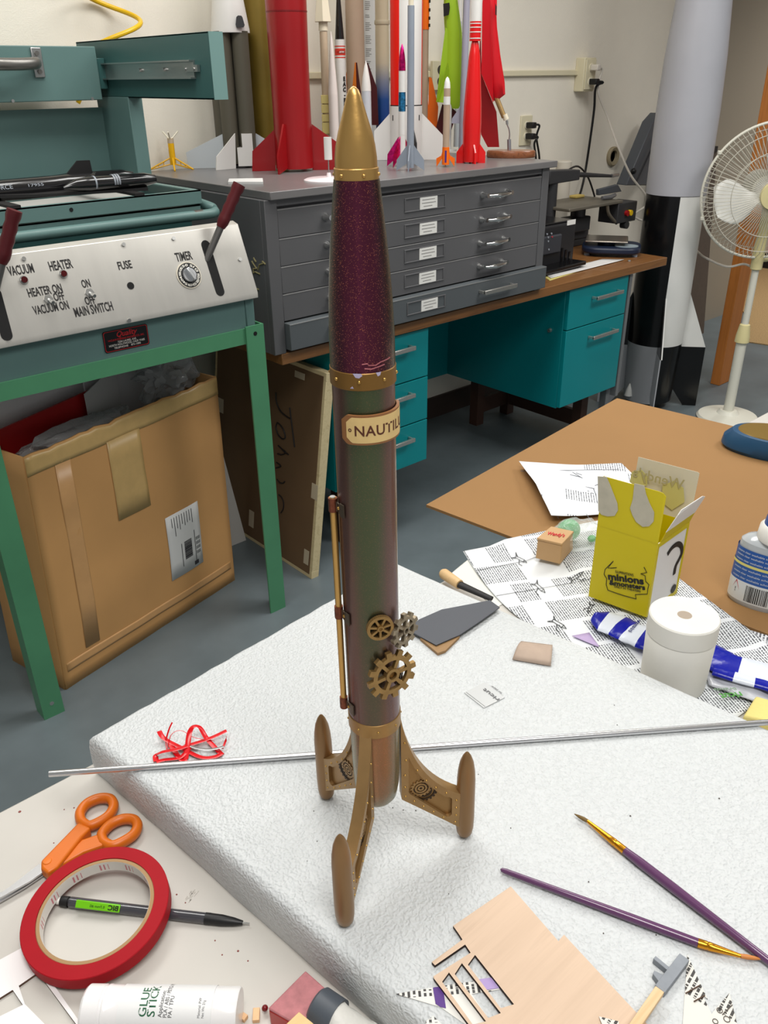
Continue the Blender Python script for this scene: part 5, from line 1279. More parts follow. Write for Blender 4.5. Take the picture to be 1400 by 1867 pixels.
FA, FB = AZ(158, 1341, ZF), AZ(722, 1022, ZF); fx = (FB-FA).normalized(); fy = Vector((math.cos(R(-83.4)), math.sin(R(-83.4)), 0)); LW = (FB-FA).length
def fpt(u, v, z): return FA+fx*u+fy*v+Vector((0, 0, z-ZF))
def foam_side(z, off):
    n = 40; P_ = []
    for i in range(n): P_.append(fpt(off+(LW-2*off)*i/n, off, z))
    for i in range(n): P_.append(fpt(LW-off, off+(.80-2*off)*i/n, z))
    for i in range(n): P_.append(fpt(LW-off-(LW-2*off)*i/n, .80-off, z))
    for i in range(n): P_.append(fpt(off, .80-off-(.80-2*off)*i/n, z))
    return [p+Vector((mnoise.noise(p*60), mnoise.noise(p*60+Vector((9, 0, 0))), 0))*.0013 for p in P_]
tag(MB().rings([foam_side(T+.0002, .001), foam_side(T+.012, -.0005), foam_side(T+.030, .0), foam_side(ZF-.006, .0006), foam_side(ZF-.002, .003), foam_side(ZF, .007)]).build('foam_block', m_foam, loc=(FA.x, FA.y, T), smooth=60), 'large thick white packing foam block carrying the bronze rocket on the table', 'foam block')

# ------------------------------------------------------------------ the bronze and purple rocket
RC = Vector((.2808, .3270, ZF))
tq = Vector((0, 0, 1)).rotation_difference((Vector((0, 0, 1))-RGT(RC)*math.tan(R(.6))).normalized()).to_euler()
m_brass = mat('aged_brass_paint', (154, 120, 72), .4, .6, var=(60, .12), bump=(400, .06, .0005))
m_gold = mat('gold_paint', (196, 156, 92), .36, .8, bump=(500, .12, .0005))
m_gold2 = mat('bronze_band_paint', (126, 92, 42), .42, .5)
m_rivet = mat('rivet_gold', (190, 152, 84), .28, .9)
m_copper = mat('brown_copper', (118, 66, 48), .45, .7, var=(300, .35), bump=(600, .3, .0006))
m_purple = shift_mat('plum_flake_paint', [(0, (92, 30, 56)), (.14, (86, 26, 50)), (.3, (58, 18, 34)), (.5, (50, 28, 26)), (.72, (58, 52, 26)), (1, (74, 74, 48))], 1.0, .38, .85)
m_body = shift_mat('green_plum_shift_paint', [(0, (70, 84, 54)), (.17, (74, 82, 58)), (.34, (98, 74, 66)), (.7, (102, 68, 70)), (1, (118, 108, 90))], .22, .36, .8)
m_tail = shift_mat('bronze_flake_paint', [(0, (166, 112, 66)), (.35, (150, 104, 66)), (.65, (120, 112, 80)), (1, (130, 136, 112))], 1.2, .35, .7)
rk = thing('rocket', 'tall bronze finned model rocket with plum top standing on the white foam', 'model rocket', RC, rot=tq)
RB = .0172
def RL(mb, name, m, parent=None, **kw): return mb.build(name, m, parent or rk, local=True, **kw)
def ring_z(r, z0, z1, e=.0004): return [(0, z0), (r-e, z0), (r, z0+e), (r, z1-e), (r-e, z1), (0, z1)]
RL(MB().lathe([(0, .055), (.0118, .0550), (.0140, .0585), (.0158, .070), (.0165, .09), (.0168, .125), (0, .125)], 48), 'tail_cone', m_tail)
RL(MB().lathe(ring_z(.0177, .1235, .1345), 48), 'lower_band', m_brass)
RL(MB().lathe([(0, .134), (RB, .134), (RB, .3655), (0, .3655)], 64), 'body_tube', m_body)
RL(MB().lathe(ring_z(.0180, .3640, .3735), 48), 'middle_band', m_gold2)
RL(MB().lathe([(0, .373), (.0176, .373), (.0174, .390), (.0166, .408), (.0152, .428), (.0132, .448), (.0112, .466), (0, .466)], 64), 'upper_shroud', m_purple)
RL(MB().lathe(ring_z(.0109, .4650, .4712, .0003), 40), 'nose_band', m_gold)
RL(MB().lathe([(0, .471), (.0103, .471), (.0102, .4755), (.0095, .481), (.0082, .4865), (.0063, .4925), (.0045, .4985), (.0034, .5022), (.0024, .5044), (.0010, .5056), (0, .506)], 40), 'nose_tip', m_gold)
AZC = R(229.8)
def pol(r, a, z): return Vector((r*math.cos(a), r*math.sin(a), z))
def rivets(name, r, z, n, size, off, m, parent=None):
    for k in range(n):
        a = AZC+off+2*math.pi*k/n; c = pol(r, a, z)
        RL(MB().at(FR(c, (-math.sin(a), math.cos(a), 0), (0, 0, 1))).lathe([(0, -.0006), (size, -.0006), (size, .0001), (size*.75, size*.55), (size*.35, size*.85), (0, size*.9)], 12), name, m, parent)
rivets('rivet', .0109, .4681, 6, .0010, .33, m_gold)
rivets('rivet', .0180, .3690, 8, .0010, -.12, m_rivet)
rivets('rivet', .0177, .1290, 8, .0009, .12, m_rivet)
# chipped paint on the middle band
m_chip = mat('lilac_primer', (176, 168, 196), .5)
def cyl_patch(poly, r): 
    bm = MB(); P_ = [pol(r, AZC+u, z) for u, z in poly]; c = sum(P_, Vector())/len(P_); cv = bm.v(c.normalized()*0+pol(r, math.atan2(c.y, c.x), c.z)); V_ = [bm.v(p) for p in P_]
    for i in range(len(V_)): bm.f([cv, V_[i], V_[(i+1) % len(V_)]])
    return bm
for poly in ([(-.30, .3737), (-.05, .3737), (-.02, .3725), (-.12, .3712), (-.22, .3715)], [(.38, .3737), (.55, .3737), (.52, .372), (.44, .3715)], [(-.40, .3655), (-.28, .3655), (-.32, .3668)]):
    RL(cyl_patch(poly, .01812), 'paint_chip', m_chip, smooth=0)
for pts in ([(-.02, .3785), (.14, .3788), (.18, .3778), (.4, .3775), (.55, .3787), (.8, .3792), (.95, .3796)], [(.05, .3762), (.25, .3757), (.5, .3765), (.7, .3770)]):
    RL(MB().tube([pol(.01755, AZC+u, z) for u, z in pts], .00035, 6), 'paint_wrinkle', mat('wrinkle_pink', (176, 104, 110), .3, .5))
# name plaque
PZ0, PZ1 = .3335, .3515
def bent(me, r, az0, zc):
    for v in me.vertices:
        a = az0+v.co.x/r; rr_ = r+v.co.z; v.co = Vector((rr_*math.cos(a), rr_*math.sin(a), zc+v.co.y))
    return me
m_plq = mat('parchment_face', (214, 184, 124), .5, var=(60, .08)); m_plb = mat('burnt_edge', (138, 92, 52), .55)
PW, PH = .048, .0168; PAZ = AZC+.66
def plq(w, h, c):
    o = [(-w/2+c, -h/2), (w/2-c, -h/2), (w/2-c, -h/2+c*.5), (w/2, -h/2+c*.5), (w/2, h/2-c*.5), (w/2-c, h/2-c*.5), (w/2-c, h/2), (-w/2+c, h/2), (-w/2+c, h/2-c*.5), (-w/2, h/2-c*.5), (-w/2, -h/2+c*.5), (-w/2+c, -h/2+c*.5)]
    return o
def curved_plate(w, h, c, r, t, zc, name, m, parent):
    b_ = MB(); n = 40; rs = []
    for i in range(n+1):
        x = -w/2+w*i/n; e = min(x+w/2, w/2-x); hh_ = h/2-(c*(1-min(1, e/c))**1.0 if e < c else 0)
        a = PAZ+x/r
        rs.append([pol(r, a, zc-hh_), pol(r+t, a, zc-hh_), pol(r+t, a, zc+hh_), pol(r, a, zc+hh_)])
    b_.rings(rs); return RL(b_, name, m, parent)
pq = curved_plate(PW, PH, .003, RB+.0006, .0016, .3425, 'name_plaque', m_plb, rk)
curved_plate(PW-.0022, PH-.0022, .003, RB+.0020, .0003, .3425, 'plaque_face', m_plq, pq)
tm = text_mesh('NAUTILUS', .0082, .00012, .00004, 'CENTER', 1.06); _q = bounds(tm); tm.transform(Matrix.Diagonal((.0385/(_q[1]-_q[0]), 1, 1, 1))); tm.transform(Matrix.Translation((.0006, -.0030, .0)))
link_mesh('plaque_lettering', bent(tm, RB+.00238, PAZ, .3425), mat('burnt_umber', (84, 40, 22), .6), pq, local=True, smooth=0)
rg = plate([ring_pts(.0010, 16), ring_pts(.0005, 12)], .00006); rg.transform(Matrix.Translation((-.0212, 0, 0))); link_mesh('plaque_pinhole', bent(rg, RB+.00238, PAZ, .3425), mat('burnt_umber2', (84, 40, 22), .6), pq, local=True, smooth=0)
# launch rod tube with copper clips
LA_ = AZC-1.42; LRr = RB+.0030
RL(MB().tube([pol(LRr, LA_, .141), pol(LRr, LA_, .2955)], .0020, 16), 'launch_tube', m_gold)
m_pew = mat('tarnished_metal', (92, 82, 70), .4, .7, bump=(400, .3, .0004))
for z in (.2905, .2155, .1435):
    cl_ = RL(MB().tube([pol(LRr, LA_, z-.0040), pol(LRr, LA_, z+.0046)], .0027, 16), 'clip', m_copper)
    b_ = MB(); n = 10; rs = []
    for i in range(n+1):
        a = LA_+.02+.56*i/n; r_ = LRr+.002 if i == 0 else (RB+.0016 if i == 1 else RB+.0004); h_ = .0034+.0012*(i > 5)
        rs.append([pol(r_, a, z-h_), pol(r_+.0008, a, z-h_), pol(r_+.0008, a, z+h_*.8), pol(r_, a, z+h_*.8)])
    b_.rings(rs); RL(b_, 'clip_tab', m_pew, cl_)
    a = LA_+.28; c = pol(RB+.0012, a, z); RL(MB().at(FR(c, (-math.sin(a), math.cos(a), 0), (0, 0, 1))).lathe([(0, 0), (.0011, 0), (.0008, .0007), (0, .0009)], 10), 'clip_rivet', m_rivet, cl_)
RL(MB().tube([pol(LRr, LA_, .2952), pol(LRr, LA_, .2960)], .0016, 14), 'tube_mouth', mat('pale_mouth', (170, 168, 166), .4))
# gears
def gear_loops(r, nt, th, rim, nsp, hub, bore, sp=.10):
    out = []
    for k in range(nt):
        a = 2*math.pi*k/nt; w = math.pi/nt
        out += [(a-w*.95, r), (a-w*.55, r), (a-w*.42, r+th), (a+w*.42, r+th), (a+w*.55, r)]
    O = [(q*math.cos(a), q*math.sin(a)) for a, q in out]
    H = []
    for k in range(nsp):
        a0 = 2*math.pi*k/nsp+sp*.5; a1 = 2*math.pi*(k+1)/nsp-sp*.5; ri, ro = hub, rim
        d0 = sp*.5*(ro/ri-1)*.9
        H.append([(ro*math.cos(a0+(a1-a0)*i/8), ro*math.sin(a0+(a1-a0)*i/8)) for i in range(9)]+[(ri*math.cos(a1-d0-(a1-a0-2*d0)*i/5), ri*math.sin(a1-d0-(a1-a0-2*d0)*i/5)) for i in range(6)])
    H.append(ring_pts(bore, 20)); return [O]+H
def gear(c, az, r, nt, th, rim, nsp, hub, bore, t, m, name, tilt=0, spin=0):
    me = plate(gear_loops(r, nt, th, rim, nsp, hub, bore, .22), t)
    n = Vector((math.cos(az), math.sin(az), tilt)); x = Vector((-math.sin(az), math.cos(az), 0)); y = n.cross(x)
    me.transform(Matrix.Rotation(spin, 4, 'Z')); me.transform(FR(c, x, y))
    g = link_mesh(name, me, m, rk, local=True, bevel=.0002, bseg=1)
    hb_ = plate([ring_pts(hub*1.05, 24), ring_pts(bore, 20)], t*1.5); hb_.transform(FR(c, x, y)); link_mesh('gear_hub', hb_, m, g, local=True, bevel=.0002, bseg=1)
    return g
m_gear = mat('antique_gear_gold', (150, 120, 74), .4, .75, var=(200, .15), bump=(500, .12, .0004))
m_gear2 = mat('weathered_pewter_gear', (140, 128, 108), .45, .7, var=(250, .3), bump=(500, .3, .0004))
gear(pol(RB+.0034, AZC+.60, .1765), AZC+.50, .0137, 12, .0036, .0108, 6, .0046, .0028, .0026, m_gear, 'large_gear', .05, .1)
gear(pol(RB+.0056, AZC+1.10, .2055), AZC+.80, .0092, 10, .0027, .0073, 6, .0026, .0016, .0026, m_gear2, 'medium_gear', .05, .3)
gear(pol(RB+.0020, AZC+.27, .2137), AZC+.27, .0084, 40, .0001, .0066, 7, .0019, .0011, .0026, m_gear, 'small_gear', .0, .2)
gear(pol(RB+.0010, AZC+1.22, .1655), AZC+1.32, .0040, 8, .0014, .0030, 4, .0014, .0008, .0026, mat('dark_gear', (72, 60, 48), .45, .7), 'tiny_gear', 0, 0)
for a, z, r0 in ((.60, .1765, RB-.001), (1.10, .2055, RB-.001), (.27, .2137, RB-.001)):
    RL(MB().tube([pol(RB-.001, AZC+a, z), pol(RB+.0036, AZC+a, z)], .0024, 12), 'gear_spacer', m_gold2)
# fins with pods
m_fin = mat('fin_bronze', (156, 124, 80), .42, .55, var=(80, .08), bump=(500, .08, .0004)); m_finin = mat('fin_recess_bronze', (150, 116, 70), .36, .65, bump=(900, .3, .0005))
m_pod = mat('pod_bronze', (138, 106, 70), .36, .5, bump=(400, .05, .0004))
m_gr = mat('dark_gear_relief', (58, 42, 24), .5, .5)
RP = .0655
for az_deg, ph in ((208, .086), (328, .084), (88, .086)):
    az = R(az_deg); fm = Matrix(((math.cos(az), 0, math.sin(az), 0), (math.sin(az), 0, -math.cos(az), 0), (0, 1, 0, 0), (0, 0, 0, 1)))   # local x = radial, y = up, z = sideways
    top = [(p.x, p.y) for p in bez((.0170, .1275, 0), (.0225, .088, 0), (.036, .062, 0), (.0605, .0475, 0), 14)]
    O = top+[(.0605, .0135), (.0170, .0510)]
    itop = [(p.x, p.y) for p in bez((.0222, .0905, 0), (.0275, .0745, 0), (.036, .060, 0), (.0485, .0478, 0), 10)]
    I = itop+[(.0525, .0462), (.0542, .0440), (.0542, .0282), (.0525, .0266), (.0502, .0268), (.0236, .0545), (.0222, .0565)]
    me = plate([O, I], .0084); me.transform(fm); fn = link_mesh('fin', me, m_fin, rk, local=True, bevel=.0004, bseg=2)
    me = plate([[((x-.036)*1.06+.036, (y-.055)*1.06+.055) for x, y in I]], .0030); me.transform(fm); pn = link_mesh('fin_panel', me, m_finin, fn, local=True)
    for sgn in (-1, 1):
        for (cx, cy, rr_, nt) in ((.0345, .0530, .0092, 18), (.0315, .0570, .0078, 16)):
            me = plate([[(cx+x, cy+y) for x, y in gear_loops(rr_*.86, nt, rr_*.14, .1, 0, .1, .001)[0]], ring_pts(rr_*.72, 24, (cx, cy)), ring_pts(rr_*.58, 24, (cx, cy)), ring_pts(rr_*.42, 20, (cx, cy)), ring_pts(rr_*.30, 16, (cx, cy)), ring_pts(rr_*.14, 12, (cx, cy))], .0006)
            me.transform(Matrix.Translation((0, 0, sgn*(.0017+(.0002 if nt == 16 else 0))))); me.transform(fm); link_mesh('gear_relief', me, m_gr if nt == 18 else m_fin, pn, local=True, smooth=0)
        rv = MB()
        pts_ = [( .0196, .104), (.0205, .088), (.0196, .074), (.0196, .0625), (.0198, .0535), (.0262, .0475), (.0330, .0410), (.0405, .0340), (.0480, .0268), (.0570, .0200), (.0575, .0270), (.0575, .0345), (.0575, .0420), (.0498, .0508), (.0420, .0578), (.0350, .0660), (.0285, .0770)]
        for (x, y) in pts_:
            rv.at(fm @ Matrix.Translation((x, y, sgn*.0042)) @ Matrix.Scale(sgn, 4, (0, 0, 1))).lathe([(0, -.0003), (.00085, -.0003), (.00085, .0001), (.0006, .0005), (0, .0007)], 10)
        rv.at(Matrix()); RL(rv, 'fin_rivets', m_rivet, fn)
    # capping strip along the inner edge
    pr_ = [(0.0, 0.0), (.0026, .0004), (.0046, .0018), (.0059, .0046), (.0066, .010), (.0069, .020), (.0067, ph-.026), (.0062, ph-.018), (.0050, ph-.010), (.0032, ph-.0045), (.0014, ph-.0013), (0, ph)]
    c = pol(RP, az, 0); RL(MB().lathe(pr_, 28, c), 'pod', m_pod)

# ------------------------------------------------------------------ brown board, instruction sheets, box, toy, bag, bottle
m_board = mat('kraft_board', (146, 109, 66), .85, var=(3, .05), bump=(500, .15, .0005))
BZ_ = T+.0045
b0, b1, b2 = AZ(777, 920, BZ_), AZ(1125, 726, BZ_), AZ(1400, 1157, BZ_)
bu = (b1-b0).normalized(); bv = Vector((bu.y, -bu.x, 0)); BW = (b1-b0).length
def bpt(u, v, z): p = b0+bu*u+bv*v; p.z = z; return p
tag(MB().hull8([bpt(0, 0, T+.0003), bpt(BW, 0, T+.0003), bpt(BW, .72, T+.0003), bpt(0, .72, T+.0003)], [bpt(0, 0, BZ_), bpt(BW, 0, BZ_), bpt(BW, .72, BZ_), bpt(0, .72, BZ_)]).build('corrugated_board', m_board, loc=(b0.x, b0.y, T)), 'big flat sheet of brown corrugated board overhanging the table edge', 'cardboard sheet')
def on_board(p): return max(0., min(1., ((p-b0).dot(bu)+.036)/.02))
def tsheet(name, label, px, m, z0, wav=.002, n=48, seed=0, cat='instruction sheet', th=.0003, lift=None, group=None, bulge=0):
    c = [AZ(p_[0], p_[1], T+.003) if len(p_) == 2 else Vector(p_) for p_ in px]; ctr = sum(c, Vector())/4; ctr.z = T
    def fn(u, v):
        p = (c[0]*(1-u)+c[1]*u)*(1-v)+(c[3]*(1-u)+c[2]*u)*v
        p.x -= bulge*(1-u)*math.sin(math.pi*min(1, v*1.35))
        p.z = T+z0+.0056*on_board(p)+wav*(.5+.5*mnoise.noise((u*2.6+seed, v*2.6, seed)))+(lift(u, v) if lift else 0); return p
    return tag(MB().grid(n, n, fn).build(name, m, loc=ctr, solid=th, soff=1), label, cat, group)
ang1 = math.atan2(*(AZ(1132, 852, T)-AZ(945, 855, T)).yx)
m_pr1 = print_mat('diagram_sheet', (228, 231, 236), (70, 72, 78), .0036, -ang1+R(100), .040, .4, 1.3, .72)
_q = AZ(897, 1090, T)-AZ(844, 1004, T)
m_pr2 = print_mat('instruction_print', (222, 225, 228), (72, 74, 80), .0030, -math.atan2(_q.y, _q.x), .046, .5, .4, .30)
m_pr3 = print_mat('instruction_print2', (218, 220, 224), (80, 82, 88), .0038, R(-20), .06, .5, 4.2, .38)
s1 = tsheet('instruction_sheet', 'upper printed diagram sheet curling on the brown board behind the yellow carton', [(945, 855), (1132, 851), (1215, 930), (1003, 958)], m_pr1, .0006, .004, seed=3, lift=lambda u, v: .018*(1-u)**3*(1-abs(v-.55)))
# ruled lines and small drawings on the diagram sheet
dr = MB()
def dline(pts, w=.0005): dr.tube([AZ(x, y, T+.0090+.0105*max(0, (1010-x)/70.)**2) for x, y in pts], w, 4)
s2 = tsheet('instruction_sheet', 'large unfolded printed instruction sheet under the toy and yellow carton', [(844, 1004), (1092, 954), (.775, .225, T), (.622, .24, T)], m_pr2, .0009, .0022, seed=8, bulge=.034)
tsheet('instruction_sheet', 'printed sheet sticking out from under the board by the glue bottle', [(1296, 1132), (1420, 1170), (1420, 1212), (1300, 1180)], m_pr3, .0004, .0006, seed=5)
tsheet('blank_sheet', 'white sheet corner peeking out between the foam and the instruction sheet', [(822, 1043), (868, 1005), (950, 1080), (905, 1105)], mat('paper_plain', (214, 214, 208), .6), .0003, .0004)
tsheet('purple_card', 'small purple printed triangle on the instruction sheet near the foam edge', [(1042, 1161), (1074, 1155), (1092, 1180), (1090, 1181)], mat('lilac_card', (186, 166, 206), .6), .0042, .0, 4, cat='paper')
fig = MB(); random.seed(21)
def ink(pts, w=.00055, z=.0034):
    P_ = smooth_path([AZ(x, y, T+z) for x, y in pts], 3)
    for p in P_: p.z = T+z+.0056*on_board(p)
    fig.tube(P_, w, 4)
def motif(cx, cy, s, a):
    def q(x, y): return (cx+s*(x*math.cos(a)-y*math.sin(a)), cy+s*(x*math.sin(a)+y*math.cos(a))*.75)
    for L in ([(-18, -3), (8, -4), (18, 0), (8, 4), (-18, 3), (-18, -3)], [(-18, -3), (-24, -10), (-14, -4)], [(-18, 3), (-24, 10), (-14, 4)], [(8, -4), (8, 4)], [(-4, 3), (4, 16), (14, 16)]):
        for p_, q_ in zip(L, L[1:]): ink([q(*p_), q(*q_)], .0004)
for cx, cy, s, a in ((985, 1072, .8, .9), (1052, 1052, .7, -.5), (1020, 1138, .9, .7), (1075, 1110, .6, 1.9), (950, 1020, .7, .6)): motif(cx, cy, s, a)
for pts in ([(869, 1040), (960, 1022), (1060, 1000)], [(905, 1086), (1000, 1070), (1086, 1056)]): ink(pts, .0003)
fig.build('line_drawings', mat('drawing_ink', (52, 54, 58), .6), s2)
fig = MB()
for pts in ([(972, 860), (1000, 905), (1018, 945)], [(1018, 858), (1045, 905), (1078, 950)], [(949, 859), (1060, 857), (1128, 856)]): fig.tube([AZ(x, y, T+.0115) for x, y in pts], .0005, 4)
for (cx, cy) in ((1000, 868), (1050, 868), (1075, 895), (1020, 890), (1058, 915), (1095, 880)):
    for k in range(4): fig.tube([AZ(cx+random.uniform(-12, 12), cy+random.uniform(-8, 8), T+.0115), AZ(cx+random.uniform(-12, 12), cy+random.uniform(-8, 8), T+.0115)], .00045, 4)
fig.build('line_drawings', mat('drawing_ink2', (96, 98, 104), .6), s1)

# tan toy carton with clear bag
m_toy = mat('toy_tan', (188, 150, 104), .5)
zt_ = T+.0098
tp = [AZ(976, 1018, zt_), AZ(1021, 1029, zt_), AZ(1044.7, 1001, zt_)]; tp.append(tp[0]+tp[2]-tp[1])
ztt = HZ(tp[1], 991.7)
tt = [AZ(980, 981.5, ztt), AZ(1024, 991.7, ztt), AZ(1044.7, 969.7, ztt), AZ(1005, 961, ztt)]
toy = thing('toy_carton', 'small tan toy carton with red script on its lid beside the yellow carton', 'toy', (tp[0]+tp[2])/2)
MB().hull8([Vector((p.x, p.y, zt_)) for p in tp], [Vector((p.x, p.y, ztt-.002)) for p in tt]).build('body', m_toy, toy, bevel=.001)
MB().hull8([p+(p-sum(tt, Vector())/4)*.05+Vector((0, 0, -.0022)) for p in tt], [p+(p-sum(tt, Vector())/4)*.04+Vector((0, 0, .0008)) for p in tt]).build('lid', m_toy, toy, bevel=.0006)
w0, w1 = AZ(998, 975, ztt+.001), AZ(1029, 979.5, ztt+.001)
link_mesh('lid_script', fit_text("Wendy's", w0, w1, tt[3]-tt[0], .0085, .02, shear=.25), mat('script_red', (196, 30, 36), .5), toy, smooth=0)
e0, e1_ = ONP(994, 1007, tp[0], (tp[1]-tp[0]).cross(Vector((0, 0, 1)))), ONP(1006, 1013, tp[0], (tp[1]-tp[0]).cross(Vector((0, 0, 1))))
m_clr = mat('clear_bag_film', (236, 240, 240), .08, alpha=.28, spec=1.0, bump=(140, .8, .004))
m_green = mat('toy_green', (24, 160, 70), .3)
gp = AZ(1036, 972, T+.022)
gs = thing('toy_capsule', 'crumpled clear bag holding a bright green toy behind the tan carton', 'toy', (gp.x, gp.y, T+.008))
MB().ball((gp.x, gp.y, T+.026), .0155, 24, 16, (1.1, .9, .95)).build('green_dome', m_green, gs)
q = AZ(1079, 982, T+.016); MB().ball((q.x, q.y, T+.016), .0055, 16, 10, (1.2, 1, .8)).build('green_knob', m_green, gs)
me = bpy.data.meshes.new('c'); b_ = bmesh.new(); bmesh.ops.create_icosphere(b_, subdivisions=4, radius=1)
for v in b_.verts:
    d_ = v.co.normalized(); k = 1+.22*mnoise.noise(d_*2.4)+.14*abs(mnoise.noise(d_*6)); v.co = Vector((d_.x*.034*k, d_.y*.022*k, max(-.0145, d_.z*.021*k)))
b_.to_mesh(me); b_.free(); q = AZ(1053, 982, T+.020); me.transform(Matrix.Rotation(-.5, 4, 'Z')); me.transform(Matrix.Translation((q.x, q.y, T+.0245))); link_mesh('clear_bag', me, m_clr, gs)

# yellow carton
m_yc = mat('carton_yellow', (204, 186, 0), .45); m_yw = mat('carton_white', (228, 226, 222), .55); m_yb = mat('carton_inside', (206, 198, 178), .6)
m_yink = mat('carton_ink', (20, 20, 18), .55)
zb = T+.0078
C0 = AZ(1088, 1087, zb); zf = HZ(C0, 957)
K0, K1, K2 = AZ(1089, 957, zf), AZ(1199.6, 991.7, zf), AZ(1257, 951, zf); K3 = K0+K2-K1
yc = thing('yellow_carton', 'open bright yellow meal carton with black lettering and a question mark side', 'carton', ((K0+K2)/2).xy.to_3d()+Vector((0, 0, zb)))
def dn(p, z=zb): return Vector((p.x, p.y, z))
ctrK = (K0+K2)/2
def inw(p, k=.985): return ctrK+(p-ctrK)*k
wall = MB()
for a, b, mi in ((K0, K1, 0), (K1, K2, 1), (K2, K3, 0), (K3, K0, 0)):
    wall.mi = mi; wall.hull8([dn(a), dn(b), dn(inw(b)), dn(inw(a))], [dn(a, zf), dn(b, zf), dn(inw(b), zf), dn(inw(a), zf)])
wall.mi = 0; wall.hull8([dn(inw(p, .99)) for p in (K0, K1, K2, K3)], [dn(inw(p, .99), zb+.001) for p in (K0, K1, K2, K3)])
wall.build('carton_body', [m_yc, m_yw], yc, smooth=0)
FNn = (K1-K0).cross(Vector((0, 0, 1))).normalized(); FNn = FNn if FNn.dot(CAM-K0) > 0 else -FNn
SNn = (K2-K1).cross(Vector((0, 0, 1))).normalized(); SNn = SNn if SNn.dot(CAM-K1) > 0 else -SNn
def yf(x, y): return ONP(x, y, K0+FNn*.0004, FNn)
def ys_(x, y): return ONP(x, y, K1+SNn*.0004, SNn)
# yellow border of the question mark side
q = [K1, K2, dn(K2), dn(K1)]; c = sum(q, Vector())/4
for i in range(4):
    a, b = q[i], q[(i+1) % 4]; MB().slab([a+SNn*.0003, b+SNn*.0003, b+(c-b)*(.12 if i != 3 else .1)+SNn*.0003, a+(c-a)*.12+SNn*.0003], .0004).build('yellow_border', m_yc, yc, smooth=0)
# front flap, back flap, side flaps
HFt = HZ(K0, 868)-zf
fl = [K0, K1, K1+Vector((0, 0, HFt*.93))-FNn*.001, K1+(K0-K1)*.04+Vector((0, 0, HFt*.985)), K1+(K0-K1)*.10+Vector((0, 0, HFt)), K0+Vector((0, 0, HFt))]
MB().slab([p+FNn*.0-Vector((0, 0, 0)) for p in fl], .0006).build('front_flap', m_yc, yc, smooth=0)
gl_ = [K0, K0+Vector((0, 0, HFt*.0))]
MB().slab([K0+Vector((0, 0, HFt*.45)), K0+Vector((0, 0, HFt*.99)), K0+(K3-K0)*.08-(K1-K0)*.03+Vector((0, 0, HFt*.99)), K0+(K3-K0)*.08-(K1-K0)*.05+Vector((0, 0, HFt*.45))], .0006).build('glue_tab', m_yw, yc, smooth=0)
HBt = HZ(K3, 835)-zf
bl_ = [K3, K2, K2+Vector((0, 0, HBt*.98))-FNn*.004, K2+(K3-K2)*.03+Vector((0, 0, HBt))-FNn*.004, K3+Vector((0, 0, HBt))-FNn*.004]
bf = MB().slab(bl_, .0006).build('back_flap', m_yb, yc, smooth=0)
def bk_(x, y): return ONP(x, y, K3+FNn*.0010, FNn)
bm_ = mat('show_through', (196, 188, 120), .6)
MB().slab([bk_(*p) for p in ((1152, 860), (1170, 857), (1180, 868), (1180, 885), (1160, 890), (1148, 878))], .0004).build('faded_print', bm_, bf, smooth=0)
MB().slab([bk_(*p) for p in ((1208, 885), (1230, 876), (1246, 890), (1248, 915), (1225, 930), (1206, 915))], .0004).build('faded_print', bm_, bf, smooth=0)
w_ = fit_text("Wendy's", bk_(1246, 893), bk_(1154, 868), (0, 0, 1), .013, .01, depth=.02); w_.transform(Matrix.Translation(FNn*.0012)); link_mesh('faded_script', w_, mat('faded_ink', (172, 162, 120), .6), bf, smooth=0)
lean = SNn*.012
s0, s1_ = K1+(K2-K1)*.06, K2
MB().slab([s0, s1_, s1_+Vector((0, 0, .0135))+lean*.33, s0+Vector((0, 0, .0135))+lean*.33+(K2-K1)*.02], .0006).build('side_flap', m_yc, yc, smooth=0)
MB().slab([s0+Vector((0, 0, .0135))+lean*.33+(K2-K1)*.02, s1_+Vector((0, 0, .0135))+lean*.33, s1_+Vector((0, 0, .036))+lean, s1_+(K1-K2)*.1+Vector((0, 0, .039))+lean, s0+Vector((0, 0, .040))+lean+(K2-K1)*.16, s0+Vector((0, 0, .036))+lean+(K2-K1)*.08], .0006).build('side_flap_end', m_yw, yc, smooth=0)
# torn paper patches on the flap
def blob(px, m, nm, f=yf, up=.0006):
    c = [f(x, y)+FNn*up for x, y in px]; MB().slab(c, .0005).build(nm, m, yc, smooth=0)
m_torn = mat('torn_grey', (184, 178, 160), .7, var=(60, .08))
blob([(1090, 868), (1106, 869), (1112, 882), (1119, 900), (1126, 918), (1127, 930), (1121, 940), (1108, 941), (1097, 938), (1091, 931)], m_torn, 'torn_patch')
blob([(1157, 881), (1175, 885), (1178, 900), (1184, 916), (1193, 934), (1192, 950), (1184, 959), (1172, 960), (1160, 951), (1153, 938), (1149, 926), (1154, 910)], m_torn, 'torn_patch')
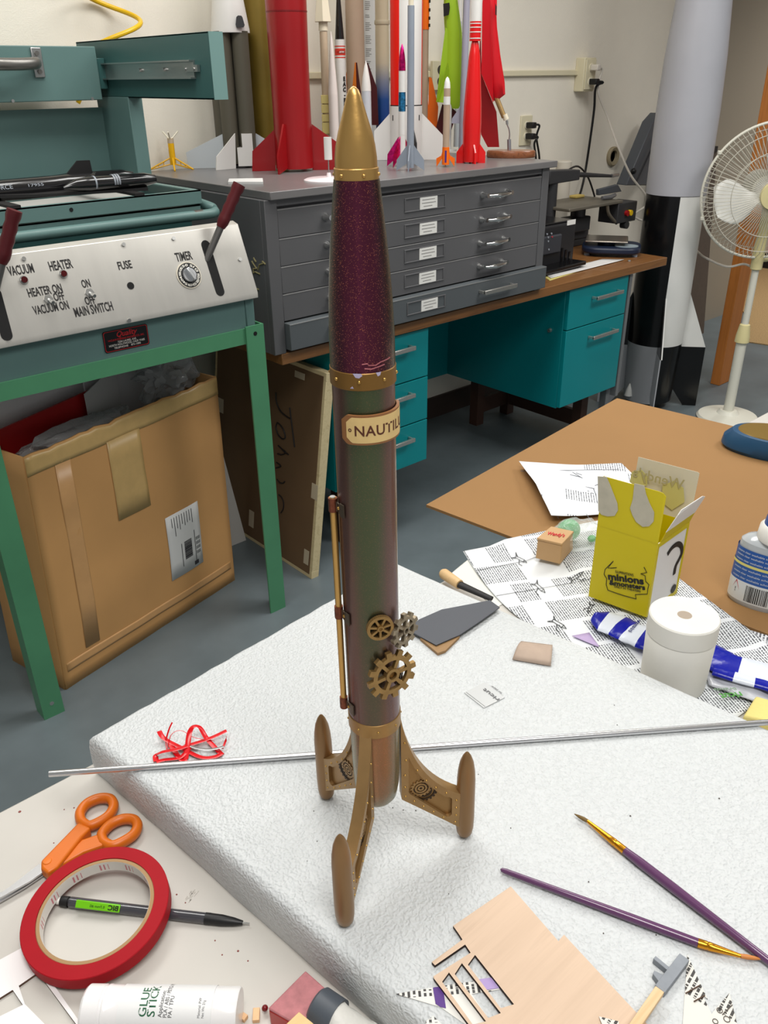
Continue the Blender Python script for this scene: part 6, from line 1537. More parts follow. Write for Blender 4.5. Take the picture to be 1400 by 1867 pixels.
# lettering on the front
wl_ = [("ILLUMINATION'S", (1122, 1044), (1155, 1051), .0034, .0), ('minions', (1109, 1056), (1174, 1065.5), .0088, .035), ('&monsters', (1111, 1065.5), (1176.5, 1075.5), .0062, .03), ('ONLY IN THEATERS', (1120, 1071), (1168, 1080), .0026, .0)]
lts = []
for s_, p0, p1, h_, b_ in wl_:
    a, b = yf(*p0), yf(*p1); lts.append(fit_text(s_, a, b, (0, 0, 1), h_, b_, depth=.03, lift=.0003))
link_mesh('carton_lettering', join_meshes(lts), m_yink, yc, smooth=0)
ol = MB()
for path in ([(1113, 1036), (1124, 1035), (1108, 1036), (1118, 1023), (1103, 1038), (1101, 1047), (1106, 1055), (1105, 1066), (1108, 1076), (1122, 1081), (1137, 1086), (1160, 1092), (1158, 1084), (1180, 1083), (1181, 1073), (1183, 1066), (1177, 1060), (1176, 1050), (1168, 1046), (1179, 1044), (1174, 1034)],):
    ol.tube([yf(x, y) for x, y in path], .00042, 5)
ol.build('splash_outline', m_yink, yc)
qm = [(1217, 1011), (1225, 999), (1235, 992), (1242, 996), (1243, 1008), (1238, 1020), (1232, 1032), (1229, 1047)]
MB().tube([ys_(p.x, p.y) for p in smooth_path([(x, y, 0) for x, y in qm], 4)], .0034, 10, flat=.12, up=SNn).build('question_mark', m_yink, yc)
dp = ys_(1227, 1073); MB().at(FR(dp+SNn*.0003, K2-K1, (0, 0, 1))).lathe([(0, 0), (.0056, 0), (.0056, .0005), (0, .0005)], 24).build('question_dot', m_yink, yc)
crumple('yellow_bag', 'crumpled yellow packet inside the open yellow carton', ctrK.xy.to_3d()+Vector((0, 0, zf+.004)), .02, (.8, .62, .8), 9, mat('packet_yellow', (226, 190, 10), .35), 'packet', .3, 7)

# plaster cylinder
m_plaster = mat('plaster', (222, 220, 213), .75, var=(18, .04), bump=(60, .12, .001))
pc = AZ(1248, 1122, T+.0845); PR = 62.5*MPP(pc); pc.z = T+.0012
cyl = thing('plaster_cylinder', 'squat white plaster cylinder with a chipped centre hole by the foam edge', 'cylinder', pc)
MB().lathe([(.007, .078), (.007, .0838), (PR*.55, .0846), (PR-.0012, .0845), (PR, .0832), (PR, .0635), (PR-.0008, .0628), (PR-.0002, .0618), (PR-.0018, .004), (PR-.003, 0), (0, 0), (0, .078)], 64, pc, caps=False).build('body', m_plaster, cyl)
hp_ = [(.0085*(1+.35*mnoise.noise((i, 2, 0)))*math.cos(i*.42), .0075*(1+.35*mnoise.noise((i, 7, 0)))*math.sin(i*.42)) for i in range(15)]
MB().prism([(pc.x+x, pc.y+y) for x, y in hp_], T+.0840, T+.0850).build('core_plug', mat('grey_cardboard_core', (164, 150, 134), .8), cyl)
MB().prism([(pc.x-.012+x*.5, pc.y+.008+y*.5) for x, y in hp_], T+.0840, T+.0849).build('yellow_crumb', mat('pale_yellow_crumb', (226, 204, 140), .8), cyl)

# blue and white striped packet winding behind the cylinder
m_blue = mat('packet_blue', (14, 24, 150), .22, bump=(90, .25, .002)); m_pw = mat('packet_white', (214, 220, 232), .25, bump=(90, .25, .002))
pth = [AZ(1082, 1126, T+.010), AZ(1122, 1139, T+.011), AZ(1160, 1155, T+.012)]
vdir = Vector((math.cos(VAZ(pc)), math.sin(VAZ(pc)), 0))
back = pc+vdir*(PR+.017)+Vector((0, 0, .009))
pth = pth+[back+RGT(pc)*-.012, back+RGT(pc)*.03, AZ(1330, 1212, T+.011), AZ(1420, 1238, T+.010)]
pp_ = smooth_path(pth, 9); n_ = len(pp_)
wd = [.008+.0125*min(1, i/5) for i in range(n_)]
b_ = MB(); rings = []
for i, p in enumerate(pp_):
    t_ = (pp_[min(i+1, n_-1)]-pp_[max(i-1, 0)]); t_.z = 0; t_.normalize(); s_ = Vector((-t_.y, t_.x, 0))
    rings.append([Vector((p.x, p.y, T+.0104))+s_*wd[i]*math.cos(a)*(1+.1*mnoise.noise((i*.6, a, 0)))+Vector((0, 0, .0052*math.sin(a)*(1+.35*mnoise.noise((i*.5, a*2, 3))))) for a in [2*math.pi*k/20 for k in range(20)]])
b_.rings(rings, mis=lambda k, i: 1 if (k//5) % 2 == 1 and k < 30 or k > n_-9 else 0)
bp_ = b_.build('striped_packet', [m_blue, m_pw], loc=pp_[0]); tag(bp_, 'shiny blue and white striped plastic packet winding behind the plaster cylinder', 'packet')
w_ = fit_text('PRODUCED (2-17)', AZ(1168, 1132, T+.0168), AZ(1150, 1152, T+.0168), AZ(1140, 1140, T+.0168)-AZ(1160, 1140, T+.0168), .0035, .005)
link_mesh('packet_lettering', w_, mat('packet_ink', (20, 30, 110), .5), bp_, smooth=0)
fl2 = MB().grid(14, 8, lambda u, v: (lambda p: Vector((p.x, p.y, T+.0035+.004*mnoise.noise((u*4, v*3, 2))+.003)))((AZ(1283, 1232, T)*(1-u)+AZ(1420, 1262, T)*u)*(1-v)+(AZ(1290, 1258, T)*(1-u)+AZ(1420, 1305, T)*u)*v))
cb_ = fl2.build('clear_bag', mat('grey_film', (176, 178, 184), .2, bump=(50, .3, .002)), loc=AZ(1340, 1270, T), solid=.0006); tag(cb_, 'greyish plastic bag with green print between the striped packet and the foam', 'plastic bag')
w_ = fit_text('ricut', AZ(1349, 1262, T+.010), AZ(1310, 1266, T+.010), AZ(1335, 1290, T)-AZ(1335, 1262, T), .0085, .02); link_mesh('green_print', w_, mat('print_green', (70, 150, 50), .5), cb_, smooth=0)
w_ = fit_text('brands', AZ(1340, 1254, T+.010), AZ(1300, 1256, T+.010), AZ(1335, 1290, T)-AZ(1335, 1262, T), .004, .0); link_mesh('small_print', w_, mat('print_green2', (120, 150, 120), .5), cb_, smooth=0)
b_ = MB(); rings = []
p2 = [AZ(1300, 1226, T+.008), AZ(1345, 1240, T+.008), AZ(1390, 1252, T+.008), AZ(1440, 1268, T+.008)]; p2 = smooth_path(p2, 6)
for i, p in enumerate(p2):
    t_ = (p2[min(i+1, len(p2)-1)]-p2[max(i-1, 0)]); t_.z = 0; t_.normalize(); s_ = Vector((-t_.y, t_.x, 0))
    rings.append([Vector((p.x, p.y, T+.0108))+s_*.008*math.cos(a)+Vector((0, 0, .0038*math.sin(a))) for a in [2*math.pi*k/14 for k in range(14)]])
sp2 = b_.rings(rings, mis=lambda k, i: 1 if (k//5) % 2 else 0).build('packet_tail', [m_blue, m_pw], bp_)
sy = [AZ(1355, 1305, T+.014), AZ(1378, 1268, T+.014), AZ(1420, 1280, T+.014), AZ(1420, 1318, T+.014)]
tag(MB().hull8([Vector((p.x, p.y, T)) for p in sy], [Vector((p.x, p.y, T+.014)) for p in sy]).build('yellow_sponge', mat('sponge_yellow', (222, 206, 128), .9, bump=(300, .5, .001)), loc=sy[0], bevel=.002), 'pale yellow sponge block at the right edge beside the foam', 'sponge')

# glue bottle
gb = AZ(1392, 1100, BZ_); gb.z = BZ_
gbt = thing('glue_bottle', 'clear glue bottle with blue cap and blue label on the brown board', 'bottle', gb)
def gp_(y): return HZ(gb, y)-BZ_
vdirb = Vector((math.cos(VAZ(gb)), math.sin(VAZ(gb)), 0))
gr = 64*MPP(gb)
m_glue = mat('clear_glue', (214, 220, 224), .12, trans=.35, ior=1.4, coat=.5)
MB().lathe([(0, 0), (gr*.94, 0), (gr, .004), (gr*1.0, .030), (gr*.97, gp_(1008)), (gr*.93, gp_(992)), (gr*.80, gp_(985)), (gr*.60, gp_(981)), (gr*.5, gp_(978)), (0, gp_(978))], 48, gb).build('bottle_body', m_glue, gbt)
m_lblue = mat('label_blue', (36, 86, 160), .3); m_lwhite = mat('label_white', (218, 222, 222), .3)
z0, z1, z2 = gp_(1092), gp_(1058), gp_(1002)
MB().lathe([(gr*1.004, z0), (gr*1.006, z1)], 48, gb, caps=False).build('label_lower', m_lwhite, gbt)
lb = MB().lathe([(gr*1.006, z1), (gr*.985, z2)], 48, gb, caps=False).build('label_upper', m_lblue, gbt)
GA = VAZ(gb)+math.pi
def gtext(s, u0, z, h, wid, bold=0, m=None, nm='label_print'):
    me = text_mesh(s, 1, bold, .0); a, b, c, d = bounds(me); me.transform(Matrix.Diagonal((wid/(b-a), h/.73, 1, 1)))
    for v in me.vertices:
        an = GA+u0+v.co.x/gr; v.co = Vector((gb.x+(gr*1.012)*math.cos(an), gb.y+(gr*1.012)*math.sin(an), BZ_+z+v.co.y))
    return me
tl = [gtext('contains clear washable school glue', -1.2, z1+(z2-z1)*f, .0026, .06) for f in (.08, .22, .36, .62, .76, .88)]
link_mesh('label_print', join_meshes(tl), m_lwhite, lb, smooth=0)
MB().lathe([(gr*1.009, z1+(z2-z1)*.48), (gr*1.004, z1+(z2-z1)*.56)], 48, gb, caps=False).build('label_stripe', mat('label_yellow', (214, 206, 120), .4), lb)
bc = []; random.seed(2)
bcb = MB(); a = -.55
while a < .1:
    w_ = random.choice((.012, .02, .03)); 
    bcb.hull8([Vector((gb.x+gr*q*math.cos(GA+s_), gb.y+gr*q*math.sin(GA+s_), BZ_+z0+.002)) for q, s_ in ((1.0, a), (1.0, a+w_), (1.010, a+w_), (1.010, a))], [Vector((gb.x+gr*q*math.cos(GA+s_), gb.y+gr*q*math.sin(GA+s_), BZ_+z1-.003)) for q, s_ in ((1.0, a), (1.0, a+w_), (1.010, a+w_), (1.010, a))]); a += w_+random.choice((.014, .022))
bcb.build('barcode', m_yink, gbt, smooth=0)
hzm = MB()
zc_ = (z0+z1)/2; ac = -.92
dm = [(ac, z1-.001), (ac+.16, zc_), (ac, z0+.001), (ac-.16, zc_)]
hzm.tube([Vector((gb.x+gr*1.012*math.cos(GA+a), gb.y+gr*1.012*math.sin(GA+a), BZ_+z)) for a, z in dm], .0005, 6, closed=True)
hzm.build('hazard_diamond', mat('hazard_red', (190, 40, 50), .4), gbt)
link_mesh('hazard_mark', gtext('!', ac-.02, zc_-.0028, .006, .0012, .02), m_yink, gbt, smooth=0)
for ch_ in list(gbt.children)+[q for c in gbt.children for q in c.children]:   # the bottle is oval: half as deep as it is wide
    for v in ch_.data.vertices:
        k = v.co.x*vdirb.x+v.co.y*vdirb.y; v.co.x -= vdirb.x*k*.48; v.co.y -= vdirb.y*k*.48
MB().lathe([(gr*.56, gp_(984)), (gr*.58, gp_(981)), (gr*.55, gp_(962)), (gr*.48, gp_(957)), (0, gp_(957))], 28, gb).build('neck_ring', m_whiteplug, gbt)
MB().lathe([(gr*.46, gp_(958)), (gr*.43, gp_(945)), (gr*.26, gp_(915)), (gr*.18, gp_(890)), (0, gp_(888))], 28, gb).build('cap', mat('cap_blue', (24, 70, 140), .35), gbt)

# blue and gold boat shaped tool on the board
oc_ = AZ(1432, 826, BZ_); oc_.z = BZ_
ot_ = thing('blue_case', 'dark blue oval case with bronze top on the brown board at the right edge', 'case', oc_)
ra = 112*MPP(oc_); rbv = .052; ox = RGT(oc_); oy = Vector((-ox.y, ox.x, 0))
def oval(k, z, kz=1): return [oc_+ox*(ra*k*math.copysign(abs(math.cos(t))**.85, math.cos(t)))+oy*(rbv*k*math.copysign(abs(math.sin(t))**.9, math.sin(t)))+Vector((0, 0, z)) for t in [2*math.pi*i/48 for i in range(48)]]
MB().rings([oval(.94, 0), oval(1, .006), oval(.98, .018), oval(.86, .030), oval(.80, .031)]).build('rim', mat('petrol_blue_plastic', (26, 70, 104), .4), ot_)
MB().rings([oval(.80, .029), oval(.76, .0325), oval(.5, .0335)]).build('bronze_top', mat('bronze_plastic', (130, 104, 48), .35, .3), ot_)

# ------------------------------------------------------------------ things on the foam
rod0, rod1 = AZ(90, 1411, ZF+.0027), AZ(1400, 1317, ZF+.0027); rod1 = rod1+(rod1-rod0)*.1
rd_ = thing('metal_rod', 'long thin aluminium rod lying across the foam behind the rocket', 'rod', rod0)
MB().tube([rod0, rod1], .0026, 14).build('rod', mat('rod_aluminium', (206, 206, 208), .25, .9), rd_)
MB().tube([rod0-(rod1-rod0).normalized()*.0002, rod0+(rod1-rod0).normalized()*.0004], .0018, 12).build('rod_bore', mat('rod_bore_grey', (110, 110, 112), .5), rd_)
m_ribbon = mat('red_ribbon', (206, 12, 24), .25)
rb_ = thing('red_ribbon', 'tangle of shiny red plastic ribbon on the foam near the rod', 'ribbon', AZ(350, 1365, ZF))
def rpath(pts, w=.0023):
    P_ = [AZ(x, y, ZF+.0016+h) for x, y, h in pts]; P_ = smooth_path(P_, 6)
    MB().tube(P_, w, 8, flat=.16, up=(.2, .1, 1)).build('ribbon_strip', m_ribbon, rb_)
rpath([(290, 1333, .006), (300, 1347, .003), (330, 1363, .001), (365, 1380, .001), (390, 1380, .001), (404, 1374, .001)])
rpath([(285, 1388, .0), (284, 1378, .0), (295, 1371, .003), (322, 1366, .005), (345, 1360, .003), (330, 1380, .001), (300, 1385, .0), (285, 1389, .0)])
rpath([(413, 1332, .006), (385, 1345, .004), (352, 1356, .003), (336, 1360, .003)])
rpath([(338, 1384, .0), (342, 1360, .004), (345, 1338, .009), (352, 1325, .012), (364, 1326, .010), (376, 1345, .004), (395, 1366, .001), (405, 1376, .0)])
rpath([(308, 1352, .002), (320, 1372, .001), (332, 1386, .0), (340, 1384, .0)])
rpath([(302, 1350, .003), (308, 1330, .010), (314, 1317, .014)], .0008)
rpath([(302, 1352, .002), (305, 1366, .001), (312, 1340, .01), (330, 1332, .011), (355, 1345, .006), (390, 1350, .003)], .0004)
rpath([(405, 1365, .002), (411, 1352, .004), (413, 1343, .008)], .0010)
MB().tube(smooth_path([AZ(x, y, ZF+.005) for x, y in ((340, 1357), (360, 1364), (385, 1366), (408, 1361))], 5), .0015, 8, flat=.2, up=(.2, .1, 1)).build('silver_side_strip', mat('silver_foil', (150, 150, 150), .3, .6), rb_)
# dark grey card with brown backing piece
dc = [(742, 1148), (764, 1130), (805, 1112), (858, 1102), (893, 1095), (911, 1108), (868, 1138), (838, 1158), (795, 1177)]
tag(MB().slab([AZ(x, y, ZF+.0045) for x, y in dc], .0012).build('dark_card', mat('slate_card', (72, 75, 82), .5), loc=AZ(830, 1135, ZF)), 'dark slate grey cut card at the back corner of the foam', 'card')
tag(MB().slab([AZ(x, y, ZF+.0018) for x, y in ((766, 1166), (798, 1193), (812, 1188), (838, 1162), (812, 1140), (780, 1150))], .003).build('plywood_scrap', wood_mat('scrap_ply', (120, 88, 54), (150, 116, 74), 0, .6, 80), loc=AZ(800, 1175, ZF)), 'brown wood scrap poking out below the dark grey card', 'wood scrap')
k0, k1, k2 = AZ(806, 1044, T+.012), AZ(838, 1066, T+.012), AZ(896, 1092, T+.012)
kn = thing('craft_knife', 'tan handled tool with a black shaft between the foam and the sheets', 'knife', k0)
MB().tube([k0, k0+(k1-k0)*.1, k1], [.005, .0068, .0060], 16).build('handle', m_crm if False else wood_mat('knife_handle', (196, 158, 108), (214, 180, 132), 0, .5, 90), kn)
MB().tube([k1, k2], [.0055, .004], 12, flat=.7).build('shaft', m_matblk, kn)
ct = [AZ(x, y, ZF) for x, y in ((934, 1204), (950, 1172), (1007, 1179), (1004, 1216))]
tag(MB().grid(12, 6, lambda u, v: (ct[0]*(1-u)+ct[3]*u)*(1-v)+(ct[1]*(1-u)+ct[2]*u)*v+Vector((0, 0, .0008+.0045*math.sin(math.pi*v)))).build('card_tube_piece', mat('grey_brown_card', (172, 152, 136), .7, var=(60, .08)), loc=ct[0], solid=.0012, soff=1), 'small curved piece of grey brown card tube lying on the foam', 'card')
fl_ = [AZ(x, y, ZF+.0006) for x, y in ((846, 1263), (884, 1244), (920, 1272), (882, 1291))]
fo = tag(MB().slab(fl_, .0006).build('film_label', mat('label_film', (200, 202, 202), .25, alpha=.8), loc=fl_[0]), 'small translucent film label with upside down print on the foam', 'label')
w_ = fit_text('ricut', AZ(911, 1275, ZF+.001), AZ(884, 1255, ZF+.001), AZ(870, 1285, ZF)-AZ(896, 1262, ZF), .0042, .01); link_mesh('label_print', w_, mat('film_ink', (110, 110, 112), .5), fo, smooth=0)
w_ = fit_text('for paper', AZ(916, 1264, ZF+.001), AZ(896, 1250, ZF+.001), AZ(870, 1285, ZF)-AZ(896, 1262, ZF), .0020, .0); link_mesh('label_small_print', w_, mat('film_ink2', (140, 140, 142), .5), fo, smooth=0)
ln = MB(); ln.tube([AZ(850, 1262, ZF+.001), AZ(884, 1288, ZF+.001)], .0003, 4); ln.build('label_line', mat('film_ink3', (150, 150, 150), .5), fo)
sp_ = MB()
for (x, y, r) in ((572, 1479, 1), (578, 1534, .9), (716, 1473, 1), (735, 1477, 1), (758, 1478, 1.2), (690, 1460, .8), (931, 1510, 1), (1073, 1608, 1.2), (1149, 1488, 1.6), (1311, 1456, 1.5), (640, 1655, .9), (818, 1630, .8), (1100, 1702, 1.1), (1196, 1705, 1), (872, 1412, .9), (560, 1570, .7), (1125, 1322, 1), (700, 1450, .7), (1120, 1286, .8), (390, 1352, .7)):
    p = AZ(x, y, ZF); sp_.lathe([(0, -.0002), (r*.0005, -.0002), (r*.0004, .0005), (0, .0006)], 6, (p.x, p.y, ZF))
tag(sp_.build('crumb_specks', mat('dark_specks', (84, 78, 74), .8), loc=(.3, .3, ZF)), 'scattered tiny dark crumbs on the foam top', 'crumbs', kind='stuff')
# paint brushes
m_brushh = mat('plum_lacquer', (92, 54, 92), .25, coat=.5); m_ferr = mat('copper_gold_ferrule', (214, 146, 40), .22, .9); m_hair = mat('olive_bristle', (112, 88, 44), .6); m_hair2 = mat('orange_bristle', (196, 124, 62), .5)
def brush(label, tip, f0, f1, end, rmax, hair, hz=.0032, kink=None):
    z = ZF+hz; a, b, c, d_ = [AZ(x, y, z) for x, y in (tip, f0, f1, end)]
    t = thing('paint_brush', label, 'paint brush', b, 'plum handled paint brushes on the foam')
    MB().tube([a, a+(b-a)*.35, a+(b-a)*.7, b], [.0003, .0012, .0016, .0014], 12).build('bristles', hair, t)
    MB().tube([b, b+(c-b)*.15, b+(c-b)*.6, b+(c-b)*.74, b+(c-b)*.76, b+(c-b)*.79, b+(c-b)*.9, c], [.0013, .0016, .0026, .0029, .0026, .0029, .0029, .0030], 16).build('ferrule', m_ferr, t)
    MB().tube([c, c+(d_-c)*.1, c+(d_-c)*.3, c+(d_-c)*.6, d_-(d_-c).normalized()*.004, d_-(d_-c).normalized()*.001, d_], [.0029, rmax*.98, rmax, rmax*.85, rmax*.66, rmax*.5, .0004], 16).build('handle', m_brushh, t)
brush('plum paint brush with olive bristles pointing toward the rocket', (1047, 1484), (1071, 1497), (1139, 1551), (1470, 1805), .0036, m_hair, .0040)
brush('plum paint brush with its orange bristles tip at the lower right', (1390, 1749), (1350, 1743), (1272, 1719), (912, 1585), .0030, m_hair2, .0034)
# balsa sheet with laser cut windows
m_balsa = wood_mat('balsa', (188, 162, 138), (208, 182, 158), 0, .65, 70, rotz=R(62)); m_burn = mat('laser_burnt_edge', (44, 26, 18), .8)
def pxplate(loops, z, thick, name, label, cat, ms, ref):
    L = [[(AZ(x, y, z).x, AZ(x, y, z).y) for x, y in l] for l in loops]
    me = plate(L, thick); me.transform(Matrix.Translation((0, 0, z-thick/2)))
    o = link_mesh(name, me, ms, loc=AZ(ref[0], ref[1], z), smooth=0)
    if len(o.data.materials) > 1:
        for p in o.data.polygons: p.material_index = 1 if abs(p.normal.z) < .5 else 0
    return tag(o, label, cat)
bal = [[(931, 1616), (1018, 1716), (1028, 1704), (1215, 1905), (1180, 1960), (960, 1960), (880, 1890), (858, 1872), (791, 1784), (790, 1780), (858, 1737), (848, 1722), (793, 1760), (787, 1754), (843, 1713), (836, 1702), (826, 1688)],
       [(818.5, 1773), (806, 1790), (862, 1868), (886, 1862)], [(842, 1756), (829, 1776), (890, 1856), (913, 1847)], [(866, 1741), (853, 1759), (913, 1838), (937, 1831)]]
pxplate(bal, ZF+.0032, .0024, 'balsa_sheet', 'pale balsa sheet with laser cut window slots on the foam front', 'wood sheet', [m_balsa, m_burn], (950, 1750))
# printed purple triangle under the window slots
m_np = print_mat('newsprint', (222, 220, 214), (60, 58, 58), .0034, R(-52), .2, .5, 2.0, .25)
ob = pxplate([[(722, 1812), (803, 1798), (935, 1778), (936, 1800), (860, 1812), (905, 1880), (880, 1890), (803, 1836)]], ZF+.0006, .0005, 'printed_paper', 'printed paper strip with purple bands showing through the balsa windows', 'paper', m_np, (800, 1815))
MB().slab([AZ(x, y, ZF+.0009) for x, y in ((789, 1801), (807, 1798), (813, 1838), (803, 1836), (794, 1830))], .0004).build('purple_band', mat('purple_print', (84, 48, 128), .5), ob, smooth=0)
MB().slab([AZ(x, y, ZF+.0009) for x, y in ((870, 1786), (930, 1778), (934, 1798), (878, 1806))], .0004).build('lilac_band', mat('lilac_print', (168, 146, 196), .5), ob, smooth=0)
pxplate([[(776, 1862), (790, 1852), (806, 1868), (806, 1890), (776, 1890)]], ZF+.0006, .0005, 'printed_paper', 'tiny printed paper corner at the bottom edge left of the balsa sheet', 'paper', m_np, (790, 1865))
m_np2 = print_mat('storybook_print', (216, 212, 204), (60, 58, 56), .0034, R(-8), .3, .5, 6.0, .2)
pl_ = pxplate([[(1253, 1740), (1290, 1822), (1280, 1812), (1316, 1890), (1243, 1890), (1247, 1830)]], ZF+.0006, .0005, 'printed_paper', 'tall pointed cutting of storybook print standing beside the grey prong tool', 'paper', m_np2, (1265, 1820))
bw = MB()
for a, b in (((1250, 1811), (1275, 1797)), ((1265, 1826), (1285, 1815))): bw.tube([AZ(*a, ZF+.0012), AZ(*b, ZF+.0012)], .0004, 5)
bw.build('twig_print', mat('twig_brown', (84, 62, 48), .7), pl_)
o2 = pxplate([[(1330, 1810), (1344, 1868), (1344, 1890), (1272, 1890), (1300, 1845)]], ZF+.0013, .0005, 'printed_paper', 'second pointed cutting of storybook print with a leaf at far lower right', 'paper', m_np2, (1320, 1850))
lf = MB()
for (x, y, r) in ((1312, 1842, .0016), (1325, 1858, .0018), (1304, 1862, .0015)):
    p = AZ(x, y, ZF+.0016); lf.tube([(p.x+r*math.cos(t), p.y+r*math.sin(t), p.z) for t in [2*math.pi*i/16 for i in range(16)]], .00025, 5, closed=True)
lf.tube([AZ(1317, 1850, ZF+.0016), AZ(1335, 1832, ZF+.0016)], .0003, 5)
lf.build('leaf_drawing', mat('leaf_ink', (90, 84, 78), .7), o2)
pxplate([[(1092, 1853), (1128, 1862), (1128, 1890), (1106, 1890)]], ZF+.0047, .0005, 'printed_paper', 'little dark printed triangle lying on the balsa sheet bottom', 'paper', m_np2, (1108, 1865))
# grey pronged stick
gt = thing('pronged_stick', 'wooden stick with grey painted end and two grey prongs on the foam', 'stick', AZ(1205, 1800, ZF))
m_gp = mat('grey_paint_wood', (134, 139, 146), .6, var=(90, .1)); m_st = wood_mat('stick_wood', (206, 170, 124), (222, 190, 148), 0, .6, 120)
def bar(a, b, w, z0, z1, nm, m):
    A_, B_ = AZ(*a, z1), AZ(*b, z1); d_ = (B_-A_).normalized(); n = Vector((-d_.y, d_.x, 0))*w/2
    q = [A_-n, B_-n, B_+n, A_+n]; MB().hull8([Vector((p.x, p.y, z0)) for p in q], [Vector((p.x, p.y, z1)) for p in q]).build(nm, m, gt, bevel=.0003)
bar((1248, 1744), (1203, 1803), .0068, ZF+.0004, ZF+.0055, 'grey_head', m_gp)
bar((1203, 1803), (1150, 1880), .0058, ZF+.0056, ZF+.0094, 'stick', m_st)
bar((1221, 1768), (1193, 1745), .0028, ZF+.0004, ZF+.0050, 'prong', m_gp)
A_, B_, C_ = AZ(1213, 1779, ZF+.005), AZ(1193, 1769, ZF+.005), AZ(1206, 1796, ZF+.005)
MB().hull8([Vector((p.x, p.y, ZF+.0004)) for p in (A_, B_, AZ(1190, 1775, ZF+.005), C_)], [A_, B_, AZ(1190, 1775, ZF+.005), C_]).build('prong', m_gp, gt, bevel=.0003)

# ------------------------------------------------------------------ things on the table at lower left
# scissors
def C6(x, y): return (x/2.6923, 1260+y/2.6918)
m_or = mat('orange_handle', (206, 104, 14), .4); m_blade_s = mat('scissor_steel', (196, 196, 198), .25, .9)
sz = T+.0065
sci = thing('scissors', 'orange handled scissors lying on the white table by the foam', 'scissors', AZ(110, 1540, T))
def ploop(pts, nm):
    P_ = [AZ(*C6(x, y), sz) for x, y in pts]; P_ = smooth_path(P_+[P_[0]], 5)[:-1]
    MB().tube(P_, .0042, 12, closed=True, flat=1.15, up=(0, 0, 1)).build(nm, m_or, sci)
ploop([(398, 640), (393, 600), (425, 555), (485, 528), (540, 530), (558, 565), (535, 610), (485, 645), (435, 662)], 'finger_loop')
ploop([(508, 742), (500, 705), (540, 658), (600, 630), (655, 632), (675, 662), (655, 705), (600, 742), (550, 760)], 'finger_loop')
def pshank(px, nm, z0, z1): 
    q = [AZ(*C6(x, y), z1) for x, y in px]; MB().hull8([Vector((p.x, p.y, z0)) for p in q], q).build(nm, m_or, sci, bevel=.002, bseg=3)
pshank([(385, 640), (445, 668), (400, 712), (282, 862), (232, 893), (200, 868), (200, 830)], 'handle_shank', T+.002, T+.0125)
pshank([(490, 695), (512, 752), (410, 788), (300, 852), (250, 888), (228, 884), (285, 830), (400, 725)], 'handle_shank', T+.001, T+.0095)
bl0 = [AZ(*C6(x, y), T+.006) for x, y in ((195, 850), (228, 880), (150, 935), (-40, 1040), (-60, 1038), (60, 955))]
MB().slab(bl0, .0016).build('blade', m_blade_s, sci)
bl1 = [AZ(*C6(x, y), T+.0025) for x, y in ((205, 872), (236, 890), (120, 968), (-40, 1060), (-60, 1055), (60, 975))]
MB().slab(bl1, .0016).build('blade', m_blade_s, sci)
pv = AZ(*C6(232, 835), T+.0125); MB().lathe([(0, 0), (.0035, 0), (.003, .0006), (0, .0008)], 16, pv).build('pivot_cap', mat('orange_pivot', (214, 110, 16), .4), sci)
# roll of red tape leaning on the pencil
tc_ = AZ(178, 1667, T+.011); tR = 131*MPP(tc_)
tx_ = RGT(tc_); tl_ = Vector((tx_.x, tx_.y, .075)).normalized(); ty_ = Vector((-tx_.y, tx_.x, .02))
TF = FR((tc_.x, tc_.y, T+.0125), tl_, ty_)
tr_ = thing('tape_roll', 'roll of red tape on a cardboard core tilted over the black pencil', 'tape roll', (tc_.x, tc_.y, T))
hT = .0055
m_redt = mat('red_vinyl_tape', (156, 12, 26), .55, var=(40, .05), spec=.2); m_core = mat('brown_core', (160, 128, 90), .8)
def annulus(r0, r1, h, e=.0005): return [(r0, -h), (r1-e, -h), (r1, -h+e), (r1, h-e), (r1-e, h), (r0, h)]
def alathe(p, n=72): return MB().at(TF).rings([[(r*math.cos(2*math.pi*i/n), r*math.sin(2*math.pi*i/n), z) for i in range(n)] for r, z in p], caps=False, closed=True)
alathe(annulus(tR*.80, tR, hT)).build('tape', m_redt, tr_)
alathe(annulus(tR*.745, tR*.80, hT*.92)).build('core', m_core, tr_)
alathe(annulus(tR*.742, tR*.7449, hT*.9, .0001)).build('core_lining', mat('lining_white', (222, 216, 210), .5), tr_)
lt_ = MB().at(TF)
for k in range(12):
    a0 = 2*math.pi*k/12+.1
    for j in range(3):
        a = a0+.07*j; lt_.hull8([(tR*.7415*math.cos(a+s_), tR*.7415*math.sin(a+s_), -hT*.6) for s_ in (0, .035)]+[(tR*.7425*math.cos(a+s_), tR*.7425*math.sin(a+s_), -hT*.6) for s_ in (.035, 0)], [(tR*.7415*math.cos(a+s_), tR*.7415*math.sin(a+s_), hT*.5) for s_ in (0, .035)]+[(tR*.7425*math.cos(a+s_), tR*.7425*math.sin(a+s_), hT*.5) for s_ in (.035, 0)])
lt_.build('lining_print', mat('lining_pink', (196, 120, 128), .5), tr_, smooth=0)
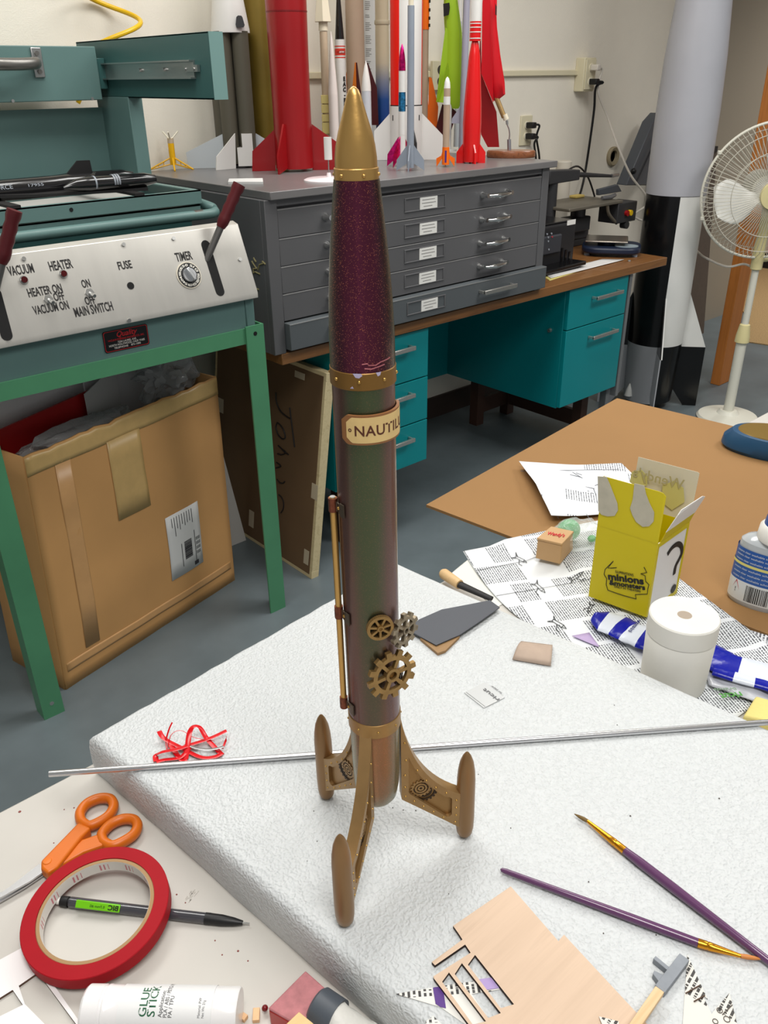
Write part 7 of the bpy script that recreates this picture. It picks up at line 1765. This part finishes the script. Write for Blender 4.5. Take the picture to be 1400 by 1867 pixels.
# mechanical pencil
pe, pt_ = AZ(104, 1642, T+.0042), AZ(455, 1684, T+.0030)
pcl = thing('mechanical_pencil', 'black mechanical pencil with a bright green clip under the red tape roll', 'pencil', AZ(280, 1660, T))
pd_ = pt_-pe; L_ = pd_.length; pdn = pd_.normalized()
def pseg(f0, f1, r0, r1, nm, m, parent=None, n=18): return MB().tube([pe+pd_*f0, pe+pd_*f1], [r0, r1], n).build(nm, m, parent or pcl)
m_smoke = mat('smoke_clear_plastic', (74, 74, 80), .12, trans=.3, coat=.5)
pseg(0, .022, .0026, .0028, 'eraser', m_whiteplug); pseg(.022, .062, .0038, .0040, 'eraser_cap', m_black); pseg(.062, .072, .0032, .0032, 'neck', m_black)
pseg(.072, .775, .0040, .0040, 'barrel', m_smoke); pseg(.775, .80, .0042, .0042, 'grip_ring', m_black)
MB().tube([pe+pd_*f for f in (.80, .86, .92, .965, .966)], [.0041, .0040, .0030, .0016, .0010], 18).build('tip_cone', m_black, pcl)
pseg(.966, 1, .0008, .0006, 'lead_sleeve', m_steel, None, 10)
up_ = Vector((0, 0, 1)); sd2 = pdn.cross(up_).normalized(); sd2 = sd2 if sd2.dot(CAM-pe) > 0 else -sd2
cpn = (up_*.75+sd2*.65).normalized(); cs = pdn.cross(cpn).normalized()
def cpt(f, s, h): return pe+pd_*f+cs*s+cpn*h
m_clip = mat('lime_clip', (110, 190, 20), .3)
cl_ = MB().hull8([cpt(.115, -.0028, .0036), cpt(.345, -.0028, .0036), cpt(.345, .0028, .0036), cpt(.115, .0028, .0036)], [cpt(.115, -.0028, .0056), cpt(.345, -.0028, .0052), cpt(.345, .0028, .0052), cpt(.115, .0028, .0056)]).build('clip', m_clip, pcl, bevel=.0006)
me = fit_text('BIC', cpt(.338, -.0016, .0053), cpt(.285, -.0016, .0054), cs, .0034, .03); 
vb0 = cpt(.338, .0016, .00535); vb1 = cpt(.285, .0016, .00545)
me = fit_text('BIC', vb0, vb1, -cs, .0034, .03, lift=.00015); link_mesh('clip_word', me, m_yink, cl_, smooth=0)
me = fit_text('0.7mm #2', cpt(.268, .0010, .0055), cpt(.19, .0010, .0056), -cs, .0018, .005, lift=.00015); link_mesh('clip_size', me, mat('clip_ink', (40, 70, 10), .5), cl_, smooth=0)
# glue stick
g0, g1 = AZ(156, 1842, T+.0155), AZ(437, 1846, T+.0155)
gst = thing('glue_stick', 'big white glue stick tube lying at the bottom edge of the table', 'glue stick', AZ(290, 1850, T))
gd_ = g1-g0; gdn = gd_.normalized(); GR = .0155
m_gw = mat('glossy_white_tube', (232, 230, 230), .18, coat=.4)
MB().tube([g0+gd_*f for f in (0, .005, .02, .12, .125, .14, .145, .16, .165, .25)], [GR*.86, GR*.93, GR, GR, GR*.965, GR*.965, GR, GR, GR*.98, GR*.98], 40).build('cap', m_gw, gst)
MB().tube([g0+gd_*.25, g0+gd_*.845], GR*1.0, 40).build('tube', mat('satin_white_label', (226, 226, 226), .35), gst)
MB().tube([g0+gd_*f for f in (.845, .99, 1.0)], [GR*.97, GR*.97, GR*.93], 40).build('base_collar', m_gw, gst)
gside = gdn.cross(Vector((0, 0, 1))); gside = gside if gside.dot(CAM-g0) < 0 else -gside; gside.z = 0; gside.normalize()   # away from the camera
def wrapg(me):
    for v in me.vertices:
        # mesh local: x along the axis (from g0), y around (0 = top, + away), z lift
        an = v.co.y/GR; p = g0+gdn*v.co.x+(Vector((0, 0, 1))*math.cos(an)+gside*math.sin(an))*(GR*1.004+v.co.z); v.co = p
    return me
def gst_text(s, xa, ya, ln, h, bold, m, nm):
    me = text_mesh(s, 1, bold, .0); a, b, c, d = bounds(me)
    me.transform(Matrix.Translation((-a, 0, 0))); me.transform(Matrix.Diagonal((ln/(b-a), h/.73, 1, 1))); me.transform(Matrix.Rotation(math.pi/2, 4, 'Z')); me.transform(Matrix.Translation((xa, ya, 0)))
    return link_mesh(nm, wrapg(me), m, gst, smooth=0)
Lg = gd_.length; m_gg = mat('print_dark_green', (36, 92, 62), .5); m_gk = mat('print_charcoal', (56, 56, 58), .5)
gst_text('GLUE', Lg*.435, -.0115, .0185, .0052, .012, m_gg, 'brand_word'); gst_text('STICK', Lg*.49, -.0115, .0210, .0052, .012, m_gg, 'brand_word')
for i, (s, f, ln) in enumerate((('Application:', .535, .0165), ('PLA / ABS / PETG / PC', .567, .027), ('PA / TPU', .598, .0125))): gst_text(s, Lg*f, -.0118, ln, .0026, .006, m_gk, 'application_text')
for i, (s, f, ln) in enumerate((('Material: PVP', .775, .0115), ('Net Wt: 21g', .80, .010))): gst_text(s, Lg*f, -.0118, ln, .0017, .0, m_gk, 'weight_text')
# white cut card frame at the left corner
frame = [[C6(-60, 1350), C6(125, 1250), C6(205, 1358), C6(410, 1650), C6(400, 1700), C6(-60, 1700)], [C6(92, 1446), C6(186, 1381), C6(385, 1650), C6(235, 1650), C6(122, 1536)], [C6(-40, 1530), C6(62, 1466), C6(112, 1540), C6(-40, 1615)]]
pxplate(frame, T+.0022, .0020, 'cut_card', 'white laser cut card frame with window openings at the left corner', 'card', [mat('white_cut_card', (226, 222, 222), .55), mat('brown_cut_edge', (96, 70, 56), .7)], C6(60, 1500))
# red block, wood block, grey capped tube, chips
rbk = [AZ(x, y, T+.018) for x, y in ((557, 1769), (601, 1808), (547, 1872), (488, 1838))]
rr2 = thing('red_block', 'worn red translucent block with a greyish top at the bottom of the table', 'block', Vector((rbk[3].x, rbk[3].y, T)))
MB().hull8([Vector((p.x, p.y, T)) for p in rbk], [Vector((p.x, p.y, T+.0165)) for p in rbk]).build('body', mat('red_resin', (198, 44, 42), .3, trans=.2), rr2, bevel=.0015)
MB().hull8([Vector((p.x, p.y, T+.0160)) for p in rbk], [Vector((p.x, p.y, T+.018)) for p in rbk]).build('worn_top', mat('dusty_rose_top', (172, 108, 112), .6, var=(120, .2)), rr2, bevel=.0012)
MB().ball(AZ(483, 1838, T+.004), .0022, 10, 6).build('red_drip', mat('dark_red_drip', (110, 20, 24), .3), rr2)
wbk = [AZ(x, y, T+.026) for x, y in ((545, 1844), (572, 1866), (550, 1890), (520, 1868))]
tag(MB().hull8([Vector((p.x, p.y, T+.0184)) for p in wbk], [Vector((p.x, p.y, T+.026)) for p in wbk]).build('wood_block', wood_mat('block_pine', (208, 168, 112), (226, 190, 136), 0, .6, 80), loc=wbk[0], bevel=.0006), 'small pale wood block resting on the red block at the bottom edge', 'wood block')
c0, c1 = AZ(577, 1834, T+.0135), AZ(612, 1848, T+.0135); c2 = AZ(680, 1905, T+.0135)
c1 = c0+(c2-c0).normalized()*.017
gtb = thing('glue_tube', 'crumpled white tube with a dark grey cap against the foam', 'tube', Vector((c1.x, c1.y, T)))
MB().tube([c0, c0+(c1-c0)*.1, c1], [.0115, .0130, .0130], 28).build('cap', mat('dark_grey_cap', (74, 80, 88), .4), gtb)
rs = []; dd_ = (c2-c1).normalized(); nn_ = Vector((-dd_.y, dd_.x, 0))
for i in range(9):
    f = i/8; p = c1+(c2-c1)*f; w_ = .0105+.004*f; h_ = .0125-.006*f
    rs.append([Vector((p.x, p.y, T+h_+.0008))+nn_*w_*math.cos(a)*(1+.12*mnoise.noise((i, a*2, 0)))+Vector((0, 0, h_*math.sin(a)*(1+.05*mnoise.noise((i*2, a*3, 4))))) for a in [2*math.pi*k/18 for k in range(18)]])
MB().rings(rs).build('body', mat('tube_white', (214, 212, 206), .5, bump=(120, .5, .002)), gtb)
m_chip2 = wood_mat('chip_wood', (206, 158, 112), (224, 182, 138), 0, .6, 150)
def chip(x, y, w, l, rz, label):
    p = AZ(x, y, T+.003); me = MB().at(Matrix.Translation((p.x, p.y, T)) @ Matrix.Rotation(rz, 4, 'Z')).box(-w/2, w/2, -l/2, l/2, 0, .0035).build('wood_chip', m_chip2, loc=(p.x, p.y, T), bevel=.0003)
    tag(me, label, 'wood chip', 'wood chips by the glue stick')
chip(444, 1853, .0042, .0042, .3, 'smaller cube of wood chip nearest the glue stick base')
chip(467, 1849, .0045, .0085, -.65, 'longer wood chip between the glue stick and the red block')
